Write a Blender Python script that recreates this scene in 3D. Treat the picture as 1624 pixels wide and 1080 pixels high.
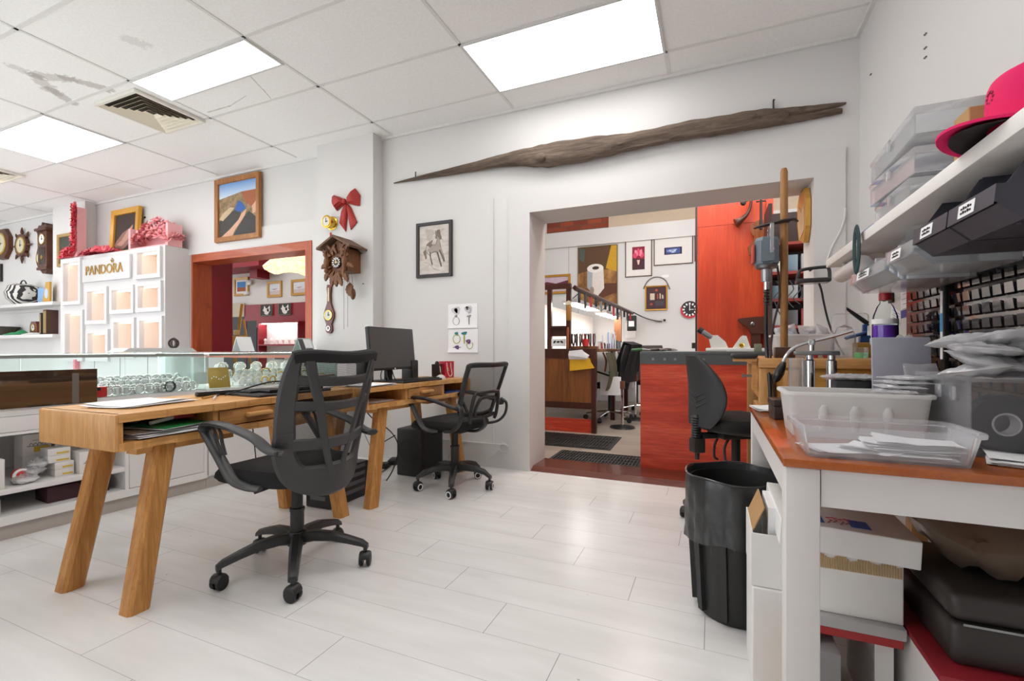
import bpy, bmesh, math, random
from mathutils import Vector, Matrix
PI = math.pi
rnd = random.Random(7)
sc = bpy.context.scene
for o in list(bpy.data.objects): bpy.data.objects.remove(o)
COL = sc.collection

# ---------------------------------------------------------------- camera, world, exposure
F_PX, YAW, Y_HOR, EYE = 741.0, math.radians(23.24), 553.0, 1.0
cam_d = bpy.data.cameras.new('camera'); cam = bpy.data.objects.new('camera', cam_d); COL.objects.link(cam)
cam.location = (0, 0, EYE); cam.rotation_euler = (PI/2, 0, YAW)
cam_d.sensor_width = 36.0; cam_d.lens = F_PX/1624*36; cam_d.shift_y = (Y_HOR-540)/1624
cam_d.clip_start = 0.02; cam_d.clip_end = 60
sc.camera = cam
w = bpy.data.worlds.new('daylight'); sc.world = w; w.use_nodes = True
w.node_tree.nodes['Background'].inputs[0].default_value = (0.93, 0.96, 1.0, 1)
w.node_tree.nodes['Background'].inputs[1].default_value = 2.5
sc.view_settings.view_transform = 'Standard'; sc.view_settings.look = 'None'
sc.view_settings.exposure = 0.53; sc.view_settings.gamma = 1.0; sc.view_settings.use_curve_mapping = False
try:
    sc.cycles.use_denoising = True
    sc.cycles.max_bounces = 10; sc.cycles.diffuse_bounces = 5; sc.cycles.glossy_bounces = 4
    sc.cycles.transmission_bounces = 6; sc.cycles.transparent_max_bounces = 24
    sc.cycles.caustics_reflective = False; sc.cycles.caustics_refractive = False
    sc.cycles.sample_clamp_indirect = 6.0
except Exception: pass
LIGHT_POWER = 4.5          # radiance of the ceiling troffers
CEIL, WALL_Y, WALL_X = 2.985, 3.57, 0.85

# ---------------------------------------------------------------- sight lines: a photo point met with a known plane of the room
CS, SN = math.cos(YAW), math.sin(YAW)
def ray(x, y):
    u = (x-812)/F_PX; v = (Y_HOR-y)/F_PX
    return (CS*u-SN, SN*u+CS, v)
def atz(x, y, z): d = ray(x, y); t = (z-EYE)/d[2]; return Vector((d[0]*t, d[1]*t, z))
def aty(x, y, Y): d = ray(x, y); t = Y/d[1]; return Vector((d[0]*t, Y, EYE+d[2]*t))
def atx(x, y, X): d = ray(x, y); t = X/d[0]; return Vector((X, d[1]*t, EYE+d[2]*t))

# ---------------------------------------------------------------- materials
def lin(h):
    h = h.lstrip('#'); r = [int(h[i:i+2], 16)/255 for i in (0, 2, 4)]
    return tuple(c/12.92 if c <= .04045 else ((c+.055)/1.055)**2.4 for c in r)+(1,)
class N:                                   # small node-graph helper
    def __init__(s, name):
        s.mat = bpy.data.materials.new(name); s.mat.use_nodes = True
        s.t = s.mat.node_tree; s.b = s.t.nodes['Principled BSDF']; s.out = s.t.nodes['Material Output']
    def n(s, typ, **kw):
        n = s.t.nodes.new(typ)
        for k, v in kw.items():
            if hasattr(n, k): setattr(n, k, v)
            else: n.inputs[k.replace('_', ' ')].default_value = v
        return n
    def l(s, a, b): s.t.links.new(a, b)
    def coord(s, scale=(1, 1, 1), rot=(0, 0, 0), loc=(0, 0, 0), kind='Object'):
        c = s.n('ShaderNodeTexCoord'); m = s.n('ShaderNodeMapping')
        m.inputs['Scale'].default_value = scale; m.inputs['Rotation'].default_value = rot; m.inputs['Location'].default_value = loc
        s.l(c.outputs[kind], m.inputs['Vector']); return m.outputs['Vector']
    def noise(s, vec, scale=5, detail=4, rough=.55, dist=0):
        n = s.n('ShaderNodeTexNoise'); n.inputs['Scale'].default_value = scale; n.inputs['Detail'].default_value = detail
        n.inputs['Roughness'].default_value = rough; n.inputs['Distortion'].default_value = dist
        if vec is not None: s.l(vec, n.inputs['Vector'])
        return n.outputs['Fac']
    def ramp(s, fac, stops):
        r = s.n('ShaderNodeValToRGB'); e = r.color_ramp.elements
        while len(e) < len(stops): e.new(.5)
        for el, (p, c) in zip(e, stops):
            el.position = p; el.color = lin(c) if isinstance(c, str) else (c, c, c, 1)
        s.l(fac, r.inputs['Fac']); return r.outputs['Color']
    def math(s, op, a, b=None):
        m = s.n('ShaderNodeMath', operation=op)
        for i, x in enumerate((a, b)):
            if x is None: continue
            if isinstance(x, (int, float)): m.inputs[i].default_value = x
            else: s.l(x, m.inputs[i])
        return m.outputs[0]
    def mix(s, fac, a, b, blend='MIX'):
        m = s.n('ShaderNodeMix', data_type='RGBA', blend_type=blend)
        for i, x in ((0, fac), (6, a), (7, b)):
            if isinstance(x, (int, float)): m.inputs[i].default_value = x
            elif isinstance(x, str): m.inputs[i].default_value = lin(x)
            elif isinstance(x, tuple): m.inputs[i].default_value = x
            else: s.l(x, m.inputs[i])
        return m.outputs[2]
    def bump(s, h, strength=.2, dist=.01):
        b = s.n('ShaderNodeBump'); b.inputs['Strength'].default_value = strength; b.inputs['Distance'].default_value = dist
        s.l(h, b.inputs['Height']); s.l(b.outputs['Normal'], s.b.inputs['Normal'])
    def set(s, **kw):
        for k, v in kw.items():
            i = s.b.inputs[{'color': 'Base Color', 'rough': 'Roughness', 'metal': 'Metallic', 'spec': 'Specular IOR Level', 'coat': 'Coat Weight', 'trans': 'Transmission Weight', 'alpha': 'Alpha', 'sheen': 'Sheen Weight', 'emis': 'Emission Color', 'emis_s': 'Emission Strength', 'ior': 'IOR', 'sss': 'Subsurface Weight'}[k]]
            if isinstance(v, str): i.default_value = lin(v)
            elif isinstance(v, (int, float, tuple)): i.default_value = v
            else: s.l(v, i)
        return s
_mc = {}
def plain(name, c, rough=.5, metal=0., var=.06, scale=30., bump=0., spec=.5, coat=0., stretch=(1, 1, 1)):
    """a painted, plastic, cloth or metal surface with slight mottling"""
    if name in _mc: return _mc[name]
    g = N(name); f = g.noise(g.coord(stretch), scale, 3)
    base = lin(c); lo = tuple(x*(1-var) for x in base[:3])+(1,); hi = tuple(min(1, x*(1+var)) for x in base[:3])+(1,)
    g.set(color=g.mix(f, lo, hi), rough=rough, metal=metal, spec=spec, coat=coat)
    if bump: g.bump(f, bump, .004)
    _mc[name] = g.mat; return g.mat
def wood(name, c1, c2, c3=None, axis='Y', rough=.45, scale=1., coat=0., knots=True, boards=None):
    """grain running along the given object axis"""
    if name in _mc: return _mc[name]
    g = N(name); st = {'X': (1.2, 14, 14), 'Y': (14, 1.2, 14), 'Z': (14, 14, 1.2)}[axis]
    v = g.coord(tuple(x*scale for x in st)); f = g.noise(v, 1.6, 6, .62, .9)
    stops = [(.28, c1), (.72, c2)] if c3 is None else [(.25, c1), (.5, c2), (.78, c3)]
    col = g.ramp(f, stops)
    v2 = g.coord(tuple(x*scale*5 for x in st)); f2 = g.noise(v2, 2.2, 3, .6)
    col = g.mix(g.ramp(f2, [(.35, .0), (.62, .45)]), col, c1)
    if knots:
        k = g.noise(g.coord((3*scale, 3*scale, 3*scale), loc=(3.1, 1.7, .4)), 3.1, 2)
        col = g.mix(g.ramp(k, [(.70, 0.), (.76, .6)]), col, c1)
    if boards:                                   # glued boards of slightly different colour: (axis index, board width)
        sp = g.n('ShaderNodeSeparateXYZ'); g.l(g.coord(), sp.inputs[0]); q = g.math('DIVIDE', sp.outputs[boards[0]], boards[1])
        wn = g.n('ShaderNodeTexWhiteNoise', noise_dimensions='1D'); g.l(g.math('FLOOR', q), wn.inputs['W'])
        col = g.mix(g.math('MULTIPLY', wn.outputs['Value'], .55), col, c1 if c3 is None else c2)
        fr = g.math('FRACT', g.math('ADD', q, 50.)); col = g.mix(g.math('MULTIPLY', g.math('LESS_THAN', fr, .02), .5), col, c1)
    g.set(color=col, rough=rough, coat=coat); g.bump(f2, .12, .003)
    _mc[name] = g.mat; return g.mat
def clear(name, c='#ffffff', mixf=.2, rough=.06, haze=0., gloss=1.0):
    """thin transparent sheet: lets most light straight through, mirrors a little; haze adds milky plastic"""
    if name in _mc: return _mc[name]
    g = N(name); t = g.t; t.nodes.remove(g.b)
    tr = g.n('ShaderNodeBsdfTransparent'); tr.inputs[0].default_value = lin(c)
    gl = g.n('ShaderNodeBsdfGlossy'); gl.inputs['Roughness'].default_value = rough; gl.inputs[0].default_value = (gloss, gloss, gloss, 1)
    lw = g.n('ShaderNodeLayerWeight'); lw.inputs[0].default_value = mixf
    a = g.n('ShaderNodeMixShader'); g.l(lw.outputs['Fresnel'], a.inputs[0]); g.l(tr.outputs[0], a.inputs[1]); g.l(gl.outputs[0], a.inputs[2])
    last = a.outputs[0]
    if haze:
        df = g.n('ShaderNodeBsdfDiffuse'); df.inputs[0].default_value = lin(c)
        ts = g.n('ShaderNodeBsdfTranslucent'); ts.inputs[0].default_value = lin(c)
        mm = g.n('ShaderNodeMixShader'); mm.inputs[0].default_value = .5; g.l(df.outputs[0], mm.inputs[1]); g.l(ts.outputs[0], mm.inputs[2])
        b = g.n('ShaderNodeMixShader'); b.inputs[0].default_value = haze; g.l(last, b.inputs[1]); g.l(mm.outputs[0], b.inputs[2]); last = b.outputs[0]
    g.l(last, g.out.inputs['Surface']); _mc[name] = g.mat; return g.mat
def lamp_mat(name, c, s):
    if name in _mc: return _mc[name]
    g = N(name); g.set(color='#ffffff', emis=c, emis_s=s, rough=.6); _mc[name] = g.mat; return g.mat

# ---------------------------------------------------------------- mesh builder
class MB:
    def __init__(s): s.v = []; s.f = []; s.m = []; s.x = None
    def put(s, vs, fs, mi=0, xf=None):
        k = len(s.v)
        for p in vs:
            p = Vector(p)
            if xf is not None: p = xf @ p
            if s.x is not None: p = s.x @ p
            s.v.append(p)
        for f in fs: s.f.append([i+k for i in f]); s.m.append(mi)
        return s
    def box(s, x0, x1, y0, y1, z0, z1, b=0., mi=0, xf=None, seg=2):
        if b <= 0:
            vs = [(x, y, z) for z in (z0, z1) for y in (y0, y1) for x in (x0, x1)]
            return s.put(vs, [(0, 2, 3, 1), (4, 5, 7, 6), (0, 1, 5, 4), (2, 6, 7, 3), (0, 4, 6, 2), (1, 3, 7, 5)], mi, xf)
        bm = bmesh.new(); bmesh.ops.create_cube(bm, size=1)
        bmesh.ops.scale(bm, vec=(x1-x0, y1-y0, z1-z0), verts=bm.verts)
        bmesh.ops.translate(bm, vec=((x0+x1)/2, (y0+y1)/2, (z0+z1)/2), verts=bm.verts)
        b = min(b, .49*min(abs(x1-x0), abs(y1-y0), abs(z1-z0)))
        bmesh.ops.bevel(bm, geom=list(bm.edges), offset=b, segments=seg, profile=.5, affect='EDGES')
        s.bm(bm, mi, xf); bm.free(); return s
    def bm(s, bm, mi=0, xf=None):
        bm.verts.index_update(); return s.put([v.co.copy() for v in bm.verts], [[v.index for v in f.verts] for f in bm.faces], mi, xf)
    def tube(s, pts, r, n=8, closed=False, mi=0, flat=None, up=None, caps=True):
        """sweep a circle (or an ellipse, flat = second radius factor) along points; r may be a list"""
        P = [Vector(p) for p in pts]; L = len(P); R = r if isinstance(r, (list, tuple)) else [r]*L
        FL = flat if isinstance(flat, (list, tuple)) else [flat if flat else 1.]*L
        vs = []; ref = Vector(up) if up else None; prev = None
        for i in range(L):
            a = P[(i-1) % L] if (closed or i > 0) else P[i]; b = P[(i+1) % L] if (closed or i < L-1) else P[i]
            t = (b-a); t = t.normalized() if t.length > 1e-9 else Vector((0, 0, 1))
            if ref is not None: u = ref-t*ref.dot(t)
            elif prev is not None: u = prev-t*prev.dot(t)
            else:
                q = Vector((0, 0, 1)) if abs(t.z) < .9 else Vector((1, 0, 0)); u = q-t*q.dot(t)
            if u.length < 1e-6: u = t.orthogonal()
            u.normalize(); prev = u; wv = t.cross(u)
            for j in range(n):
                an = 2*PI*j/n; vs.append(P[i]+u*math.cos(an)*R[i]*FL[i]+wv*math.sin(an)*R[i])
        fs = []
        for i in range(L if closed else L-1):
            k = (i+1) % L
            for j in range(n): fs.append((i*n+j, i*n+(j+1) % n, k*n+(j+1) % n, k*n+j))
        if not closed and caps: fs += [tuple(range(n-1, -1, -1)), tuple((L-1)*n+j for j in range(n))]
        return s.put(vs, fs, mi)
    def cyl(s, p0, p1, r0, r1=None, n=16, mi=0, caps=True): return s.tube([p0, p1], [r0, r0 if r1 is None else r1], n, mi=mi, caps=caps)
    def lathe(s, prof, c=(0, 0, 0), n=24, mi=0, axis='Z', sx=1., sy=1., xf=None, a0=0., a1=2*PI):
        """profile of (radius, height) pairs turned round an axis"""
        full = abs(a1-a0-2*PI) < 1e-6; m = n if full else n+1; vs = []; fs = []
        for r, h in prof:
            for j in range(m):
                a = a0+(a1-a0)*j/n; x, y = r*math.cos(a)*sx, r*math.sin(a)*sy
                p = {'Z': (x, y, h), 'Y': (x, h, y), 'X': (h, x, y)}[axis]
                vs.append((p[0]+c[0], p[1]+c[1], p[2]+c[2]))
        for i in range(len(prof)-1):
            for j in range(n if full else n):
                k = (j+1) % m; q = (i*m+j, i*m+k, (i+1)*m+k, (i+1)*m+j); fs.append(q if axis == 'Z' or axis == 'X' else q[::-1])
        ring = prof[0] == prof[-1]
        if full and not ring and prof[0][0] > 1e-6: fs.append(tuple(range(m-1, -1, -1)))
        if full and not ring and prof[-1][0] > 1e-6: fs.append(tuple((len(prof)-1)*m+j for j in range(m)))
        return s.put(vs, fs, mi, xf)
    def sphere(s, c, r, n=16, k=10, mi=0, xf=None):
        r = r if isinstance(r, (tuple, list)) else (r, r, r); vs = [(c[0], c[1], c[2]-r[2])]; fs = []
        for i in range(1, k):
            a = PI*i/k
            for j in range(n):
                b = 2*PI*j/n; vs.append((c[0]+r[0]*math.sin(a)*math.cos(b), c[1]+r[1]*math.sin(a)*math.sin(b), c[2]-r[2]*math.cos(a)))
        vs.append((c[0], c[1], c[2]+r[2])); T = len(vs)-1
        for j in range(n):
            fs.append((0, 1+(j+1) % n, 1+j)); fs.append((T, 1+(k-2)*n+j, 1+(k-2)*n+(j+1) % n))
        for i in range(k-2):
            for j in range(n): fs.append((1+i*n+j, 1+i*n+(j+1) % n, 1+(i+1)*n+(j+1) % n, 1+(i+1)*n+j))
        return s.put(vs, fs, mi, xf)
    def prism(s, poly, d0, d1, plane='XZ', mi=0, xf=None):
        """outline in a plane, given thickness along the plane's normal axis"""
        n = len(poly)
        def P(a, b, d): return {'XZ': (a, d, b), 'XY': (a, b, d), 'YZ': (d, a, b)}[plane]
        vs = [P(a, b, d0) for a, b in poly]+[P(a, b, d1) for a, b in poly]
        fs = [tuple(range(n)), tuple(range(2*n-1, n-1, -1))]+[(i, n+i, n+(i+1) % n, (i+1) % n) for i in range(n)]
        return s.put(vs, fs, mi, xf)
    def grid(s, fn, nu, nv, mi=0, thick=0.):
        """sheet from fn(u, v) for u, v in 0..1; thick makes it a slab"""
        vs = [Vector(fn(i/nu, j/nv)) for j in range(nv+1) for i in range(nu+1)]; W = nu+1
        fs = [(j*W+i, j*W+i+1, (j+1)*W+i+1, (j+1)*W+i) for j in range(nv) for i in range(nu)]
        if thick:
            nr = [Vector((0, 0, 0)) for _ in vs]
            for f in fs:
                q = (vs[f[1]]-vs[f[0]]).cross(vs[f[3]]-vs[f[0]])
                for i in f: nr[i] += q
            T = len(vs); vs = vs+[p-(q.normalized()*thick if q.length > 0 else q) for p, q in zip(vs, nr)]
            back = [tuple(i+T for i in f[::-1]) for f in fs]; rim = []
            for i in range(nu): rim.append((i+1, i, i+T, i+1+T)); a = nv*W+i; rim.append((a, a+1, a+1+T, a+T))
            for j in range(nv): a = j*W; rim.append((a, a+W, a+W+T, a+T)); b = j*W+nu; rim.append((b+W, b, b+T, b+W+T))
            fs = fs+back+rim
        return s.put(vs, fs, mi)
    def mesh(s, name, mats, smooth=35):
        me = bpy.data.meshes.new(name); me.from_pydata([tuple(p) for p in s.v], [], s.f)
        for m in (mats if isinstance(mats, (list, tuple)) else [mats]): me.materials.append(m)
        for p, mi in zip(me.polygons, s.m): p.material_index = mi
        bm = bmesh.new(); bm.from_mesh(me); bmesh.ops.recalc_face_normals(bm, faces=bm.faces); bm.to_mesh(me); bm.free()
        if smooth:
            me.polygons.foreach_set('use_smooth', [True]*len(me.polygons)); me.set_sharp_from_angle(angle=math.radians(smooth))
        me.update(); return me
    def build(s, name, mats, parent=None, loc=(0, 0, 0), rz=0., smooth=35):
        o = bpy.data.objects.new(name, s.mesh(name, mats, smooth)); COL.objects.link(o)
        o.location = loc; o.rotation_euler = (0, 0, rz)
        if parent is not None: o.parent = parent
        return o
def tag(o, label, cat, group=None, kind=None):
    o['label'] = label; o['category'] = cat
    if group: o['group'] = group
    if kind: o['kind'] = kind
    return o
def thing(name, label, cat, loc=(0, 0, 0), rz=0., group=None):
    o = bpy.data.objects.new(name, None); COL.objects.link(o); o.empty_display_size = .05
    o.location = loc; o.rotation_euler = (0, 0, rz); return tag(o, label, cat, group)
def struct(name, mb, mat, label=None, smooth=35):
    o = mb.build(name, mat, smooth=smooth); o['kind'] = 'structure'
    if label: o['label'] = label
    return o
def dup(root, loc, rz=None, label=None, group=None):
    def cp(o, par):
        c = o.copy(); COL.objects.link(c)
        if par is not None: c.parent = par
        for ch in [q for q in o.children]: cp(ch, c)
        return c
    r = cp(root, None); r.location = loc
    if rz is not None: r.rotation_euler[2] = rz
    if label: r['label'] = label
    if group: r['group'] = group
    return r
def arc(c, r, a0, a1, n, plane='XZ', ry=None):
    ry = r if ry is None else ry; o = []
    for i in range(n+1):
        a = a0+(a1-a0)*i/n; x, y = r*math.cos(a), ry*math.sin(a)
        o.append({'XZ': (c[0]+x, c[1], c[2]+y), 'XY': (c[0]+x, c[1]+y, c[2]), 'YZ': (c[0], c[1]+x, c[2]+y)}[plane])
    return o
def smooth_pts(P, k=6):
    """Catmull-Rom through points"""
    P = [Vector(p) for p in P]; o = []
    for i in range(len(P)-1):
        a, b, c, d = P[max(i-1, 0)], P[i], P[i+1], P[min(i+2, len(P)-1)]
        for j in range(k):
            t = j/k; o.append(.5*((2*b)+(c-a)*t+(2*a-5*b+4*c-d)*t*t+(3*b-a-3*c+d)*t**3))
    return o+[P[-1]]
def text_mesh(name, body, size, mat, parent, loc, rot, depth=.001, align='CENTER'):
    """lettering as a solid mesh"""
    c = bpy.data.curves.new(name, 'FONT'); c.body = body; c.size = size; c.extrude = depth; c.align_x = align; c.align_y = 'CENTER'; c.resolution_u = 3
    q = bpy.data.objects.new(name, c); COL.objects.link(q); dg = bpy.context.evaluated_depsgraph_get(); me = bpy.data.meshes.new_from_object(q.evaluated_get(dg)); bpy.data.objects.remove(q)
    me.materials.clear(); me.materials.append(mat); o = bpy.data.objects.new(name, me); COL.objects.link(o); o.parent = parent; o.location = loc; o.rotation_euler = rot; return o
# ================================================================ MATERIALS
WHITE = plain('white wall paint', '#d9d7d5', .55, var=.015, scale=3)
TRIMW = plain('white gloss trim', '#d7d5d3', .35, var=.01)
BLACK = plain('black plastic', '#262626', .42, var=.1, scale=200, bump=.05)
CHARC = plain('charcoal plastic', '#3d3d3e', .42, var=.06, scale=150, bump=.03)
DARK = plain('dark matt plastic', '#161616', .5)
FABRIC = plain('black seat cloth', '#1d1c1d', .9, var=.35, scale=500, bump=.4)
CHROME = plain('chrome', '#d6d8da', .12, 1., var=.03)
STEEL = plain('brushed steel', '#9a9c9e', .32, 1., var=.08)
BRASS = plain('polished brass', '#d8b24c', .18, 1., var=.06)
PAPER = plain('white paper', '#f3f3f4', .7, var=.02)
CARDW = plain('white cardboard', '#e6e4e1', .65, var=.03)
CARDB = plain('brown cardboard', '#b08a5c', .75, var=.1)
GLASS = clear('clear glass', '#fbfffe', .12, .01)
GLASSG = clear('green glass edge', '#f8fdfc', .06, .03, haze=.03)
POLY = clear('clear plastic', '#fcfdfe', .14, .12, haze=.15)
MILKY = clear('milky plastic', '#eef0f2', .15, .2, haze=.72)
BAGP = clear('plastic bag film', '#fcfcfe', .4, .10, haze=.42)
def floor_mat():
    g = N('white floor planks'); c = g.n('ShaderNodeTexCoord'); s = g.n('ShaderNodeSeparateXYZ'); g.l(c.outputs['Object'], s.inputs[0])
    W, L = .2085, 1.0
    yr = g.math('DIVIDE', g.math('SUBTRACT', s.outputs[1], 1.262), W); row = g.math('FLOOR', yr); fy = g.math('FRACT', g.math('ADD', yr, 40.))
    xs = g.math('DIVIDE', g.math('ADD', g.math('ADD', s.outputs[0], .46), g.math('MULTIPLY', row, .283)), L)
    fx = g.math('FRACT', g.math('ADD', xs, 60.)); col_i = g.math('FLOOR', xs)
    ey = g.math('MULTIPLY', g.math('MINIMUM', fy, g.math('SUBTRACT', 1., fy)), W)
    ex = g.math('MULTIPLY', g.math('MINIMUM', fx, g.math('SUBTRACT', 1., fx)), L)
    gy = g.math('LESS_THAN', ey, .0011); gx = g.math('LESS_THAN', ex, .0013)
    cmb = g.n('ShaderNodeCombineXYZ'); g.l(row, cmb.inputs[0]); g.l(col_i, cmb.inputs[1])
    wn = g.n('ShaderNodeTexWhiteNoise', noise_dimensions='3D'); g.l(cmb.outputs[0], wn.inputs['Vector'])
    f = g.noise(g.coord((.9, 5, 1)), 2.2, 6, .6, .4)
    base = g.ramp(f, [(.3, '#dcdbd9'), (.7, '#e9e8e7')])
    base = g.mix(g.math('MULTIPLY', wn.outputs['Value'], .22), base, '#dedbd8')
    sp = g.n('ShaderNodeTexVoronoi'); sp.inputs['Scale'].default_value = 4.2; g.l(g.coord((1, 1.6, 1)), sp.inputs['Vector']); base = g.mix(g.math('MULTIPLY', g.math('LESS_THAN', sp.outputs['Distance'], .022), .55), base, '#857f7a')
    base = g.mix(g.math('MULTIPLY', gy, .55), base, '#8f8a86'); base = g.mix(g.math('MULTIPLY', gx, .75), base, '#6f6b68')
    g.set(color=base, rough=.27, spec=.45); return g.mat
def ceiling_mat():
    g = N('pitted ceiling tile'); v = g.coord((1, 1, 1)); f = g.noise(v, 60, 5, .7)
    p = g.noise(v, 140, 2, .5)
    col = g.ramp(f, [(.3, '#efedeb'), (.7, '#f8f7f6')]); col = g.mix(g.ramp(p, [(.66, 0.), (.74, .3)]), col, '#c9c6c3')
    # brown-grey water stains with a shape of their own
    sp = g.n('ShaderNodeSeparateXYZ'); g.l(v, sp.inputs[0]); nz = g.noise(v, 26, 5, .75)
    def seg(p, q, w, a):                           # ragged smear along a line on the ceiling
        A, B = atz(*p, CEIL), atz(*q, CEIL); dx, dy = B.x-A.x, B.y-A.y; L2 = dx*dx+dy*dy
        px, py = g.math('SUBTRACT', sp.outputs[0], A.x), g.math('SUBTRACT', sp.outputs[1], A.y)
        t = g.math('DIVIDE', g.math('ADD', g.math('MULTIPLY', px, dx), g.math('MULTIPLY', py, dy)), L2); t = g.math('MINIMUM', g.math('MAXIMUM', t, 0.), 1.)
        ex, ey = g.math('SUBTRACT', px, g.math('MULTIPLY', t, dx)), g.math('SUBTRACT', py, g.math('MULTIPLY', t, dy))
        d = g.math('SQRT', g.math('ADD', g.math('MULTIPLY', ex, ex), g.math('MULTIPLY', ey, ey)))
        return g.math('MULTIPLY', g.math('LESS_THAN', d, g.math('MULTIPLY', g.math('SUBTRACT', nz, .22), w*2)), a)
    for p, q, w, a in (((22, 106), (62, 124), .07, .3), ((62, 120), (110, 126), .10, .4), ((105, 124), (172, 142), .075, .5), ((58, 122), (86, 146), .09, .4), ((82, 142), (115, 164), .065, .5), ((330, 178), (365, 168), .012, .5), ((365, 168), (390, 152), .008, .4), ((398, 122), (420, 145), .008, .6), ((420, 145), (431, 158), .006, .7), ((205, 63), (222, 69), .09, .22)):
        col = g.mix(seg(p, q, w, a), col, '#9b9289')
    g.set(color=col, rough=.85, spec=.2); g.bump(f, .35, .004); return g.mat
FLOORM, CEILM = floor_mat(), ceiling_mat()
def plank_mat(name, c1, c2, w, axis_rot, rough=.4):
    g = N(name); v = g.coord((1, 1, 1), (0, 0, axis_rot)); b = g.n('ShaderNodeTexBrick', offset=.37)
    b.inputs['Color1'].default_value = lin(c1); b.inputs['Color2'].default_value = lin(c2); b.inputs['Mortar'].default_value = lin('#6f6a66')
    b.inputs['Scale'].default_value = 1; b.inputs['Mortar Size'].default_value = .0018; b.inputs['Brick Width'].default_value = 1.2; b.inputs['Row Height'].default_value = w
    g.l(v, b.inputs['Vector']); f = g.noise(g.coord((1.5, 20, 1), (0, 0, axis_rot)), 2, 5)
    g.set(color=g.mix(g.ramp(f, [(.35, .0), (.7, .5)]), b.outputs['Color'], c1), rough=rough); return g.mat
def brick_mat():
    g = N('old red brick'); v = g.coord((1, 1, 1), (PI/2, 0, 0)); b = g.n('ShaderNodeTexBrick')
    b.inputs['Color1'].default_value = lin('#a04a2c'); b.inputs['Color2'].default_value = lin('#7c3722'); b.inputs['Mortar'].default_value = lin('#6a4a3c')
    b.inputs['Scale'].default_value = 1; b.inputs['Mortar Size'].default_value = .01; b.inputs['Brick Width'].default_value = .3; b.inputs['Row Height'].default_value = .1
    g.l(v, b.inputs['Vector']); g.set(color=b.outputs['Color'], rough=.9); return g.mat

# ================================================================ THE SETTING
# shop floor, ceiling, walls
struct('floor', MB().box(-12, WALL_X, -4.0, WALL_Y, -.12, 0), FLOORM, smooth=0)
struct('floor_workshop', MB().box(-3.3, 3.2, WALL_Y, 9.3, -.12, 0), plank_mat('grey laminate', '#a99c90', '#93867b', .19, 0.), smooth=0)
struct('floor_red_room', MB().box(-16, -3.35, 3.63, 8.2, -.12, 0), plank_mat('pale laminate', '#c9c2ba', '#bdb5ac', .19, 0.), smooth=0)
struct('ceiling', MB().box(-12, WALL_X, -4.0, WALL_Y+.4, CEIL, CEIL+.1), CEILM, smooth=0)
LWY = 3.63                                    # the plane of the wall left of the pillar
OX0, OX1, OZ = -1.37, .603, 2.11              # wide doorway into the workshop
WX0, WX1, WZ = -5.70, -3.79, 2.115            # hatch with the red-brown timber frame
wb = MB()
wb.box(-2.9, OX0, WALL_Y, WALL_Y+.36, 0, CEIL).box(OX1, WALL_X+.1, WALL_Y, WALL_Y+.36, 0, CEIL).box(OX0, OX1, WALL_Y, WALL_Y+.36, OZ, CEIL)
struct('wall_back', wb, WHITE, 'white painted wall around the wide workshop doorway', 0)
wl = MB(); wl.box(-12, WX0, LWY, LWY+.18, 0, CEIL).box(WX1, -3.0, LWY, LWY+.18, 0, CEIL).box(WX0, WX1, LWY, LWY+.18, WZ, CEIL).box(WX0, WX1, LWY, LWY+.18, 0, .55)
struct('wall_back_left', wl, WHITE, 'white painted wall with the timber framed hatch', 0)
struct('wall_right', MB().box(WALL_X, WALL_X+.1, -4.0, WALL_Y+.3, 0, CEIL), WHITE, smooth=0)
wl2 = MB().box(-12.1, -12, -4.0, WALL_Y+.3, 2.6, CEIL).box(-12.1, -12, -4.0, WALL_Y+.3, 0, .35)  # openings in this unseen wall are invented to brighten the left side
for y in (-4.0, -1.6): wl2.box(-12.1, -12, y, y+.3, .35, 2.6)
wl2.box(-12.1, -12, .8, WALL_Y+.3, .35, 2.6)
struct('wall_left', wl2, WHITE, smooth=0)
# unseen front wall behind the camera; openings invented to let in fill daylight
wf = MB().box(-12, WALL_X, -4.1, -4.0, 2.6, CEIL).box(-12, WALL_X, -4.1, -4.0, 0, .35)
for x in (-12, -9.2, -6.4): wf.box(x, x+.3, -4.1, -4.0, .35, 2.6)
wf.box(-3.6, WALL_X, -4.1, -4.0, .35, 2.6)
struct('wall_front', wf, WHITE, smooth=0)
struct('pillar', MB().box(-3.55, -2.866, 3.44, 3.64, 0, CEIL), WHITE, 'white pillar carrying the cuckoo clock', 0)
struct('pillar.001', MB().box(-8.55, -7.74, 3.5, 3.64, 0, CEIL), WHITE, 'white pillar behind the display wall', 0)
# ceiling grid
gx = [-1.515-1.226*i for i in range(-1, 9)]; gy = [3.275-.609*i for i in range(0, 12)]
GRID = plain('white grid bar', '#e0dedb', .5)
gm = MB()
for x in gx: gm.box(x-.012, x+.012, -4, WALL_Y, CEIL-.004, CEIL+.01)
for y in gy: gm.box(-12, WALL_X, y-.012, y+.012, CEIL-.004, CEIL+.01)
gm.box(-2.866, WALL_X, WALL_Y-.022, WALL_Y, CEIL-.025, CEIL).box(WALL_X-.022, WALL_X, -4, WALL_Y-.022, CEIL-.025, CEIL).box(-12, -3.55, LWY-.022, LWY, CEIL-.025, CEIL)
struct('trim_1', gm, GRID, 'white ceiling grid bars', 0)
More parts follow.
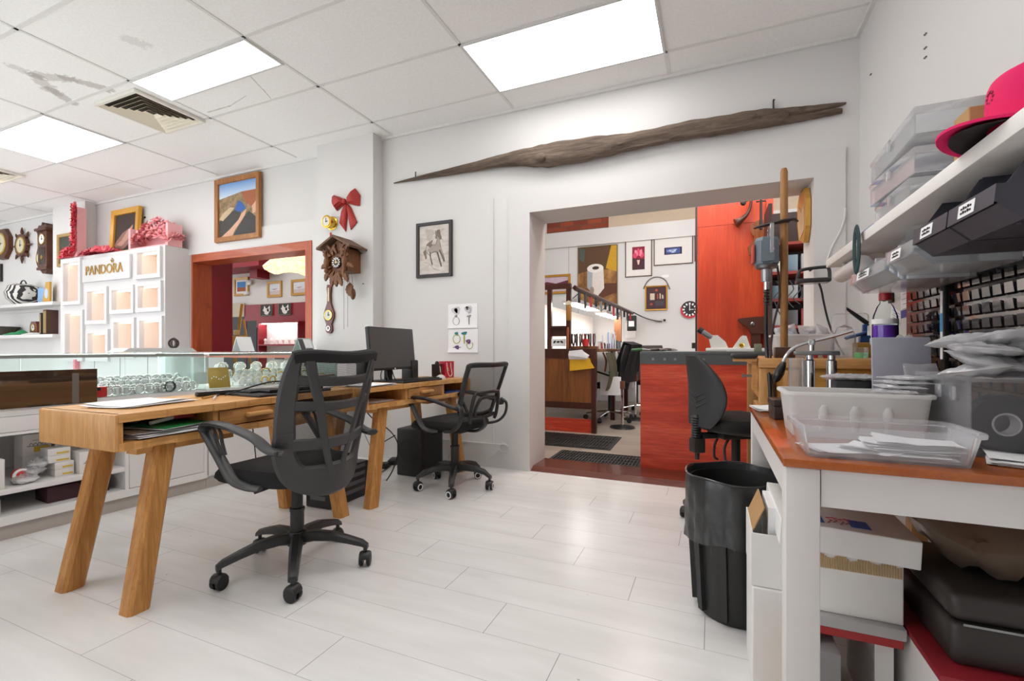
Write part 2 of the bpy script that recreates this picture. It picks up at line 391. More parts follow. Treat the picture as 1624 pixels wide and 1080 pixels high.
# doorway casing, threshold, skirting
dc = MB(); Y0 = WALL_Y-.018
dc.box(-1.556, OX0, Y0, WALL_Y, 0, 2.283).box(OX1, .774, Y0, WALL_Y, 0, 2.283).box(OX0, OX1, Y0, WALL_Y, OZ, 2.283)
struct('trim_2', dc, TRIMW, 'broad white casing round the workshop doorway', 0)
th = MB().prism([(WALL_Y-.0, 0), (WALL_Y+.07, .03), (WALL_Y+.36, .03), (WALL_Y+.36, -.01), (WALL_Y, -.01)], OX0, OX1, 'YZ')
struct('threshold', th, wood('red brown sill', '#54261c', '#7a3c2c', axis='X', rough=.25, coat=.3), 'red brown timber threshold of the doorway', 0)
sk = MB().box(-2.866, -1.556, WALL_Y-.016, WALL_Y, 0, .19).box(-2.866, -1.556, WALL_Y-.02, WALL_Y, .19, .2).box(-2.866, -2.85, 3.44, WALL_Y, 0, .2).box(-3.55, -2.866, 3.424, 3.44, 0, .2)
struct('baseboard_back', sk, TRIMW, smooth=0)
# architrave of the timber hatch and its white outer surround
RW = wood('red brown timber', '#8e3b1c', '#b5542a', '#c96a38', 'Z', .35, .6, .2)
RWX = wood('red brown timber rail', '#8e3b1c', '#b5542a', '#c96a38', 'X', .35, .6, .2)
hf = MB(); a = .085
hf.box(WX1-a, WX1, LWY-.03, LWY+.2, .9, WZ).box(WX0, WX0+.03, LWY-.03, LWY+.2, .9, WZ)
struct('trim_3', hf, RW, 'red brown timber posts of the hatch', 0)
struct('trim_4', MB().box(WX0+.03, WX1-a, LWY-.03, LWY+.2, WZ-.09, WZ).box(WX0+.03, WX1-a, LWY-.03, LWY+.2, .9, .96), RWX, 'red brown timber head and sill of the hatch', 0)
struct('trim_5', MB().box(WX1, WX1+.16, LWY-.02, LWY, 0, WZ+.22).box(WX0-.3, WX1, LWY-.02, LWY, WZ, WZ+.22), TRIMW, 'white boxed surround above the hatch', 0)

# workshop shell: white lined wall with brick above, ceiling, sides
WSY = 9.0; zt = aty(970, 363, WSY).z
struct('wall_workshop_back', MB().box(-3.3, 3.2, WSY, WSY+.1, 0, zt), plain('white lining board', '#dadad9', .5, var=.02), smooth=0)
struct('trim_6', MB().box(-3.3, 3.2, WSY-.05, WSY, zt-.28, zt+.02), TRIMW, 'white rail along the top of the workshop wall', 0)
bx = aty(966, 350, WSY+.6).x
struct('wall_workshop_upper', MB().box(-3.3, bx, WSY+.6, WSY+.7, zt-.4, 4.6), brick_mat(), 'old brick wall above the white lining', 0)
struct('wall_workshop_gable', MB().box(bx, 3.2, WSY+.55, WSY+.65, zt-.4, 4.6), plain('beige board', '#c9b49c', .8), smooth=0)
struct('wall_workshop_left', MB().box(-3.35, -3.3, WALL_Y+.36, WSY+.7, 0, 4.6), WHITE, smooth=0)
struct('wall_workshop_right', MB().box(3.2, 3.25, WALL_Y+.36, WSY+.7, 0, 4.6), WHITE, smooth=0)
struct('ceiling_workshop', MB().box(-3.35, 3.25, WALL_Y+.36, WSY+.7, 4.6, 4.7), WHITE, smooth=0)
# red room behind the hatch
RRY = 7.2
struct('wall_red_room_back', MB().box(-16, -3.53, RRY, RRY+.1, 0, 3.4), WHITE, smooth=0)
struct('wall_red_room_right', MB().box(-3.6, -3.53, LWY+.2, RRY, 0, 3.4), WHITE, smooth=0)
struct('wall_red_room_left', MB().box(-16.1, -16, LWY+.2, RRY, 0, 3.4), WHITE, smooth=0)
struct('ceiling_red_room', MB().box(-16, -3.53, LWY+.18, RRY, 3.3, 3.4), plain('grey ceiling', '#c9c7c5', .8), smooth=0)

# ceiling lamps (troffers) in the grid
TUBE = lamp_mat('lit diffuser', '#fefcfa', LIGHT_POWER)
def troffer(x0, x1, y0, y1, label):
    t = thing('ceiling_light', label, 'ceiling light', ((x0+x1)/2, (y0+y1)/2, CEIL-.012), group='recessed ceiling light panels')
    hx, hy = (x1-x0)/2, (y1-y0)/2
    MB().box(-hx+.016, hx-.016, -hy+.016, hy-.016, .002, .010).build('diffuser', TUBE, t, smooth=0)
    f = MB()
    for q in ((-hx, -hx+.016, -hy, hy), (hx-.016, hx, -hy, hy), (-hx+.016, hx-.016, -hy, -hy+.016), (-hx+.016, hx-.016, hy-.016, hy)): f.box(*q, 0, .012)
    f.build('frame', TRIMW, t, smooth=0); return t
troffer(-1.515, -.289, 2.666, 3.275, 'large lit ceiling panel nearest the driftwood wall')
troffer(-3.967, -2.741, 2.057, 2.362, 'narrow lit ceiling panel beside the square air vent')
troffer(-6.42, -5.193, 2.057, 2.666, 'lit ceiling panel at the left edge above the display wall')
troffer(-1.515, -.289, 1.448, 2.057, 'lit ceiling panel cut off by the top of the photo')
for i, (x, y) in enumerate(((-6.42, .23), (-3.967, .23), (-1.515, .23), (-8.87, 2.057), (-8.87, .23))):
    troffer(x, x+1.226, y, y+.609, 'unseen ceiling panel added to help light the shop')  # panels out of view, added for their light
# ================================================================ DESKS
DWY = wood('honey oak lengthwise', '#ad763a', '#dba463', '#efc68d', 'Y', .45, .8, boards=(0, .085))
DWZ = wood('honey oak end boards', '#ad763a', '#dba463', '#efc68d', 'Z', .45, .8, boards=(0, .062))
DWL = wood('honey oak leg', '#996229', '#c88e4b', '#dba662', 'Z', .42, 1.1)
def desk(label, loc, rz, L=1.19, D=.5):
    t = thing('writing_desk', label, 'desk', loc, rz, 'rustic oak desks end to end')
    z0, z1, th = .622, .76, .03
    def slab(z, zz, nm, wav):                      # boards with an uneven sawn front edge
        def fn(u, v): 
            x = -D+D*u; y = .012+(L-.024)*v
            if u == 1: x += .006*math.sin(v*23+wav)+.004*math.sin(v*61+wav*2)
            return (x, y, z)
        m = MB(); m.grid(lambda u, v: fn(u, v), 6, 40, thick=0)
        vs, fs = list(m.v), list(m.f); m2 = MB(); n = len(vs)
        top = [Vector((p.x, p.y, zz)) for p in vs]; W = 7
        m2.put(vs+top, [f[::-1] for f in fs]+[tuple(i+n for i in f) for f in fs]+[(j*W+6, j*W+13, j*W+13+n, j*W+6+n) for j in range(40)]+[(j*W+7, j*W, j*W+n, j*W+7+n) for j in range(40)]+[(i+1, i, i+n, i+1+n) for i in range(6)]+[(40*W+i, 40*W+i+1, 40*W+i+1+n, 40*W+i+n) for i in range(6)])
        m2.build(nm, DWY, t, smooth=30)
    slab(z1-th, z1, 'desk_top', .3); slab(z0, z0+th, 'bottom_board', 1.9)
    for y in (0, L-th):
        MB().box(-D, 0, y, y+th, z0, z1, .009).build('end_panel', DWZ, t)
    MB().box(-D+.01, -D+.028, th, L-th, z0+th, z1-th).build('back_panel', DWY, t, smooth=0)
    for y in (.385, .80): MB().box(-D+.03, -.012, y-.012, y+.012, z0+th, z1-th).build('divider', DWZ, t, smooth=0)
    d = MB().box(-.03, -.008, .402, .783, z0+th+.004, z1-th-.005, .004).box(-.36, -.03, .41, .775, z0+th+.012, z1-th-.03).build('drawer', wood('drawer oak', '#9a6936', '#c58e54', '#dcaa70', 'Y', .5, 1.1), t)
    MB().box(-.008, .022, .52, .655, .682, .704, .008).build('handle', DWY, d)
    for y0, y1 in ((.10, .50), (L-.50, L-.10)): 
        for x0 in (-.12, -D+.055): MB().box(x0, x0+.065, y0, y1, z0-.032, z0-.001).build('cleat', DWY, t, smooth=0)
    for sx, xt, xf in ((0, -.05, -.02), (1, -D+.05, -D+.02)):
        for yt, yf in ((.20, .085), (L-.20, L-.085)):
            m = MB(); a, b = .036, .04; vs = []
            for z, x, y in ((0, xf, yf), (z0-.001, xt, yt)):
                c = .012; ring = [(-a, -b+c), (-a+c, -b), (a-c, -b), (a, -b+c), (a, b-c), (a-c, b), (-a+c, b), (-a, b-c)]
                vs += [(x+p-.02*(1-2*sx), y+q, z) for p, q in ring]
            m.put(vs, [tuple(range(7, -1, -1)), tuple(range(8, 16))]+[(i, (i+1) % 8, 8+(i+1) % 8, 8+i) for i in range(8)]); m.build('leg', DWL, t, smooth=20)
    return t
DK1, DK2, DR1, DR2 = Vector((-1.985, .985, 0)), Vector((-1.945, 2.266, 0)), math.radians(.7), math.radians(-5)
desk('rustic oak desk in front of the glass counter, papers stuffed in its open end', DK1, DR1, 1.265, .52)
desk('rustic oak desk against the wall, carrying the monitor', DK2, DR2, 1.165, .5)
def on_desk(k, x, y, z=.7605):
    b, r = (DK1, DR1) if k == 1 else (DK2, DR2)
    return b+Vector((math.cos(r)*x-math.sin(r)*y, math.sin(r)*x+math.cos(r)*y, z))

# ================================================================ CHAIRS
MESHF = None
def mesh_fabric():
    g = N('black chair mesh'); v = g.coord((1, 1, 1)); s = g.n('ShaderNodeSeparateXYZ'); g.l(v, s.inputs[0])
    def line(o): return g.math('LESS_THAN', g.math('FRACT', g.math('MULTIPLY', o, 260.)), .46)
    m = g.math('MAXIMUM', line(s.outputs[1]), line(s.outputs[2]))
    g.set(color='#2b2827', rough=.9, alpha=g.math('ADD', g.math('MULTIPLY', m, .5), .28)); return g.mat
MESHF = mesh_fabric()
def star_base(t, R, ang, rim=None, hub=.15, tipz=.085):
    b = MB()
    for k in range(5):
        a = ang+k*2*PI/5; c, s = math.cos(a), math.sin(a); pts = [(.02, hub-.01), (.08, hub-.002), (.16, hub-.008), (.23, hub-.026), (R-.012, tipz+.02), (R+.012, tipz+.005)]
        n = 8; vs = []
        for i, (r, z) in enumerate(pts):
            w = .030-.012*i/5; h = .026-.014*i/5; up = Vector((0, 0, 1)); sd = Vector((-s, c, 0)); P = Vector((c*r, s*r, z))
            for q, e in ((-1, -.7), (-.6, -1), (.6, -1), (1, -.7), (.85, .5), (.5, .95), (-.5, .95), (-.85, .5)): vs.append(P+sd*(q*w)+up*(e*h))
        b.put(vs, [tuple(range(7, -1, -1)), tuple(40+i for i in range(8))]+[(i*8+j, i*8+(j+1) % 8, i*8+8+(j+1) % 8, i*8+8+j) for i in range(5) for j in range(8)])
    b.lathe([(.0, hub-.04), (.042, hub-.04), (.046, hub), (.04, hub+.022), (0, hub+.022)], n=20)
    b.build('star_base', BLACK, t)
    for k in range(5):
        a = ang+k*2*PI/5; P = Vector((math.cos(a)*R, math.sin(a)*R, 0)); ca = a+.9+k*.7
        M = Matrix.Translation(P) @ Matrix.Rotation(ca, 4, 'Z')
        cb = MB(); cb.x = M
        cb.cyl((0, 0, .05), (0, 0, tipz+.012), .009, n=8)
        cb.lathe([(.0, -.024), (.026, -.024), (.030, -.015), (.030, .015), (.026, .024), (0, .024)], (0, 0, .038), 14, axis='Y', a0=0, a1=PI)
        o = cb.build('caster', BLACK, t)
        for sgn in (-1, 1):
            wv = MB(); wv.x = M; y = sgn*.0165
            wv.lathe([(0, -.0085), (.024, -.0085), (.0285, -.005), (.0285, .005), (.024, .0085), (0, .0085)], (0, y, .0290), 18, axis='Y', mi=0)
            if rim: wv.lathe([(.0165, .0), (.0235, .0), (.0235, .0025*sgn), (.0165, .0025*sgn), (.0165, .0)], (0, y+sgn*.009, .029), 18, axis='Y', mi=1)
            wv.build('wheel', [DARK, rim] if rim else DARK, o)
def column(t, z0, z1, zt, parts=True):
    MB().lathe([(.0, z0), (.029, z0), (.030, z1-.012), (.033, z1-.012), (.033, z1), (.028, z1+.002), (0, z1+.002)], n=20).build('column_sleeve', BLACK, t)
    MB().lathe([(0, z1), (.0245, z1), (.0245, zt), (0, zt)], n=18).build('gas_lift', DARK, t)
def cushion(x0, x1, hw, z0, z1, nose=.03, rear=.9):
    """rounded seat pad, waterfall front"""
    m = MB(); n = 36; rings = []
    def outline(a, k):
        c, s = math.cos(a), math.sin(a); e = .42; x = math.copysign(abs(c)**e, c); y = math.copysign(abs(s)**e, s)
        cx, rx = (x0+x1)/2, (x1-x0)/2; wv = 1 if x > 0 else 1-(1-rear)*(-x)
        return cx+x*rx*k, y*hw*k*wv, x
    prof = [(0, z0), (.8, z0), (.95, z0+.006), (1., z0+(z1-z0)*.45), (.985, z0+(z1-z0)*.72), (.93, z1-.006), (.8, z1), (.5, z1+.002), (0, z1)]
    vs = []; fs = []
    for k, z in prof:
        for j in range(n):
            x, y, f = outline(2*PI*j/n, max(k, .001)); zz = z-(nose*max(0, f*k-.55)/.45 if z > z0+.01 else nose*.4*max(0, f*k-.6))
            vs.append((x, y, zz))
    for i in range(len(prof)-1):
        for j in range(n): fs.append((i*n+j, i*n+(j+1) % n, (i+1)*n+(j+1) % n, (i+1)*n+j))
    m.put(vs, fs); return m
def band(m, S, path, w, th, k=5, off=0.):
    """flat strip lying on a curved surface S(u, v) -> (point, normal)"""
    P = smooth_pts([(u, v, ww) for (u, v), ww in zip(path, w if isinstance(w, list) else [w]*len(path))], k)
    L = []
    for p in P:
        q, nrm = S(p.x, p.y); L.append((q+nrm*off, nrm, p.z))
    vs = []
    for i, (q, nrm, ww) in enumerate(L):
        t = (L[min(i+1, len(L)-1)][0]-L[max(i-1, 0)][0]).normalized(); sd = t.cross(nrm).normalized()
        h = th/2; e = min(ww*.35, h)
        for a, b in ((-ww, -h+e), (-ww+e, -h), (ww-e, -h), (ww, -h+e), (ww, h-e), (ww-e, h), (-ww+e, h), (-ww, h-e)): vs.append(q+sd*a+nrm*b)
    n = len(L); fs = [tuple(range(8)), tuple((n-1)*8+i for i in range(7, -1, -1))]+[(i*8+j, i*8+8+j, i*8+8+(j+1) % 8, i*8+(j+1) % 8) for i in range(n-1) for j in range(8)]
    m.put(vs, fs); return m
def surf_fn(f):
    def S(u, v):
        e = .01; p = Vector(f(u, v)); a = Vector(f(u+e, v))-p; b = Vector(f(u, v+e))-p; return p, a.cross(b).normalized()
    return S

def lattice_chair(label, loc, rz):
    """mesh task chair seen from behind: lattice back, loop arms"""
    t = thing('office_chair', label, 'office chair', loc, rz)
    star_base(t, .305, -PI/4-rz, hub=.15); column(t, .12, .275, .40)
    MB().box(-.11, .12, -.075, .075, .385, .422, .012).cyl((.02, .07, .40), (.02, .20, .395), .006, n=8).build('tilt_mechanism', DARK, t)
    cushion(-.20, .29, .245, .422, .50).build('seat', FABRIC, t)
    def f(u, v):                                   # local forward +X, back behind
        hw = .200+.028*math.sin(min(1, max(0, v))*PI*.62)
        x = -.225-.03*math.sin(v*PI)*0-.105*max(0, v-.15)**1.25+.075*u*u*(1-.15*v)
        return (x, -hw*u, .425+.545*v)
    S = surf_fn(f)                                 # normal points backward
    for q in (-1, 1): fr = MB(); band(fr, S, [(q, 1.0), (1.02*q, .82), (1.02*q, .6), (q, .4)], [.022, .036, .040, .042], .022); fr.build('side_frame', CHARC, t)
    lo = MB(); band(lo, S, [(-1., .44), (-.98, .25), (-.80, .09), (-.4, .035), (0, .025), (.4, .035), (.80, .09), (.98, .25), (1., .44)], [.042, .046, .054, .066, .070, .066, .054, .046, .042], .024, 7); lo.build('lower_shell', CHARC, t)
    la = MB()
    for v, w0 in ((.815, .021), (.625, .021)): band(la, S, [(-.98, v+.012), (-.5, v-.006), (0, v-.012), (.5, v-.006), (.98, v+.012)], w0, .012, off=.004)
    band(la, S, [(-1.04, .345), (-.5, .325), (0, .32), (.5, .325), (1.04, .345)], .027, .014, off=.006)
    band(la, S, [(-.80, .985), (-.66, .80), (-.50, .62), (-.33, .35), (-.12, .06)], [.022, .022, .021, .018, .015], .014, off=.008)
    band(la, S, [(.80, .985), (.70, .80), (.56, .62), (.38, .35), (.14, .06)], [.022, .022, .021, .018, .015], .014, off=.008); la.build('lattice', CHARC, t)
    MB().grid(lambda u, v: Vector(f(-.99+1.98*u, .05+.93*v))+Vector((.018, 0, 0)), 16, 16).build('mesh_back', MESHF, t)
    tr = MB(); band(tr, S, [(-1.03, .985), (-.8, 1.0), (0, .985), (.8, 1.0), (1.03, .985)], .024, .045, 6, off=-.006); tr.build('top_roll', FABRIC, t)
    for s in (-1, 1):
        y = s*.268; m = MB()
        P = smooth_pts([(-.222, s*.250, .592), (-.15, y, .600), (-.07, y, .640), (.05, y, .672), (.15, y, .685), (.215, y, .680), (.232, y, .655), (.200, y, .615), (.13, y, .535), (.06, y, .462), (.0, s*.25, .436), (-.06, s*.235, .432)], 5)
        R = [.026]*len(P); n = len(P)
        for i in range(n): R[i] = .030 if i < n*.55 else .024
        m.tube(P, R, 10, flat=.46, up=(0, 1, 0) if False else None)
        o = m.build('armrest', CHARC, t)
        rib = MB()
        for q in (.0, 1): rib.tube(smooth_pts([(.185-q*.03, y, .672), (.17-q*.035, y, .652), (.155-q*.03, y, .61), (.125-q*.02, y, .56)], 4), .007, 6)
        rib.build('arm_rib', CHARC, o)
        MB().cyl((-.205, s*.272, .595), (-.205, s*.288, .595), .008, n=10).build('screw_cap', DARK, o)
    return t
lattice_chair('near black office chair with a lattice back, pulled up to the oak desk', (-1.745, 1.575, 0), PI)

def bow_chair(label, loc, rz):
    """smaller mesh chair with plain framed back, lumbar bow and white-rimmed casters"""
    t = thing('office_chair', label, 'office chair', loc, rz)
    star_base(t, .265, math.radians(-65)-rz, plain('white caster rim', '#e8e8e8', .4), hub=.15); column(t, .12, .30, .415)
    MB().box(-.10, .12, -.07, .07, .40, .432, .012).cyl((.04, .07, .41), (.05, .19, .40), .006, n=8).build('tilt_mechanism', DARK, t)
    cushion(-.20, .27, .235, .432, .505).build('seat', FABRIC, t)
    def f(u, v):
        hw = .19+.028*v; return (-.235-.115*v+.045*u*u, -hw*u, .555+.335*v)
    S = surf_fn(f); fr = MB()
    loop = [(-.9, .0), (-1.0, .15), (-1.02, .5), (-1., .9), (-.9, 1.0), (0, 1.0), (.9, 1.0), (1., .9), (1.02, .5), (1.0, .15), (.9, .0), (0, -.03), (-.9, 0)]
    band(fr, S, loop, .016, .024, 5); fr.build('back_frame', BLACK, t)
    MB().grid(lambda u, v: f(-.98+1.96*u, .02+.97*v), 12, 12).build('mesh_back', MESHF, t)
    b = MB()
    for w, z0, z1 in ((.15, .50, .70), (.095, .535, .665)):
        b.tube(smooth_pts([(-.25, -w*.92, z0), (-.262, -w, z0+.05), (-.288, -w*.92, z1-.02), (-.294, -w*.6, z1), (-.294, w*.6, z1), (-.288, w*.92, z1-.02), (-.262, w, z0+.05), (-.25, w*.92, z0)], 4), .012, 8)
    b.tube([(-.245, -.14, .535), (-.262, 0, .525), (-.245, .14, .535)], .014, 8); b.build('lumbar_bow', BLACK, t)
    m = MB(); m.tube(smooth_pts([(-.1, 0, .42), (-.2, 0, .425), (-.27, 0, .47), (-.272, 0, .54)], 4), .022, 8, flat=.5); m.build('back_bracket', BLACK, t)
    for s in (-1, 1):
        y = s*.262
        P = smooth_pts([(-.245, s*.225, .60), (-.215, y, .612), (-.13, y, .630), (.0, y, .655), (.12, y, .662), (.17, y, .65), (.175, y, .625), (.13, y, .555), (.075, y, .475), (.03, s*.25, .445), (-.04, s*.22, .440)], 5)
        MB().tube(P, [.026 if i < 28 else .02 for i in range(len(P))], 10, flat=.5).build('armrest', BLACK, t)
        MB().tube(smooth_pts([(-.235, s*.245, .635), (-.275, s*.258, .60), (-.262, s*.258, .52), (-.20, s*.25, .462), (-.1, s*.22, .44)], 5), .017, 8, flat=.6).build('arm_strut', BLACK, t)
    return t
bow_chair('smaller black mesh office chair with white caster rims by the red gift bag', (-1.715, 2.945, 0), PI-.18)

def bench_stool(label, loc, rz):
    """armless padded chair with tall leaf-shaped back on a bellows stem"""
    t = thing('task_chair', label, 'task chair', loc, rz)
    star_base(t, .285, math.radians(197)-rz, hub=.16); column(t, .12, .30, .50)
    VIN = plain('black padded vinyl', '#2c2d2f', .55, var=.12, scale=120, bump=.1)
    cushion(-.20, .25, .235, .535, .612, nose=.02, rear=.85).build('seat', FABRIC, t)
    m = MB(); m.box(-.13, .13, -.09, .09, .485, .515, .008); m.build('tilt_mechanism', DARK, t)
    MB().lathe([(0, .515), (.75, .515), (.98, .528), (1., .545), (.9, .552), (0, .552)], (.025, 0, 0), 28, sx=.222, sy=.225).build('seat_pan', BLACK, t)
    for y in (-.05, .05): MB().tube(smooth_pts([(-.06, y, .50), (-.10, y, .44), (-.10, y*1.2, .36), (-.075, y*1.3, .34)], 4), .008, 6).build('lever', BLACK, t)
    MB().box(-.22, -.02, -.03, .03, .482, .512, .006).build('back_arm', DARK, t)
    m = MB(); pr = [(.024, .47)]
    for i in range(9): z = .485+i*.014; pr += [(.024, z), (.030, z+.007)]
    m.lathe(pr+[(.022, .62)], (-.245, 0, 0), 14); m.build('bellows_stem', BLACK, t)
    MB().box(-.275, -.205, -.035, .035, .40, .485, .01).cyl((-.24, 0, .36), (-.24, 0, .40), .012, .014, n=10).build('stem_bracket', BLACK, t)
    g = MB(); nv = 16; nu = 20; vs = []
    def ring(v):
        z = .555+.405*v; hw = .215*(math.sin(PI*(.13+.80*v))**.62)*(1-.22*v); th = .052*(math.sin(PI*(.06+.88*v))**.6)
        xc = -.225-.01-.055*v*v+.045*math.sin(v*PI*.9); return z, hw, th, xc
    for i in range(nv+1):
        z, hw, th, xc = ring(i/nv)
        for j in range(nu):
            a = 2*PI*j/nu; y = hw*math.cos(a); fz = math.sin(a); d = th*(fz if fz < 0 else fz*.8)
            vs.append((xc-d*1.0+.05*(y/.2)**2*.5, y, z))
    fs = [tuple(range(nu-1, -1, -1)), tuple(nv*nu+j for j in range(nu))]+[(i*nu+j, i*nu+(j+1) % nu, (i+1)*nu+(j+1) % nu, (i+1)*nu+j) for i in range(nv) for j in range(nu)]
    g.put(vs, fs); bk = g.build('backrest', VIN, t, smooth=60)
    for k in range(3):
        pts = []
        for q in range(-6, 7):
            y = q*.02; z = .66+.03*k+abs(y)*.42; z_, hw, th, xc = ring((z-.555)/.405); pts.append((xc-th*.8*math.sqrt(max(0, 1-(y/hw)**2))+.625*y*y*2.0-.001, y, z))
        st = MB(); st.tube(pts, .005, 6); st.build('stitched_chevron', VIN, bk)
    return t
bench_stool('black padded armless chair between the rubbish bin and the red workshop counter', (.125, 3.03, 0), math.radians(30))
# ================================================================ TABLE ON THE RIGHT, BIN, WORKBENCH
TX0, TX1, TY0, TY1, TZ = .148, .84, 1.225, 2.31, .75
OR = wood('orange varnished top', '#8f4412', '#a9561b', '#b8641f', 'Y', .18, .5, .4, knots=False)
t = thing('side_table', 'white painted table with an orange varnished top along the right wall', 'table', (TX0, TY0, 0))
W_, D_ = TX1-TX0, TY1-TY0
MB().box(0, W_, 0, D_, TZ-.02, TZ, .004).build('table_top', OR, t)
PW = plain('chalky white paint', '#d6d2cf', .55, var=.02)
for x in (.006, W_-.074):
    for y in (.008, D_-.076): MB().box(x, x+.068, y, y+.068, 0, TZ-.0205, .004).build('leg', PW, t)
for q in ((.076, W_-.076, .014, .036), (.076, W_-.076, D_-.036, D_-.014), (.012, .034, .078, D_-.078), (W_-.034, W_-.012, .078, D_-.078)):
    MB().box(q[0], q[1], q[2], q[3], TZ-.105, TZ-.0205).build('apron', PW, t, smooth=0)

# rubbish bin with a black liner folded over the rim
t = thing('rubbish_bin', 'tall black rubbish bin lined with a crumpled black bag', 'bin', (.085, 1.985, 0))
bb = MB(); prof = [(0, .0), (.135, .0), (.142, .012), (.172, .50), (.166, .50), (.138, .02), (0, .02)]
bb.lathe(prof, n=36)
for k in range(10): a = 2*PI*k/10; bb.box(.138, .157, -.012, .012, .03, .36, xf=Matrix.Rotation(a, 4, 'Z') @ Matrix.Rotation(.056, 4, 'Y'))
bb.build('bin_body', plain('black bin plastic', '#232323', .45), t)
LIN = plain('black bin liner', '#2a2b2c', .28, var=.15, scale=20, bump=.6, spec=.6)
def liner(u, v):
    a = 2*PI*u; wr = .005*math.sin(9*a+3)+.003*math.sin(23*a+1.7)+.0025*math.sin(14*a+31*v)
    if v < .5:
        k = v/.5; r = .184-.002*k; z = .285+.237*k+.014*math.sin(3*a+.5)*(1-k)
        return ((r+wr*(1-k*.7))*math.cos(a), (r+wr*(1-k*.7))*math.sin(a), z)
    k = (v-.5)/.5; r = .178-.045*k+wr*k*1.5; z = .522-.40*k if k > .001 else .522
    return (r*math.cos(a), r*math.sin(a), z+.006*math.sin(12*a)*(1-abs(2*k-1)))
m = MB(); m.grid(liner, 72, 24); m.tube([(.182*math.cos(a), .182*math.sin(a), .522+.004*math.sin(5*a)) for a in [2*PI*i/48 for i in range(48)]], .004, 6, closed=True); m.build('bin_liner', LIN, t, smooth=50)

# jeweller's workbench against the right wall
BW = wood('pale beech', '#a8743a', '#c8955a', '#d8aa72', 'X', .5, .9); BWZ = wood('pale beech post', '#a8743a', '#c8955a', '#d8aa72', 'Z', .5, .9)
BX0, BX1, BY0, BY1, BZ = .20, .84, 2.47, 3.36, .955
t = thing('jewellers_workbench', 'pale timber workbench between the orange topped table and the doorway', 'workbench', (BX0, BY0, 0))
w_, d_ = BX1-BX0, BY1-BY0
MB().box(0, w_, 0, d_, BZ-.045, BZ, .005).build('bench_top', BW, t)
for x in (.0, w_-.07):
    for y in (.01, d_-.08): MB().box(x+.002, x+.068, y, y+.07, 0, BZ-.0455, .004).build('leg', BWZ, t)
MB().box(.072, w_-.072, .02, .04, .56, BZ-.046, .003).build('end_board', wood('ochre board', '#9a6a24', '#b98636', '#c99848', 'X', .5, .8), t)
MB().box(.02, .04, .085, d_-.085, .78, BZ-.046).build('front_apron', BW, t, smooth=0)
for z in (.62, .76): MB().box(.004, .30, .045, .40, z, z+.10, .004).cyl((-.014, .2, z+.05), (.004, .2, z+.05), .01, n=10).build('drawer', BW, t)
MB().box(.10, .16, .0, .019, .58, .90, .003).build('slat', BWZ, t)
MB().box(w_-.19, w_-.12, -.012, .019, .56, BZ-.046, .003).build('slat', BWZ, t)
# leather arm pad on its bracket, leaning out over the chair
t2 = thing('bench_arm_pad', 'black leather arm pad jutting out from the workbench edge', 'arm pad', (BX0-.002, 2.56, 0))
MB().box(-.115, .0, -.055, .055, .952, .978, .011, seg=3).build('pad', plain('black leather', '#2a2a2b', .5, bump=.2), t2)
MB().box(-.105, -.002, -.045, .045, .938, .9515).box(-.022, -.002, -.03, .03, .80, .938).build('bracket', BW, t2, smooth=0)
MB().cyl((-.06, -.0, .868), (-.022, 0, .868), .006, n=10).cyl((-.066, 0, .868), (-.058, 0, .868), .011, n=10).build('clamp_screw', STEEL, t2)
# ================================================================ SHELF, BINS AND PANEL ON THE RIGHT WALL
SHZ, SHX = 1.466, .55
t = thing('wall_shelf', 'long white wall shelf over the orange topped table', 'shelf', (SHX, .3, SHZ))
SHW = plain('chalky shelf paint', '#e9e6e2', .6, var=.03)
MB().box(0, WALL_X-SHX-.001, 0, 2.62, -.04, 0, .003).build('board', SHW, t)
MB().box(WALL_X-SHX-.03, WALL_X-SHX-.001, 0, 2.62, -.10, -.0405).build('wall_batten', SHW, t, smooth=0)
for y in (.6, 2.45): MB().prism([(WALL_X-SHX-.0305, -.0405), (.06, -.0405), (WALL_X-SHX-.0305, -.17)], y, y+.02, 'XZ').build('bracket', SHW, t, smooth=0)
m = MB(); m.tube([(.605, 2.49, 1.375), (.605, 2.86, 1.375), (.605, 2.875, 1.375)], [.036, .036, .024], 16)
m.cyl((.605, 2.55, 1.405), (.605, 2.55, 1.4255), .01, n=8).cyl((.605, 2.8, 1.41), (.605, 2.8, 1.4255), .01, n=8)
tag(m.build('strip_lamp', TRIMW), 'white tubular strip lamp fixed under the far end of the wall shelf', 'lamp')
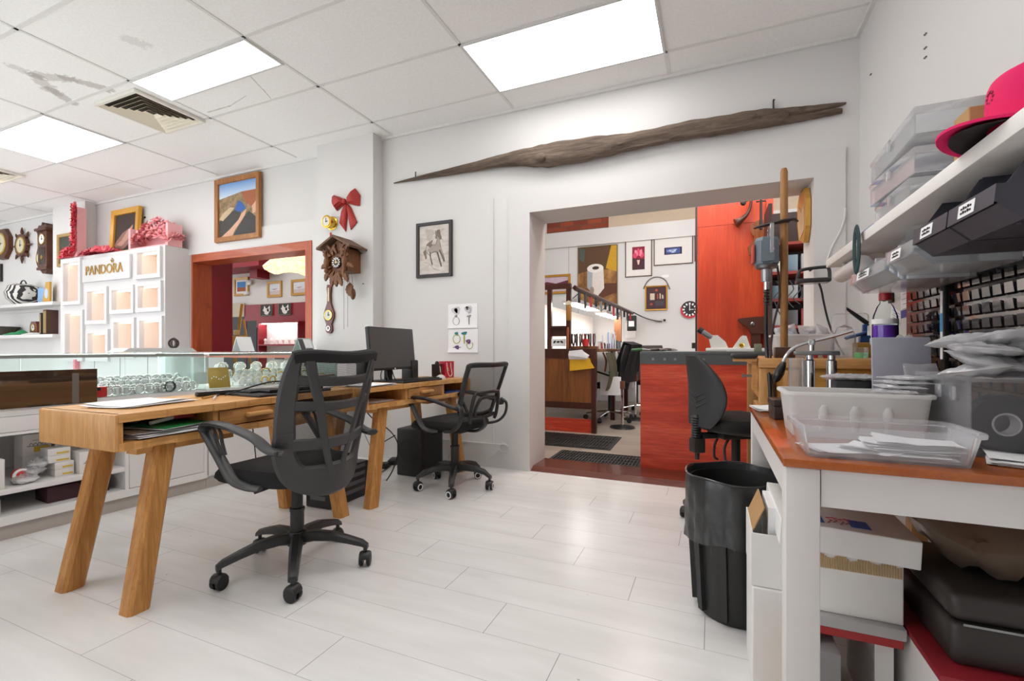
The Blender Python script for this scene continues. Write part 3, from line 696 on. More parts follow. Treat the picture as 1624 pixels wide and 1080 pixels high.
def louvre_bin(y0, y1, mat, label, card, dz=0., fill=None):
    t = thing('storage_bin', label, 'storage bin', (SHX, y0, 1.272+dz), group='bins hooked on the louvre panel'); W = y1-y0-.006; th = .0035
    m = MB(); X1 = .25
    side = [(.004, .041), (.008, .078), (.022, .080), (.080, .172), (X1, .172), (X1, 0), (.048, 0)]
    m.prism(side, 0, th, 'XZ').prism(side, W-th, W, 'XZ')
    m.box(.048, X1, th, W-th, 0, th).box(X1-th, X1, th, W-th, th, .172)
    m.prism([(.048, 0), (.052, .003), (.013, .041), (.009, .037)], th, W-th, 'XZ')
    m.prism([(0, .037), (.004, .080), (.009, .080), (.005, .037)], -.001, W+.001, 'XZ'); m.prism([(0, .037), (.010, .037), (.010, .041), (0, .041)], -.001, W+.001, 'XZ')
    for k in range(4): q = .06+.058*k; m.cyl((q, W*.2, .0), (q, W*.2, -.003), .004, n=6)
    m.build('bin_body', mat, t, smooth=25)
    if card:
        c = MB().prism([(-.0012, .043), (.0022, .074), (.0030, .074), (-.0004, .043)], W*.38, W*.74, 'XZ').build('label_card', PAPER, t, smooth=0)
        s = MB()
        for k in range(2):
            for j in range(5): yy = W*.44+j*W*.05; s.box(-.0016+.0011*k, -.0006+.0011*k, yy, yy+W*.03, .050+.010*k, .0545+.010*k+.002*(j % 2))
        s.build('handwriting', DARK, c, smooth=0)
    if fill:
        for k in range(fill):
            y = .02+(W-.05)*k/max(1, fill); MB().box(.075, .24, y, y+.013, .006, .10+.02*((k*7) % 3), .002).build('content', [PAPER, plain('blue grey sleeve', '#8f9dae', .4)][k % 2], t)
    return t
NAVY = plain('slate storage plastic', '#45444d', .45, var=.06, scale=40)
louvre_bin(1.32, 1.54, NAVY, 'dark slate storage bin nearest the pink cap', True)
louvre_bin(1.545, 1.765, NAVY, 'dark slate storage bin next to the clear bins', True)
louvre_bin(1.77, 2.015, POLY, 'clear storage bin beside the dark slate bins', True, -.022)
louvre_bin(2.02, 2.47, POLY, 'clear storage bin at the far end, stuffed with flat sleeves', True, -.034, 9)
# louvre panel with its uprights
t = thing('louvre_panel', 'black louvred tool panel under the storage bins', 'tool panel', (WALL_X, 1.0, .80))
PB = plain('glossy black steel', '#231f21', .08, var=.1, spec=.9, coat=.4)
m = MB(); PY, PH = 1.74, .47
m.box(-.016, -.001, 0, PY, .0, PH)
nc, nr = 26, 9
for i in range(nc):
    for j in range(nr):
        y = .02+i*(PY-.04)/nc; z = .015+j*(PH-.02)/nr; w2 = .050; h2 = .038
        if i in (7, 8): pass
        m.put([(-.016, y, z), (-.016, y+w2, z), (-.024, y+w2, z+.006), (-.024, y, z+.006), (-.027, y+.003, z+h2), (-.027, y+w2-.003, z+h2), (-.016, y+w2, z+h2-.004), (-.016, y, z+h2-.004)],
              [(0, 1, 2, 3), (3, 2, 5, 4), (4, 5, 6, 7), (0, 3, 4, 7), (1, 6, 5, 2)])
m.build('louvred_sheet', PB, t, smooth=0)
for y in (.62, 1.27): MB().box(-.046, -.029, y, y+.032, -.0, PH+.12, .003).build('upright', DARK, t)
s = MB().box(-.0485, -.0465, 1.276, 1.294, .16, .42).build('paper_strip', PAPER, t, smooth=0)
MB().box(-.0495, -.0485, 1.276, 1.294, .265, .335).build('blue_band', plain('cyan print', '#2b9fd8', .5), s, smooth=0)
# ---- things on the shelf
PINK = plain('hot pink cloth', '#e2005f', .75, var=.06, scale=300, bump=.1)
CAPY, CAPX = 1.0, .66
t = thing('cap', 'hot pink baseball cap with its brim over the shelf edge', 'cap', (.664, 1.375, SHZ+.001), math.radians(184))
dome = MB()
def cap_fn(u, v):
    a = 2*PI*u; k = math.sin(v*PI/2); r = .102*math.sqrt(max(0, 1-v**3.4))
    front = max(0, math.cos(a)); return (r*1.06*math.cos(a)-.006, r*.88*math.sin(a), .022+.132*math.sin(v*PI/2)**.9*(1-.10*front*v)+.0*k)
dome.grid(cap_fn, 36, 14); dome.build('crown', PINK, t, smooth=60)
def brim(u, v):
    a = (u-.5)*PI*.86; r0, r1 = .097, .098+.088*math.cos((u-.5)*PI*.97)**.6; r = r0+(r1-r0)*v
    return (r*1.03*math.cos(a)-.004, .9*r*math.sin(a)*(1+.0*v), .030-.034*(math.sin(a)**2)*(.25+.75*v)-.012*v)
b = MB(); b.grid(brim, 28, 8, thick=.006); b.build('brim', PINK, t, smooth=60)
b = MB(); b.grid(lambda u, v: Vector(brim(u, .02+v*.74))-Vector((0, 0, .0085)), 24, 5, thick=.002); b.build('brim_underside', plain('black lining', '#231a1c', .8), t)
e = MB()
for k in range(8): a = 2*PI*k/8; e.sphere((.0985, .010*math.cos(a), .088+.012*math.sin(a)), (.004, .004, .004), 8, 6)
e.build('embroidered_ring', plain('dark pink thread', '#8a0f45', .7), t)
MB().sphere((-.006, 0, .153), (.007, .007, .004), 10, 6).build('top_button', PINK, t)
m = MB().box(0, .20, 0, .08, 0, .135, .003)
tag(m.build('carton', CARDB, loc=(.585, 1.515, SHZ+.001), smooth=0), 'brown cardboard carton on the shelf behind the cap brim', 'carton')
def flat_case(z, y0, y1, x0, x1, h, mat, label, fill, rz=0., tint=None):
    t = thing('storage_case', label, 'storage case', ((x0+x1)/2, (y0+y1)/2, z), rz, 'clear storage cases stacked on the shelf'); hx, hy = (x1-x0)/2, (y1-y0)/2
    MB().box(-hx, hx, -hy, hy, .0, .003).box(-hx, -hx+.003, -hy, hy, .003, h*.7).box(hx-.003, hx, -hy, hy, .003, h*.7).box(-hx+.003, hx-.003, -hy, -hy+.003, .003, h*.7).box(-hx+.003, hx-.003, hy-.003, hy, .003, h*.7).build('tray', mat, t, smooth=0)
    MB().box(-hx-.003, hx+.003, -hy-.003, hy+.003, h*.72, h-.002, .006).build('lid', mat, t)
    MB().box(-hx-.007, -hx-.0035, -.02, .02, h*.5, h*.85, .001).build('latch', mat, t)
    for k in range(fill): q = -hy+.02+k*(2*hy-.06)/fill; MB().box(-hx+.01, hx-.01, q, q+.022, .004, .012+.012*(k % 3), .001).build('content', [PAPER, plain('grey sleeve', '#a8a6a8', .5), plain('pale pink sleeve', '#e7b6b2', .5)][k % 3], t, smooth=0)
    if tint: MB().box(-hx+.004, -hx+.006, -hy+.01, hy-.01, .006, h*.62).build('pink_insert', plain('pale pink sleeve', '#e7b6b2', .5), t, smooth=0)
z = SHZ+.001
MB_b = tag(MB().box(-.09, .09, -.10, .10, 0, .045, .004).build('tin', plain('blue tin', '#3c5fa8', .4), loc=(.69, 2.43, z)), 'small blue box on the shelf behind the clear cases', 'box')
flat_case(z, 1.90, 2.24, .585, .80, .09, POLY, 'lowest clear storage case of the stack on the shelf', 4)
flat_case(z+.091, 1.88, 2.26, .58, .80, .09, POLY, 'middle clear storage case of the shelf stack, pink inside', 5, .05, True)
flat_case(z+.182, 1.78, 2.26, .57, .81, .088, POLY, 'topmost clear storage case of the stack on the shelf', 6, -.03)
# strap looped over the shelf edge
m = MB(); m.tube([(.533+.0*math.cos(a), 2.28+.032*math.cos(a), 1.40+.085*math.sin(a)) for a in [2*PI*i/28 for i in range(28)]], .017, 8, closed=True, flat=.3, up=(0, 0, 1) if False else None)
tag(m.build('strap', plain('bottle green webbing', '#16393a', .6)), 'dark green strap loop hanging from the shelf edge', 'strap')
# hook and notes on the wall under the bins
m = MB(); m.tube(smooth_pts([(.848, 2.98, 1.26), (.82, 2.98, 1.262), (.80, 2.93, 1.25), (.81, 2.88, 1.255)], 4), .011, 8); m.box(.838, .8495, 2.95, 3.01, 1.235, 1.29, .004)
tag(m.build('wall_hook', DARK), 'black wall hook under the far clear bin', 'hook')
def note(y0, y1, z0, z1, label, tilt=0., extra=None):
    t = thing('paper_note', label, 'note', (WALL_X-.0015, (y0+y1)/2, (z0+z1)/2)); t.rotation_euler = (tilt, 0, 0); h, v = (y1-y0)/2, (z1-z0)/2
    MB().box(-.0008, .0008, -h, h, -v, v).build('sheet', PAPER, t, smooth=0)
    m = MB()
    for k in range(5): m.box(-.0013, -.0009, -h*.8, h*(.7-.2*(k % 2)), v*.6-k*v*.28, v*.6-k*v*.28+.003)
    m.build('lines_of_text', plain('grey ink', '#8d8d92', .7), t, smooth=0)
    if extra: MB().box(-.0015, -.0009, -h, h, -v, -v*.55).box(-.0015, -.0009, -h, -h*.7, -v, v).build('printed_edge', plain('violet print', '#4b3f92', .6), t, smooth=0)
note(2.86, 3.0, 1.12, 1.20, 'tilted white paper slip on the wall above the blue clamp', .3)
note(2.74, 2.86, 1.15, 1.32, 'white and violet notice on the wall beside the louvred panel', -.05, True)
# nail holes high on the right wall
for k, (x, y) in enumerate(((1469, 54), (1469, 76), (1469, 91), (1382, 118))):
    p = atx(x, y, WALL_X); m = MB().cyl((-.006, -.006, 0), (0.0, -.006, 0), .004, n=8).cyl((-.006, .008, .002), (0, .008, .002), .004, n=8)
    tag(m.build('wall_plug', plain('grey plug', '#6f6c6a', .7), loc=p), 'pair of small grey wall plugs high on the bare wall', 'wall plug', 'wall plugs in the bare wall')
# ================================================================ THINGS ON THE ORANGE TOPPED TABLE
tz = TZ+.0006
def open_tub(name, label, x0, x1, y0, y1, z0, h, mat, taper=.012, rim=.010, cat='tub', corner=.02, bumps=0):
    """moulded tub with sloping walls, rounded corners and an out-turned rim"""
    t = thing(name, label, cat, ((x0+x1)/2, (y0+y1)/2, z0)); hx, hy = (x1-x0)/2, (y1-y0)/2; n = 6
    def loop(dx, z, r):
        o = []
        for cx, cy, a0 in ((1, 1, 0), (-1, 1, PI/2), (-1, -1, PI), (1, -1, 3*PI/2)):
            for i in range(n+1):
                a = a0+PI/2*i/n; o.append((cx*(hx+dx-r)+r*math.cos(a), cy*(hy+dx-r)+r*math.sin(a), z))
        return o
    K = 4*(n+1); prof = [(-rim-taper, 0, corner*.7), (-rim-taper*.8, .004, corner), (-rim, h-.012, corner), (-.001, h-.010, corner+.008), (0, h-.004, corner+.008), (-.002, h, corner+.008), (-rim-.002, h, corner), (-rim-taper*.9-.002, .006, corner)]
    vs = []; [vs.extend(loop(*p)) for p in prof]; fs = [tuple(range(K-1, -1, -1)), tuple((len(prof)-1)*K+i for i in range(K-1, -1, -1))]
    for i in range(len(prof)-1):
        for j in range(K): fs.append((i*K+j, i*K+(j+1) % K, (i+1)*K+(j+1) % K, (i+1)*K+j))
    m = MB(); m.put(vs, fs); m.build('tub_body', mat, t, smooth=50)
    for k in range(bumps):
        x = -hx*.45+k*hx*.42; b = MB(); b.tube([(x, -hy+rim+taper*.6-.004, h*.18), (x, -hy+rim+taper*.3-.006, h*.60), (x, -hy+rim-.004, h*.72)], [.010, .013, .006], 10); b.build('moulded_rib', mat, t)
    return t
def paper_pile(name, label, x, y, z, w, d, n, rz=0., mat=None, sag=.004, dz=.0022, cat='papers', jitter=.12, seed=1, group=None):
    """loose sheets, each turned a little"""
    r = random.Random(seed); t = thing(name, label, cat, (x, y, z), rz, group)
    for k in range(n):
        a = (r.random()-.5)*2*jitter; ox, oy = (r.random()-.5)*.04*w/.2, (r.random()-.5)*.03; c, s = math.cos(a), math.sin(a); ph = r.random()*6
        def fn(u, v):
            p, q = (u-.5)*w, (v-.5)*d; zz = k*dz+.0006+sag*(.5+.5*math.sin(ph+u*4+v*2))*abs(u-.5)*1.6*(k+1)/n
            return (ox+p*c-q*s, oy+p*s+q*c, zz)
        m = MB(); m.grid(fn, 8, 6, thick=.0006); m.build('sheet', mat or PAPER, t, smooth=60)
    return t
WTUB = clear('white tub plastic', '#f3f3f2', .12, .25, haze=.86)
open_tub('plastic_tub', 'opaque white plastic tub behind the clear tub on the orange table', .188, .535, 1.525, 1.735, tz, .128, WTUB, .014, bumps=3)
CTUB = clear('frosted clear plastic', '#fbfcfe', .14, .12, haze=.22)
open_tub('plastic_tub', 'clear plastic tub of envelopes at the front of the orange table', .180, .522, 1.238, 1.455, tz, .074, CTUB, .014, corner=.03)
paper_pile('envelope_stack', 'stack of white envelopes lying in the clear tub', .415, 1.345, tz+.008, .15, .10, 9, -.12, sag=.010, dz=.0036, seed=3)
paper_pile('paper_sheet', 'single white sheet flat in the clear tub beside the envelopes', .265, 1.345, tz+.008, .12, .10, 2, .35, seed=5)
paper_pile('folded_paper', 'creased white sheet propped between the loose sheet and the envelopes', .335, 1.325, tz+.013, .07, .09, 2, .8, sag=.012, seed=8)
paper_pile('paper_stack', 'papers on the orange table in front of the big clear box', .66, 1.345, tz, .20, .11, 6, -.25, sag=.006, seed=12)
paper_pile('paper_stack', 'few white papers on the far corner of the orange table by the stool', .205, 2.17, tz, .09, .16, 4, .2, sag=.006, seed=14)
t = thing('jewellery_box', 'small dark brown box behind the white tub', 'box', (.235, 1.93, tz), .1)
MB().box(-.04, .10, -.05, .05, 0, .045, .003).build('box_base', plain('dark brown lacquer', '#2f2724', .3), t)
MB().box(-.042, .102, -.052, .052, .0455, .07, .004).build('lid', plain('dark brown lacquer', '#2f2724', .3), t)
# big clear box with a tape roll inside and bags heaped on its lid
t = thing('storage_box', 'big clear plastic box holding a black roll, bags heaped on its lid', 'storage box', (.548, 1.415, tz))
CBX = clear('smoky clear plastic', '#f4f4f6', .12, .12, haze=.10)
bw, bd, bh = .285, .30, .172
MB().box(0, bw, 0, bd, 0, .004).box(0, .004, 0, bd, .004, bh).box(bw-.004, bw, 0, bd, .004, bh).box(.004, bw-.004, 0, .004, .004, bh).box(.004, bw-.004, bd-.004, bd, .004, bh).build('box_body', CBX, t, smooth=0)
MB().box(-.006, bw+.0, -.006, bd+.006, bh, bh+.012, .004).build('lid', CTUB, t)
for y in (.06, .14): MB().box(-.006, -.0005, y, y+.03, bh-.05, bh-.015, .003).build('clip', CTUB, t)
t2 = thing('tape_roll', 'thick black tape roll standing inside the big clear box', 'tape', (.548+.0755, 1.415+.045, tz+.005))
m = MB(); m.lathe([(.027, -.02), (.066, -.02), (.068, -.018), (.068, .018), (.066, .02), (.027, .02), (.027, -.02)], (0, 0, .069), 40, axis='Y'); m.build('tape', plain('black tape', '#2d2a29', .5), t2)
m = MB(); m.lathe([(.023, -.0205), (.0268, -.0205), (.0268, .0205), (.023, .0205), (.023, -.0205)], (0, 0, .069), 32, axis='Y'); m.build('core', CARDW, t2)
tag(MB().box(.01, bw-.01, .10, bd-.01, .005, .10, .004).build('packet', plain('grey wrapping', '#a7a5a4', .6), loc=(.548, 1.415, tz)), 'grey packet filling the back of the big clear box', 'packet')
def plastic_bag(label, x, y, z, w, d, h, rz, seed, group, mat=None, inner=None):
    """zip bag lying as a crumpled pillow"""
    r = random.Random(seed); f1, f2, f3 = r.random()*6, r.random()*6, r.random()*6; t = thing('zip_bag', label, 'plastic bag', (x, y, z), rz, group); m = MB()
    def fn(sg):
        def g(u, v):
            e = (math.sin(PI*u)*math.sin(PI*v))**.5 if 0 < u < 1 and 0 < v < 1 else 0
            cr = .5*abs(math.sin(f1+u*7+v*4))+.4*abs(math.sin(f2+v*9-u*5))+.35*abs(math.sin(f3+u*15+v*12))-.55
            return ((u-.5)*w*(1+.03*math.sin(f2+v*7)), (v-.5)*d*(1+.03*math.sin(f1+u*6)), h*.5+sg*h*.5*e*(.8+cr)+.0*u)
        return g
    m.grid(fn(1), 26, 20); m.grid(fn(-1), 16, 12); m.build('film', mat or BAGP, t, smooth=28)
    MB().box(-w*.48, w*.48, d*.40, d*.42, h*.5-.0012, h*.5+.0012).build('zip_strip', PAPER, t, smooth=0)
    if inner: MB().box(-w*.33, w*.33, -d*.34, d*.28, h*.5-.004, h*.5+.004, .002).build('contents', inner, t)
    return t
LIDZ = tz+bh+.0125; BG = 'zip bags heaped on the clear box lid'; r = random.Random(4)
for k in range(16):
    lay = k//4; q = k % 4
    b_ = plastic_bag('crumpled clear zip bag in the heap on the big clear box', .60+.055*q+r.uniform(-.015, .015), 1.50+r.uniform(-.04, .08), LIDZ+.0005+.024*lay, .11+.03*r.random(), .13, .028, r.uniform(-.9, .9), 20+k, BG, inner=PAPER)
    b_.rotation_euler = (r.uniform(-.2, .25), r.uniform(-.22, .22), r.uniform(-.9, .9))
for k in range(4):
    plastic_bag('clear zip bag lying over the white tub rim', .46+.016*k, 1.60+.02*k, tz+.127+.011*k, .10, .12, .012, -.3+.25*k, 50+k, 'zip bags over the white tub', inner=PAPER)
t = plastic_bag('clear zip bag leaning on the grey lid', .575, 1.765, tz+.15, .09, .11, .014, .2, 60, None); t.rotation_euler = (1.2, 0, .2)
# grey lid leaning behind
t = thing('box_lid', 'flat grey box lid standing behind the tubs', 'lid', (.535, 1.79, tz), .04); t.rotation_euler = (-.06, 0, .03)
GL = plain('lilac grey plastic', '#9b9aa5', .5)
MB().box(-.075, .075, -.006, .006, 0, .285, .005).build('panel', GL, t); MB().box(-.075, .075, .006, .014, .262, .285, .003).build('rim', GL, t)
tag(MB().box(-.07, .07, -.035, .035, 0, .145, .004).build('document_tray', plain('black card tray', '#26272c', .5), loc=(.44, 1.86, tz)), 'black card tray with clear sleeves behind the white tub', 'tray')
for k in range(5): 
    plastic_bag('clear sleeve packed in the black card tray', .385+.024*k, 1.858, tz+.146, .10, .06, .018, .3*k, 70+k, 'clear sleeves in the black tray')
# lever tool on chrome pillars
t = thing('lever_press', 'chrome bench lever press with a black teardrop handle', 'lever press', (.335, 2.02, tz))
MB().box(-.075, .105, -.045, .045, 0, .016, .003).build('base_plate', STEEL, t)
for x in (-.005, .062): MB().lathe([(0, .0165), (.017, .0165), (.017, .205), (.012, .21), (.012, .225), (0, .225)], (x, 0, 0), 20).build('pillar', CHROME, t)
MB().box(-.055, .085, -.022, .022, .2255, .241, .004).build('crosshead', STEEL, t)
MB().lathe([(.022, .02), (.026, .02), (.026, .215), (.022, .215), (.022, .02)], (-.048, .0, 0), 20).build('clear_tube', POLY, t)
MB().cyl((0.0, 0, .242), (0.0, 0, .275), .009, n=12).box(-.011, .011, -.010, .010, .262, .285, .003).build('pivot', CHROME, t)
lv = MB(); lv.tube(smooth_pts([(.125, -.002, .315), (.06, -.002, .293), (-.02, -.002, .270), (-.062, -.002, .248), (-.085, -.002, .215), (-.092, -.002, .192)], 5), .0065, 10, flat=1.0); o = lv.build('lever', CHROME, t)
MB().tube([(-.088, -.002, .20), (-.094, -.002, .185), (-.104, -.002, .160), (-.114, -.002, .135), (-.118, -.002, .122)], [.008, .013, .018, .015, .005], 14).build('handle', plain('black bakelite', '#1c1a19', .25), o)
tag(MB().box(0, .15, 0, .012, 0, .14, .002).build('clear_panel', POLY, loc=(.40, 2.05, tz), rz=.1), 'clear acrylic panel standing behind the lever press', 'acrylic panel')

# ================================================================ THINGS ON THE WORKBENCH
bz = BZ+.0006
t = open_tub('plastic_tub', 'white plastic tub on the timber workbench behind the rod stand', .285, .565, 2.73, 2.97, bz, .118, WTUB, .014)
for k, (x, y, h) in enumerate(((.36, 2.83, .07), (.45, 2.86, .10), (.50, 2.84, .085))):
    q = plastic_bag('clear bag poking out of the tub on the workbench', x, y, bz+.10, .10, .12, .05, .4*k, 90+k, 'bags in the workbench tub', inner=plain('pale blue tissue', '#c9d6ee', .6) if k == 0 else PAPER); q.rotation_euler = (1.25, .25*(k-1), .5*k)
t = thing('specimen_jar', 'round clear jar standing in front of the clear dust cover', 'jar', (.60, 2.78, bz)); MB().lathe([(.0, 0), (.045, 0), (.047, .004), (.047, .11), (.03, .15), (.0, .165)], n=24).build('jar_body', POLY, t); 
t = thing('dust_cover', 'clear plastic box lid standing on edge on the workbench by the wall', 'box lid', (.70, 3.12, bz))
MB().box(-.085, .085, -.03, .03, 0, .24, .02, seg=3).build('cover', POLY, t); MB().box(-.088, .088, -.033, .033, .03, .045, .004).build('rim', POLY, t)
# purple bottle
t = thing('spray_bottle', 'clear bottle half full of purple liquid with a red cap', 'bottle', (.715, 2.60, bz))
MB().lathe([(0, .0), (.044, .0), (.048, .006), (.048, .17), (.044, .195), (.030, .235), (.020, .250), (.020, .262)], n=28).build('bottle_body', GLASS, t)
MB().lathe([(0, .004), (.0455, .006), (.0455, .150), (0, .150)], n=28).build('liquid', plain('purple liquid', '#6a2fb4', .15, var=.03), t)
MB().lathe([(0, .262), (.024, .262), (.024, .292), (.021, .296), (0, .296)], n=24).build('cap', plain('red cap', '#a5202c', .4), t)
MB().lathe([(.0486, .155), (.0490, .155), (.0490, .178), (.0486, .178), (.0486, .155)], n=28).build('label_band', PAPER, t)
plastic_bag('crumpled clear bag behind the purple bottle', .755, 2.50, bz, .10, .14, .09, .5, 101, None)
# blue spring clamp on an ochre block
t = thing('wooden_block', 'ochre wooden block under the blue clamp', 'block', (.695, 2.83, bz)); MB().box(-.04, .04, -.05, .05, 0, .075, .003).build('block', wood('ochre block', '#8f6220', '#b3842f', axis='X', rough=.5), t)
t = thing('bench_clamp', 'blue bench clamp with long dark jaws pointing up', 'clamp', (.695, 2.83, bz+.0755))
BLU = plain('blue enamel', '#274a7c', .35)
MB().box(-.022, .022, -.02, .02, 0, .035, .005).box(-.010, .010, -.010, .010, .035, .09, .003).build('body', BLU, t)
MB().tube(smooth_pts([(.0, -.022, .05), (-.03, -.024, .038), (-.075, -.024, .024), (-.085, -.024, .018)], 4), [.014]*4*3+[.010], 8, flat=.6).build('handle', BLU, t)
for q in (0, 1): MB().tube([(.015, .0, .085+.012*q), (-.04, 0, .135+.010*q), (-.075, 0, .168+.008*q)], [.007, .006, .003], 8).build('jaw', DARK, t)
t = thing('jar_lid', 'bright green screw lid in front of the ochre block', 'lid', (.655, 2.73, bz)); MB().lathe([(0, 0), (.026, 0), (.026, .022), (.023, .025), (0, .025)], n=20).build('lid', plain('bright green plastic', '#3fd05c', .4), t)
MB_c = tag(MB().box(-.06, .06, -.04, .04, 0, .05, .004).build('carton', POLY, loc=(.60, 2.66, bz)), 'low clear box in front of the green lid', 'box')
for k, (x, y, c, lab) in enumerate(((.50, 2.60, '#8f2f3b', 'round dark red bowl on the workbench behind the lever press'), (.44, 2.62, '#c43b4e', 'small red pot beside the dark red bowl'))):
    tag(MB().lathe([(0, 0), (.02, 0), (.034-.008*k, .03), (.031-.008*k, .03), (.018, .006), (0, .006)], n=18).build('bowl', plain(lab[:14], c, .35), loc=(x, y, bz)), lab, 'bowl')
# rod stand with the hanging flex-shaft motor
RX, RY = .318, 2.60
t = thing('rod_stand', 'upright wooden rod in a dark block holding the hanging motor', 'stand', (RX, RY, bz))
MB().box(-.042, .042, -.04, .04, 0, .052, .004).cyl((-.03, -.0405, .02), (-.03, -.044, .02), .005, n=8).cyl((.03, -.0405, .02), (.03, -.044, .02), .005, n=8).build('socket_block', plain('dark brown block', '#4b2c22', .4), t)
MB().lathe([(0, .0525), (.0165, .0525), (.0175, .5), (.0165, .90), (.012, .917), (0, .92)], n=18).build('rod', wood('worn rod', '#7a5026', '#a5733e', '#b88a52', 'Z', .55, 1.4), t)
hk = MB(); hk.tube([(.055, .0, .655), (.04, -.019, .664), (.0, -.024, .660), (-.05, -.02, .652), (-.105, -.01, .645), (-.13, 0, .640)], [.008, .012, .014, .014, .012, .006], 10, flat=.55); hk.tube([(.021*math.cos(a), .021*math.sin(a), .657) for a in [2*PI*i/16 for i in range(16)]], .006, 6, closed=True)
hk.build('hanger_arm', plain('dark steel', '#4a4543', .4, .6), t)
MX = RX-.078; mz = bz
t = thing('flex_shaft_motor', 'grey hanging flex shaft motor with red side and black drive cable', 'motor', (MX, RY-.028, bz+.40))
GRY = plain('grey blue enamel', '#68747b', .4)
m = MB(); m.lathe([(0, .045), (.048, .045), (.056, .055), (.056, .165), (.050, .18), (0, .18)], n=8, xf=Matrix.Rotation(PI/8, 4, 'Z')); m.box(-.030, .030, -.060, -.050, .06, .16, .003); m.build('motor_body', GRY, t, smooth=20)
MB().box(-.064, -.052, -.034, .030, .06, .15, .004).build('red_plate', plain('red enamel', '#c1443a', .4), t)
MB().lathe([(0, .045), (.052, .045), (.046, .034), (.024, .028), (.022, -.03), (0, -.03)], n=20).build('nose', STEEL, t)
m = MB()
for s in (-1, 1): m.box(.010+.0*s, .026, s*.058-.003, s*.058+.003, .10, .235, .001)
m.box(.010, .026, -.060, .060, .232, .238).cyl((.018, -.064, .115), (.018, -.060, .115), .010, n=12); m.build('hanger_strap', CHROME, t, smooth=20)
m = MB(); m.lathe([(0, -.03), (.012, -.03), (.012, -.07), (0, -.07)], n=14); m.build('collar', CHROME, t)
m = MB(); m.tube([(.013*math.cos(a*1.0), .013*math.sin(a), -.07-.075*a/(10*PI)) for a in [i*PI/5 for i in range(51)]], .0035, 5); m.build('spring_guard', plain('black spring', '#2c2827', .35), t)
p0 = Vector((0, 0, -.07)); m = MB(); m.tube(smooth_pts([(0, 0, -.07), (-.002, 0, -.2), (.0, -.005, -.36), (.003, -.115, -.52), (.01, -.14, -.72), (.05, -.12, -.80), (.09, -.06, -.70), (.11, -.02, -.60)], 8), .0085, 8); m.build('drive_cable', DARK, t)
m = MB(); m.tube(smooth_pts([(.05, .03, .05), (.058, .02, -.1), (.03, .01, -.25), (.012, -.06, -.40), (.022, -.112, -.56), (.03, -.13, -.75), (.06, -.11, -.82)], 8), .005, 6); m.build('power_lead', plain('brown lead', '#3a2420', .5), t)
# flood lamp bracketed to the casing and its lead
FL = aty(1290, 446, 3.44)
t = thing('flood_lamp', 'black flood lamp on a U bracket beside the doorway casing', 'flood lamp', FL)
BLK2 = plain('black cast metal', '#2b2a29', .45)
MB().box(-.095, .085, -.06, .055, -.012, .014, .006).build('housing', BLK2, t)
MB().box(-.075, .066, -.045, .04, -.0145, -.0125).build('lamp_glass', plain('grey lamp glass', '#9a9a97', .2), t)
m = MB(); m.tube(smooth_pts([(-.085, .02, .005), (-.08, .02, .05), (-.055, .02, .078), (.05, .02, .088), (.085, .02, .078), (.09, .02, .005)], 5), .0085, 8, flat=1.2)
m.cyl((.0, .02, .085), (.0, .112, .085), .008, n=8); m.build('u_bracket', BLK2, t)
m = MB(); m.tube(smooth_pts([(.03, .0, -.016), (.045, .01, -.06), (.062, .02, -.15), (.085, .02, -.26), (.11, -.05, -.38), (.13, -.15, -.46)], 6), .006, 6); m.build('lead', DARK, t)
m = MB(); pts = [aty(x, y, 3.548) for x, y in ((1341, 330), (1338, 352), (1330, 372), (1318, 395), (1310, 420))]; m.tube(smooth_pts(pts, 5), .006, 6)
tag(m.build('wall_cable', TRIMW), 'white cable running down the casing to the wall shelf', 'cable')

# ================================================================ UNDER THE ORANGE TOPPED TABLE
def carton(name, label, x0, x1, y0, y1, z0, z1, mat, rz=0., cat='carton', tilt=None):
    t = thing(name, label, cat, ((x0+x1)/2, (y0+y1)/2, z0), rz)
    if tilt: t.rotation_euler = (tilt[0], tilt[1], rz)
    hx, hy = (x1-x0)/2, (y1-y0)/2; MB().box(-hx, hx, -hy, hy, 0, z1-z0, .003).build('box_body', mat, t, smooth=20); return t, hx, hy
carton('carton', 'plain white carton on the floor beside the bin', .105, .19, 1.50, 1.76, 0, .318, CARDW)
t = thing('carton', 'open white carton with torn flaps beside the bin liner', 'carton', (.148, 1.63, .3195))
m = MB(); m.box(-.045, .045, -.12, .12, 0, .004).box(-.045, -.041, -.12, .12, .004, .15).box(.041, .045, -.12, .12, .004, .15).box(-.041, .041, -.12, -.116, .004, .15).box(-.041, .041, .116, .12, .004, .15); m.build('box_body', CARDW, t, smooth=0)
MB().prism([(-.041, .1505), (-.012, .22), (-.009, .22), (-.038, .1505)], -.10, .10, 'XZ').build('flap', CARDB, t, smooth=0)
MB().box(.0, .040, -.09, .09, .005, .22, .002).build('paper_wad', PAPER, t, smooth=0)
carton('picture_frame_stack', 'brown framed board leaning on the floor under the table', .20, .225, 1.40, 1.62, 0, .24, CARDB, cat='frame')
carton('folder', 'grey folder standing on the floor under the table', .24, .30, 1.42, 1.64, 0, .22, plain('grey folder', '#8f8d8d', .6), cat='folder')
t, hx, hy = carton('tray', 'red edged box under the torn white carton', .195, .44, 1.46, 1.80, .245, .268, plain('red box edge', '#a82a2a', .5), cat='tray')
for q in (-.10, .09): MB().box(q-.02, q+.02, -.14, .14, -.244, -.001).build('support', CARDW, t, smooth=0)
t, hx, hy = carton('tray', 'grey plastic tray under the torn white carton', .19, .445, 1.455, 1.80, .2685, .298, plain('grey tray plastic', '#b0aeae', .45), cat='tray')
t, hx, hy = carton('carton', 'white carton with a torn corrugated edge under the table', .195, .444, 1.475, 1.79, .2985, .462, CARDW)
m = MB(); r = random.Random(2)
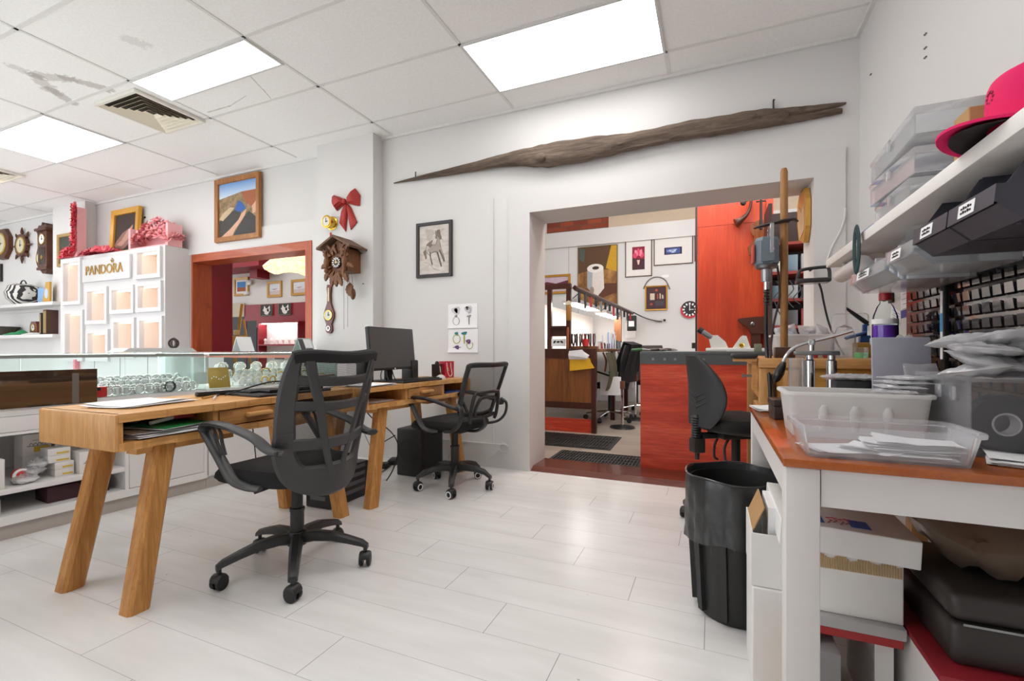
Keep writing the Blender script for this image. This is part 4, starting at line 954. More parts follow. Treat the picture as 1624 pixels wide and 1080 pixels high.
for k in range(44): x = -hx+.002+k*(2*hx-.004)/44; zt_ = .150+.008*math.sin(k*.7)+.004*r.random(); m.box(x, x+.0035, -hy-.0022, -hy-.0002, .118, zt_)
m.build('torn_corrugation', plain('corrugated brown', '#b5935f', .8), t, smooth=0)
t, hx, hy = carton('carton', 'tilted white carton lid with blue tape squares', .165, .468, 1.44, 1.80, .468, .538, CARDW, tilt=(.02, .045))
for x in (-.068, .035): MB().box(x-.022, x+.022, -.15, -.095, .0702, .0712).build('blue_tape', plain('blue masking tape', '#4d68b4', .6), t, smooth=0)
m = MB()
for k in range(4): x = -.038+k*.014; m.tube([(x, -.145+.01*(k % 2), .0712), (x+.012, -.12, .0714), (x+.002, -.105+.008*(k % 2), .0712), (x+.016, -.10, .0712)], .0012, 4)
m.build('red_handwriting', plain('red ink', '#b04a63', .6), t)
t, hx, hy = carton('carton', 'white box with a dark red rim on the floor under the black case', .452, .83, 1.29, 1.72, 0, .282, CARDW)
MB().box(-hx-.003, hx+.003, -hy-.003, hy+.003, .2825, .2975, .002).build('lid_rim', plain('dark red card', '#8e1f2a', .5), t)
t = thing('cash_box', 'black lidded case on the red rimmed box under the table', 'case', (.485, 1.335, .2985))
CB = plain('black case', '#2c2725', .4); cw, cd = .34, .33
MB().box(0, cw, 0, cd, 0, .098, .018, seg=3).build('base', CB, t); MB().box(-.003, cw+.003, -.003, cd+.003, .0985, .165, .022, seg=3).build('lid', CB, t)
MB().box(.02, cw-.02, -.005, -.0035, .094, .099).build('seam_trim', STEEL, t, smooth=0)
m = MB(); m.tube([(.13, -.002, .048), (.13, -.02, .045), (.20, -.02, .045), (.20, -.002, .048)], .005, 6); m.build('handle', CHROME, t)
BROWNBAG = clear('brownish plastic film', '#b09a86', .4, .15, haze=.55)
t = plastic_bag('crumpled brownish plastic bag lying on the black case', .655, 1.53, .466, .32, .30, .17, .2, 131, None, BROWNBAG)
MB().box(-.12, .10, -.10, .08, .045, .10, .02).build('contents', plain('brown cloth', '#6f5b4c', .8), t)
# ================================================================ ON THE BACK WALL
# ---- long driftwood branch over the doorway
DW = wood('weathered driftwood', '#3a2f28', '#6d5d50', '#8b7b6c', 'X', .85, .9, knots=True)
def driftwood():
    top = [(620, 288), (659, 278), (733, 261), (797, 245), (846, 234), (876, 227), (945, 217), (994, 213), (1043, 204), (1093, 193), (1142, 186), (1191, 177), (1228, 173), (1250, 175)]
    bot = [(622, 289), (668, 283), (735, 274), (800, 265), (846, 266), (876, 266), (945, 254), (994, 242), (1043, 231), (1093, 222), (1142, 216), (1191, 206), (1228, 199), (1250, 192)]
    Y = WALL_Y-.045; c0 = aty(985, 230, WALL_Y)
    t = thing('driftwood', 'long weathered driftwood branch hung above the doorway', 'driftwood', c0)
    def branch(T, B, nm, ph, dmax):
        P = [(aty(*a, Y), aty(*b, Y)) for a, b in zip(T, B)]
        A = smooth_pts([q[0] for q in P], 6); Z = smooth_pts([q[1] for q in P], 6); n = 18; vs = []; L = len(A)
        for i in range(L):
            mid = (A[i]+Z[i])/2-c0; hz = max(.003, (A[i].z-Z[i].z)/2); hy = min(dmax, hz*.8+.004); mid.y = -.004-hy
            for j in range(n):
                a = 2*PI*j/n; k = 1+.06*math.sin(5*a+i*.05+ph)+.05*math.sin(9*a-i*.09+ph)+(-.35 if abs(a-3.6-.2*math.sin(i*.06+ph)) < .22 and i % 40 < 30 else 0)
                vs.append((mid.x, mid.y+hy*min(1.05, k)*math.cos(a), mid.z+hz*math.sin(a)*(.97+.04*math.sin(i*1.3+j))))
        m = MB(); m.put(vs, [tuple(range(n)), tuple((L-1)*n+j for j in range(n-1, -1, -1))]+[(i*n+j, i*n+(j+1) % n, (i+1)*n+(j+1) % n, (i+1)*n+j) for i in range(L-1) for j in range(n)])
        return m.build(nm, DW, t, smooth=50)
    branch(top, bot, 'trunk', 0, .055)
    branch([(1180, 179), (1225, 172), (1262, 168), (1290, 165), (1320, 161), (1344, 158)], [(1180, 192), (1225, 187), (1262, 182), (1290, 177), (1320, 170), (1344, 161)], 'upper_prong', 1, .05)
    branch([(1180, 190), (1225, 184), (1262, 180), (1290, 176), (1320, 170), (1337, 169)], [(1180, 207), (1225, 200), (1262, 193), (1290, 187), (1320, 181), (1337, 177)], 'lower_prong', 2, .05)
    k = aty(862, 254, Y)-c0; m = MB(); m.sphere((k.x, -.105, k.z), (.045, .03, .032), 14, 9); m.build('knot', DW, t)
    for (x, y0, y1) in ((1227, 157, 178), (658, 272, 281)):
        a, b = aty(x, y0, WALL_Y-.03)-c0, aty(x, y1, WALL_Y-.03)-c0; m = MB(); m.tube([(b.x, -.02, b.z), (a.x, -.02, a.z-.006), (a.x+.004, -.02, a.z)], [.006, .005, .008], 6); m.build('nail', DARK, t)
driftwood()

# ---- framed pictures: art is laid as thin coloured shapes on a sheet
def flat_shapes(shapes, w, h, y0, mats):
    """shapes: (material index, outline of (u, v) in 0..1); stacked a hair apart on a sheet facing -Y"""
    m = MB()
    for k, (mi, P) in enumerate(shapes):
        y = y0-.00025*(k+1); vs = [((u-.5)*w, y, (v-.5)*h) for u, v in P]; m.put(vs, [tuple(range(len(vs)))], mi)
    return m
def picture(name, label, x0, x1, z0, z1, Y, fm, fw=.03, depth=.022, mat_w=0., art=None, art_mats=None, bg=None, group=None, lean=0., cat='picture', glass=True, strokes=None, ry=0.):
    w, h = x1-x0, z1-z0; t = thing(name, label, cat, ((x0+x1)/2, Y-.001, (z0+z1)/2), 0, group); t.rotation_euler = (lean, ry, 0)
    f = MB(); X, Z = w/2, h/2
    o = [(-X, -Z), (X, -Z), (X, Z), (-X, Z)]; i = [(-X+fw, -Z+fw), (X-fw, -Z+fw), (X-fw, Z-fw), (-X+fw, Z-fw)]; o2 = [(a*.985, b*.985) for a, b in o]; i2 = [(a*1.02, b*1.02) for a, b in i]
    vs = [(a, 0, b) for a, b in o]+[(a, -depth, b) for a, b in o2]+[(a, -depth*.86, b) for a, b in i2]+[(a, -depth*.4, b) for a, b in i]+[(a, 0, b) for a, b in i]
    fs = [(r*4+k, r*4+(k+1) % 4, ((r+1) % 5)*4+(k+1) % 4, ((r+1) % 5)*4+k) for r in range(5) for k in range(4)]
    f.put(vs, fs); f.build('frame', fm, t, smooth=0)
    iw, ih = w-2*fw, h-2*fw
    if mat_w: MB().box(-iw/2, iw/2, -depth*.38, -.001, -ih/2, ih/2).build('mount', CARDW, t, smooth=0); iw -= 2*mat_w; ih -= 2*mat_w
    ya = -depth*.39 if mat_w else -depth*.36
    MB().box(-iw/2, iw/2, ya-.0006, ya, -ih/2, ih/2).build('print', bg, t, smooth=0) if mat_w else MB().box(-iw/2, iw/2, ya-.0006, -.001, -ih/2, ih/2).build('print', bg, t, smooth=0)
    if art:
        flat_shapes(art, iw, ih, ya-.0006, art_mats).build('drawing', art_mats, t, smooth=0)
    if strokes:
        m = MB()
        for r, P in strokes: m.tube(smooth_pts([((u-.5)*iw, ya-.0012, (v-.5)*ih) for u, v in P], 4), r, 4)
        m.build('ink_lines', plain('soft charcoal line', '#4a4440', .8), t)
    return t
def rect_px(x0, y0, x1, y1, Y): a, b = aty(x0, y0, Y), aty(x1, y1, Y); return a.x, b.x, min(a.z, b.z), max(a.z, b.z)
def spread(tl, tr, br, bl, Y): q = [aty(*p, Y) for p in (tl, tr, br, bl)]; return (q[0].x+q[3].x)/2, (q[1].x+q[2].x)/2, (q[2].z+q[3].z)/2, (q[0].z+q[1].z)/2
def blob(cx, cy, rx, ry, n=16, rot=0, wob=0., ph=0):
    o = []
    for i in range(n):
        a = 2*PI*i/n; k = 1+wob*math.sin(3*a+ph)+wob*.6*math.sin(5*a+2*ph); x, y = rx*k*math.cos(a), ry*k*math.sin(a)
        o.append((cx+x*math.cos(rot)-y*math.sin(rot), cy+x*math.sin(rot)+y*math.cos(rot)))
    return o
BLKF = plain('black picture frame', '#241f1c', .35)
GOLDF = plain('gilt frame', '#b8862c', .35, .35, var=.2, scale=60, bump=.3)
OAKF = wood('honey oak frame', '#7d4c1b', '#a96d2e', '#bd8242', 'Z', .4, 1.2)
def art_mat(n, c): return plain('print '+n, c, .7, var=.2, scale=45)
g = N('grey wash paper'); g.set(color=g.ramp(g.noise(g.coord((3, 1, 9)), 3, 5), [(.3, '#b4aaa2'), (.5, '#cfc7c0'), (.75, '#ded9d4')]), rough=.7); WASH = g.mat
x0, x1, z0, z1 = spread((661, 355.5), (717.3, 348.4), (719, 438), (662.7, 442), WALL_Y)
hb = [(.36, .55), (.45, .60), (.55, .60), (.60, .70), (.58, .78), (.53, .82), (.56, .86), (.62, .84), (.68, .78), (.70, .68), (.72, .58), (.70, .47), (.62, .42), (.50, .44), (.42, .42), (.33, .44), (.30, .50)]
legs = [[(.34, .46), (.40, .44), (.39, .34), (.45, .22), (.43, .16), (.40, .22), (.36, .33)], [(.58, .44), (.64, .44), (.70, .28), (.76, .16), (.73, .12), (.66, .26)], [(.66, .46), (.71, .50), (.80, .36), (.86, .24), (.82, .22), (.75, .34)]]
picture('framed_drawing', 'black framed charcoal drawing of a trotting horse', x0, x1, z0, z1, WALL_Y, BLKF, .032, .024, 0, [(0, hb)]+[(1, l) for l in legs]+[(2, blob(.66, .80, .07, .12, 14, .6, .2)), (2, blob(.36, .62, .10, .06, 14, .4, .3)), (1, [(.53, .82), (.57, .87), (.55, .90)]), (1, [(.60, .85), (.63, .90), (.65, .85)]), (2, blob(.57, .76, .025, .05, 10, -.2)), (2, blob(.2, .42, .05, .10, 12, .3, .3)), (3, blob(.35, .82, .13, .13, 14, .5, .3, 2))],
        [art_mat('horse', '#a59a91'), art_mat('horse leg', '#6e645d'), art_mat('mane', '#7d7269'), art_mat('cloud wash', '#bdb3aa')], WASH,
        strokes=[(.0016, [(.36, .55), (.45, .6), (.55, .6), (.60, .70), (.56, .80)]), (.0018, [(.30, .52), (.27, .44), (.33, .40), (.39, .33), (.45, .2)]), (.0018, [(.42, .43), (.5, .45), (.6, .44), (.69, .3), (.76, .14)]), (.0018, [(.70, .62), (.73, .52), (.80, .40), (.86, .24)]), (.0014, [(.60, .84), (.68, .82), (.74, .72), (.80, .66)]), (.0014, [(.33, .60), (.24, .58), (.2, .48)]), (.001, [(.2, .25), (.35, .2), (.5, .1), (.7, .06)])])
# ---- ring sketches taped below
def sketch(label, q, rings, gems):
    x0, x1, z0, z1 = q; t = thing('ring_sketch', label, 'sketch', ((x0+x1)/2, WALL_Y-.0015, (z0+z1)/2)); w, h = x1-x0, z1-z0
    def cur(u, v): return ((u-.5)*w, -.001-.012*max(0, .25-v)**2*16*(1-u*.6), (v-.5)*h)
    m = MB(); m.grid(cur, 8, 8, thick=.0006); m.build('sheet', PAPER, t, smooth=60)
    for k, (cx, cy, rx, ry, r, mat, a0, a1) in enumerate(rings):
        m = MB(); m.tube([((cx-.5)*w+rx*w*math.cos(a), -.0026, (cy-.5)*h+ry*h*math.sin(a)) for a in [a0+(a1-a0)*i/28 for i in range(29)]], r, 5); m.build('drawn_ring', mat, t)
    for cx, cy, rx, ry, mat in gems: 
        m = flat_shapes([(0, blob(cx, cy, rx, ry, 10, .3, .18))], w, h, -.003, None); m.build('drawn_gem', mat, t, smooth=0)
GP = plain('pencil grey', '#8c8b8a', .7); OL = plain('olive ink', '#a7ad3c', .7); TE = plain('teal ink', '#2d7f87', .7); PU = plain('purple ink', '#6b3a86', .7); DG = plain('dark pencil', '#57565a', .7); PS = plain('pale pencil shade', '#cfced0', .7)
sketch('pencil sheet of four grey ring sketches', spread((711, 483), (757, 480.5), (758, 519), (711, 521.5), WALL_Y), [(.28, .30, .11, .17, .0022, GP, 0, 2*PI), (.70, .72, .07, .10, .003, GP, -1.5, 3), (.72, .30, .012, .17, .0022, GP, 0, 2*PI)], [(.28, .73, .15, .17, PS), (.70, .76, .13, .17, PS), (.28, .73, .06, .11, DG), (.66, .82, .05, .07, DG), (.28, .50, .05, .05, GP), (.72, .48, .08, .05, GP)])
sketch('colour sheet of teal and purple ring sketches', spread((711, 523.5), (758, 520.5), (758.5, 557), (711, 561), WALL_Y), [(.29, .58, .12, .19, .003, OL, 0, 2*PI), (.55, .58, .012, .2, .003, OL, 0, 2*PI), (.73, .33, .10, .17, .0032, OL, 1.6, 6.9), (.30, .22, .13, .012, .002, DG, 0, 2*PI)], [(.29, .81, .06, .08, TE), (.55, .82, .10, .07, TE), (.69, .47, .08, .10, PU), (.31, .22, .07, .10, PU)])
# coil of white lead on the skirting
p = aty(798, 710, WALL_Y-.02); m = MB()
for k in range(4): m.tube([(p.x+(.034+.004*k)*math.cos(a)+.003*k, WALL_Y-.012-.007*k, p.z+(.04-.003*k)*math.sin(a)) for a in [2*PI*i/24 for i in range(24)]], .0032, 5, closed=True)
m.tube(smooth_pts([(p.x-.03, WALL_Y-.03, p.z-.01), (p.x-.12, WALL_Y-.03, p.z-.09), (p.x-.24, WALL_Y-.05, .02), (p.x-.34, WALL_Y-.1, .006), (p.x-.42, WALL_Y-.16, .006)], 5), .0032, 5)
m.box(p.x-.05, p.x+.01, WALL_Y-.01, WALL_Y-.001, p.z-.03, p.z+.03, .003)
tag(m.build('cable_coil', TRIMW), 'coil of white cable hanging by the doorway casing', 'cable')
p = aty(782, 480, WALL_Y); tag(MB().box(p.x-.006, p.x+.006, WALL_Y-.008, WALL_Y-.0005, .2, 2.27).build('cable_duct', TRIMW, smooth=0), 'slim white cable duct running up the wall left of the casing', 'cable duct')

# ================================================================ ON THE PILLAR (face at y = 3.44)
PF = 3.44
CW = wood('carved walnut', '#4c2a12', '#7a4a22', '#946034', 'Z', .5, 2.); CWD = wood('dark walnut roof', '#4a2f1d', '#6c4a30', '#7e5a3e', 'X', .55, 2.)
cx, cz = -3.125, 1.80
t = thing('cuckoo_clock', 'carved wooden cuckoo clock with a gable roof on the pillar', 'clock', (cx, PF-.001, cz))
m = MB(); m.prism([(-.115, -.10), (.115, -.10), (.115, .10), (0, .185), (-.115, .10)], -.17, 0, 'XZ'); m.build('case', CW, t, smooth=0)
for s in (-1, 1): MB().prism([(0, .222), (0, .200), (s*.190, .098), (s*.196, .116)], -.235, .0, 'XZ').build('roof_slope', CWD, t, smooth=0)
m = MB(); m.lathe([(0, -.19), (.050, -.19), (.052, -.182), (.052, -.171), (0, -.171)], (0, 0, -.02), 24, axis='Y'); dl = m.build('dial', plain('dark dial', '#33200f', .5), t)
m = MB()
for k in range(12): a = PI*k/6; m.box(-.0045, .0045, -.0015, .0, .028, .046, xf=Matrix.Translation((0, -.1905, -.02)) @ Matrix.Rotation(a, 4, 'Y'))
m.build('numeral', PAPER, dl, smooth=0)
m = MB(); m.box(-.004, .004, -.195, -.192, -.02, .012).box(-.002, .022, -.195, -.192, -.024, -.018).sphere((0, -.194, -.02), (.012, .004, .012), 10, 6); m.build('hand', plain('ivory', '#e6d5ac', .5), dl)
MB().box(-.028, .028, -.176, -.170, .06, .115, .004).build('cuckoo_door', CWD, t)
def leaf(m, x, z, L, a, y=-.178, w=.4, cup=.012):
    n = 8; vs = [(0, 0, 0)]; c, s = math.cos(a), math.sin(a)
    P = []
    for i in range(n+1):
        q = i/n; r = w*L*math.sin(PI*min(1, q*.93+.03))**.8*(1 if i % 2 == 0 else .78)*.5; P.append((q*L, r))
    L_ = [(p, q) for p, q in P]+[(p, -q) for p, q in P[::-1]]
    o = [(x+p*c-q*s, y-cup*math.sin(PI*p/L)-.006, z+p*s+q*c) for p, q in L_]; k = [(x+p*c-q*s, y+.008, z+p*s+q*c) for p, q in L_]; N_ = len(o)
    m.put(o+k, [tuple(range(N_)), tuple(range(2*N_-1, N_-1, -1))]+[(i, N_+i, N_+(i+1) % N_, (i+1) % N_) for i in range(N_)])
cvl = MB(); r = random.Random(5)
for i in range(26):
    a = 2*PI*i/26; q = .075+.012*(i % 3); leaf(cvl, q*math.cos(a)*.95, -.02+q*math.sin(a)*1.1, .06+.02*r.random(), a+r.uniform(-.7, .7), -.176-.012*r.random())
for x, z, L, a in ((-.09, -.09, .10, -2.0), (.09, -.10, .11, -1.2), (-.03, -.12, .12, -1.8), (.03, -.12, .12, -1.3), (-.11, .05, .08, 2.2), (.10, .06, .09, 1.1), (0, -.11, .13, -PI/2), (-.10, -.02, .09, -2.6), (.12, -.03, .09, -.5), (-.06, .10, .07, 2.4), (.06, .10, .07, .8)): leaf(cvl, x, z, L, a, -.184)
cvl.build('leaf_carving', CW, t, smooth=30)
for s, nm in ((-1, 'carved_hare'), (1, 'carved_bird')):
    m = MB(); m.sphere((s*.105, -.195, -.02), (.028, .026, .062), 14, 10, xf=None); m.sphere((s*.100, -.205, -.092 if s < 0 else .055), (.02, .02, .024), 12, 8); m.tube([(s*.112, -.2, .03), (s*.118, -.2, .075), (s*.10, -.2, .105)], [.014, .010, .004], 8); m.tube([(s*.10, -.19, -.07), (s*.085, -.19, -.13), (s*.07, -.19, -.16)], [.016, .011, .004], 8); m.build(nm, CW, t)
m = MB(); m.cyl((.06, -.10, -.10), (.085, -.10, -.275), .0022, n=6); leaf(m, .085, -.20, .12, -PI/2, -.105, .7); m.build('pendulum', CW, t)
for x, zz in ((-.01, -.62), (.035, -.60)): MB().cyl((x, -.08, -.10), (x, -.08, zz), .0022, n=5).build('chain', STEEL, t)
m = MB(); m.lathe([(0, -.355), (.014, -.345), (.024, -.32), (.026, -.29), (.018, -.26), (.006, -.25), (0, -.25)], (.105, -.09, 0), 10)
m.cyl((.105, -.09, -.25), (.09, -.09, -.1), .002, n=5); m.build('pine_cone_weight', CW, t)
# banjo barometer under the clock
bx_, b1, b2, b3 = aty(524, 500, PF).x, aty(524, 500, PF).z, aty(524, 521, PF).z, aty(524, 452, PF).z
t = thing('banjo_barometer', 'brown banjo barometer hanging below the cuckoo clock', 'barometer', (bx_, PF-.001, b1))
BAR = wood('mahogany', '#4a1c10', '#6e2c18', '#84391f', 'Z', .3, 1.5, .3)
R1 = .062; out = []
prof = [(-.02, b3-b1), (-.026, b3-b1-.03), (-.017, b3-b1-.10), (-.022, .115), (-.040, .07), (-R1, .02), (-R1*.98, -.02), (-.042, -.062), (-.030, -.085), (-.038, b2-b1+.01), (-.038, b2-b1-.02), (-.02, b2-b1-.045)]
out = prof+[(-a, b) for a, b in prof[::-1]]; m = MB(); m.prism(out, -.022, 0, 'XZ'); m.build('case', BAR, t, smooth=20)
def dial(t, x, z, r, y, ring=BRASS, face=None, hands=True, nm='dial'):
    m = MB(); m.lathe([(r*.86, y-.004), (r, y-.004), (r*1.02, y), (r*1.02, y+.004), (r*.86, y+.004), (r*.86, y-.004)], (x, 0, z), 24, axis='Y'); d = m.build('bezel', ring, t)
    m = MB(); m.lathe([(0, y-.001), (r*.87, y-.001), (r*.87, y+.002), (0, y+.002)], (x, 0, z), 24, axis='Y'); m.build(nm, face or plain('silvered dial', '#d9d8cf', .35), d, smooth=0)
    if hands:
        m = MB(); m.box(x-.003, x+.003, y-.004, y-.0015, z-.1*r, z+.62*r).box(x-.1*r, x+.45*r, y-.004, y-.0015, z-.0025, z+.0025).sphere((x, y-.002, z), (r*.16, .003, r*.16), 10, 6); m.build('hand', DARK, d, smooth=20)
dial(t, 0, 0, .048, -.026); dial(t, 0, b2-b1, .024, -.026, CHROME)
MB().box(-.007, .007, -.025, -.022, b3-b1-.16, b3-b1-.03).build('thermometer', plain('ivory', '#e6d5ac', .5), t, smooth=0)
# brass porthole clock
p = aty(516, 352, PF-.07)
t = thing('brass_barometer', 'round brass ship barometer on the pillar under the red bow', 'barometer', (p.x+.02, PF-.001, p.z))
m = MB(); m.lathe([(0, 0), (.066, 0), (.066, -.008), (.054, -.012), (.054, -.058), (.060, -.064), (.060, -.078), (.050, -.080), (0, -.074)], n=28, axis='Y'); m.build('brass_case', BRASS, t)
dial(t, 0, 0, .05, -.081)
tag(MB().box(-.010, .010, -.003, 0, -.11, 0).build('red_tab', plain('red ribbon', '#c02127', .5), loc=(p.x-.0, PF-.001, p.z-.085), smooth=0), 'narrow red ribbon strip behind the cuckoo clock roof', 'ribbon')
# red bow
g = N('red striped ribbon'); s_ = g.n('ShaderNodeSeparateXYZ'); g.l(g.coord((1, 1, 1), (0, .5, 0)), s_.inputs[0]); st = g.math('LESS_THAN', g.math('FRACT', g.math('MULTIPLY', s_.outputs[2], 62.)), .22)
g.set(color=g.mix(st, '#b7322b', '#5c1512'), rough=.6); BOW = g.mat
bp = aty(548, 320, PF-.02); t = thing('ribbon_bow', 'red striped ribbon bow pinned high on the pillar', 'bow', (bp.x, PF-.001, bp.z))
def pxl(pts): return [(aty(x, y, PF-.02).x-bp.x, aty(x, y, PF-.02).z-bp.z) for x, y in pts]
for nm, P, d in (('bow_loop', [(546, 316), (538, 312), (528, 309), (527, 321), (528, 327), (533, 334), (541, 327), (547, 322)], .05), ('bow_loop', [(550, 316), (555, 308), (562, 298), (570, 309), (569, 326), (560, 325), (551, 322)], .05), ('bow_tail', [(546, 322), (540, 335), (537, 353), (547, 367), (549, 345), (550, 323)], .018), ('bow_tail', [(550, 322), (556, 330), (565, 352), (555, 364), (552, 345), (549, 324)], .018)):
    Q = pxl(P); c = (sum(a for a, b in Q)/len(Q), sum(b for a, b in Q)/len(Q)); n = len(Q)
    m = MB(); vs = [(a, -.004, b) for a, b in Q]+[(a, -.012, b) for a, b in Q]+[(c[0]+(a-c[0])*.55, -.012-d, c[1]+(b-c[1])*.55) for a, b in Q]
    m.put(vs, [tuple(range(n-1, -1, -1)), tuple(2*n+i for i in range(n))]+[(r*n+i, r*n+(i+1) % n, (r+1)*n+(i+1) % n, (r+1)*n+i) for r in range(2) for i in range(n)]); m.build(nm, BOW, t, smooth=60)
MB().sphere((0, -.035, 0), (.022, .024, .026), 12, 8).build('knot', BOW, t)
m = MB(); m.put([(0, 0, 0)], []) if False else None
for x, y in ((558, 452), (573, 402), (576, 450)):
    q = aty(x, y, PF-.003); tag(MB().box(-.010, .010, -.005, 0, -.004, .004, .002).build('picture_pin', DARK, loc=(q.x, PF-.0005, q.z)), 'small dark picture pin left in the pillar beside the cuckoo clock', 'pin', 'pins in the pillar')

# ---- river painting above the hatch
x0, x1, z0, z1 = spread((346, 289), (418, 272.6), (418, 377), (347.7, 387.5), LWY)
g = N('scrubland print'); g.set(color=g.ramp(g.noise(g.coord((2, 2, 2)), 9, 6, .7), [(.3, '#5d5236'), (.5, '#8d7650'), (.62, '#a9876a'), (.75, '#6c6a4c')]), rough=.6)
SKY = N('sky print'); s_ = SKY.n('ShaderNodeSeparateXYZ'); SKY.l(SKY.coord(), s_.inputs[0]); SKY.set(color=SKY.ramp(SKY.math('MULTIPLY', SKY.math('SUBTRACT', s_.outputs[2], .14), 5.), [(0., '#c9dcec'), (1., '#2f7fcf')]), rough=.6)
picture('framed_painting', 'oak framed painting of a river gorge above the timber hatch', x0, x1, z0, z1, LWY-.0215, OAKF, .062, .035, 0,
        [(0, [(0, .72), (.3, .76), (.6, .80), (1, .80), (1, 1), (0, 1)]), (1, [(.6, .80), (1, .80), (1, .45), (.85, .5), (.7, .6)]), (2, [(0, 0), (0, .30), (.25, .42), (.5, .5), (.62, .48), (.55, .30), (.3, .12), (.12, 0)]), (3, [(.42, .48), (.5, .62), (.56, .64), (.68, .54), (.72, .47), (.6, .42), (.5, .44)]), (4, [(.06, 0), (.3, .13), (.52, .28), (.62, .40), (.75, .47), (.70, .36), (.6, .25), (.45, .12), (.36, 0)]), (2, [(.38, 0), (.5, .14), (.7, .34), (.80, .42), (1, .28), (1, 0)]), (5, [(0, .34), (.1, .44), (.3, .54), (.42, .52), (.3, .42), (.1, .30)]), (4, [(.88, .5), (1, .6), (1, .38), (.9, .36)])],
        [SKY.mat, art_mat('red cliff', '#a5603f'), art_mat('dark water', '#43413f'), art_mat('blue water', '#3a62a8'), art_mat('pink rock', '#d9ab8e'), art_mat('pale bank', '#c9b08f')], g.mat)
# ================================================================ LEFT: DISPLAY WALL, SHELVES, CLOCKS
def holed(x0, x1, z0, z1, holes, y0, y1):
    xs = sorted({x0, x1, *[h[0] for h in holes], *[h[1] for h in holes]}); zs = sorted({z0, z1, *[h[2] for h in holes], *[h[3] for h in holes]}); m = MB()
    for a, b in zip(xs, xs[1:]):
        run = None
        for c, d in zip(zs, zs[1:]):
            mx, mz = (a+b)/2, (c+d)/2
            if any(h[0] < mx < h[1] and h[2] < mz < h[3] for h in holes):
                if run: m.box(a, b, y0, y1, run[0], run[1]); run = None
            else: run = (run[0], d) if run else (c, d)
        if run: m.box(a, b, y0, y1, run[0], run[1])
    return m
DY = 3.35; DX0, DX1, DTOP = aty(96, 412, DY).x, aty(262, 387, DY).x, 2.19
CABW = plain('white cabinet lacquer', '#d6d4d4', .4, var=.01)
t = thing('display_cabinet', 'tall white display wall with lit niches and gold lettering', 'display cabinet', (DX0, DY, 0)); CWd = DX1-DX0
def pr(a, b, c, d):                                  # crop pixels to the cabinet face
    f = lambda x, y: aty(x/3.375, 300+y/3.375, DY)
    p, q, r_, s_ = f(a, b), f(c, b), f(a, d), f(c, d); return (p.x-DX0, q.x-DX0, (r_.z+s_.z)/2, (p.z+q.z)/2)
nn = [pr(352, 395, 432, 600), pr(362, 668, 444, 900), pr(480, 548, 572, 702), pr(484, 772, 578, 900), pr(612, 540, 714, 645), pr(622, 712, 718, 880), pr(748, 338, 856, 456), pr(752, 518, 860, 634), pr(760, 704, 866, 870)]
m = holed(.0, CWd, 0, DTOP, nn, 0, .02); m.box(0, .02, .02, .275, 0, DTOP).box(CWd-.02, CWd, .02, .275, 0, DTOP).box(.02, CWd-.02, .26, .275, 0, DTOP).box(.02, CWd-.02, .02, .26, DTOP-.02, DTOP)
m.build('cabinet_body', CABW, t, smooth=0)
WARM = plain('warm niche lining', '#f6e8de', .6, var=.02); LED = lamp_mat('warm niche strip', '#ffedd9', 3.5)
for k, (a, b, c, d) in enumerate(nn):
    f = MB(); q = .05
    for B in ((a-q, b+q, d, d+q), (a-q, b+q, c-q, c), (a-q, a, c, d), (b, b+q, c, d)): f.box(B[0], B[1], -.03, -.0005, B[2], B[3])
    n_ = MB(); n_.box(a-.004, a, .021, .18, c, d).box(b, b+.004, .021, .18, c, d).box(a, b, .021, .18, c-.004, c).box(a, b, .021, .18, d, d+.004).box(a, b, .18, .185, c, d)
    o = f.build('niche_frame', CABW, t, smooth=0); n_.build('niche_lining', WARM, o, smooth=0)
    MB().box(a+.02, b-.02, .03, .05, d-.012, d-.004).build('lamp_strip', LED, o, smooth=0)
    if k in (2, 6, 8, 1): MB().lathe([(0, .0), (.03, 0), (.03, .01), (.012, .015), (.012, .07), (.035, .09), (.04, .13), (0, .15)], ((a+b)/2+.06, .11, c+.0005), 14).build('bust_stand', PAPER, o)
sx0, sx1, sz0, sz1 = pr(455, 365, 708, 490)
MB().box(sx0, sx1, -.03, -.0005, sz0, sz1, .004).build('sign_panel', CABW, t)
GOLD = plain('polished gold', '#c9a052', .2, 1., var=.08)
tx = text_mesh('gold_lettering', 'PANDORA', .168, GOLD, t, ((sx0+sx1)/2-.02, -.035, (sz0+sz1)/2-.01), (PI/2, 0, 0), .004); tx['label'] = 'gold lettering'
m = MB(); xx = (sx0+sx1)/2+.165
for k in (-1, 0, 1): m.tube([(xx+.03*k*.3, -.036, (sz0+sz1)/2+.065), (xx+.03*k, -.036, (sz0+sz1)/2+.10)], .004, 6)
m.sphere((xx, -.036, (sz0+sz1)/2+.112), .009, 8, 6); m.build('gold_crown', GOLD, t)
lw = pr(365, 905, 885, 920); m = MB(); m.box(.03, CWd-.03, -.004, -.0005, .90, .905).box(.03, CWd-.03, -.004, -.0005, .60, .605); 
for x in (.35, .8, 1.35, 1.9): m.box(x, x+.006, -.004, -.0005, .1, .90)
m.build('panel_seam', plain('grey seam', '#a5a3a2', .6), t, smooth=0)
for x in (.5, .62, 1.2, 1.75, 1.85): MB().sphere((x, -.006, .94), .010, 8, 6).build('screw_knob', DARK, t)
MB().box(.42, .46, -.05, -.001, .62, .86).build('pink_tag', plain('pink card', '#e88b98', .5), t, smooth=0)
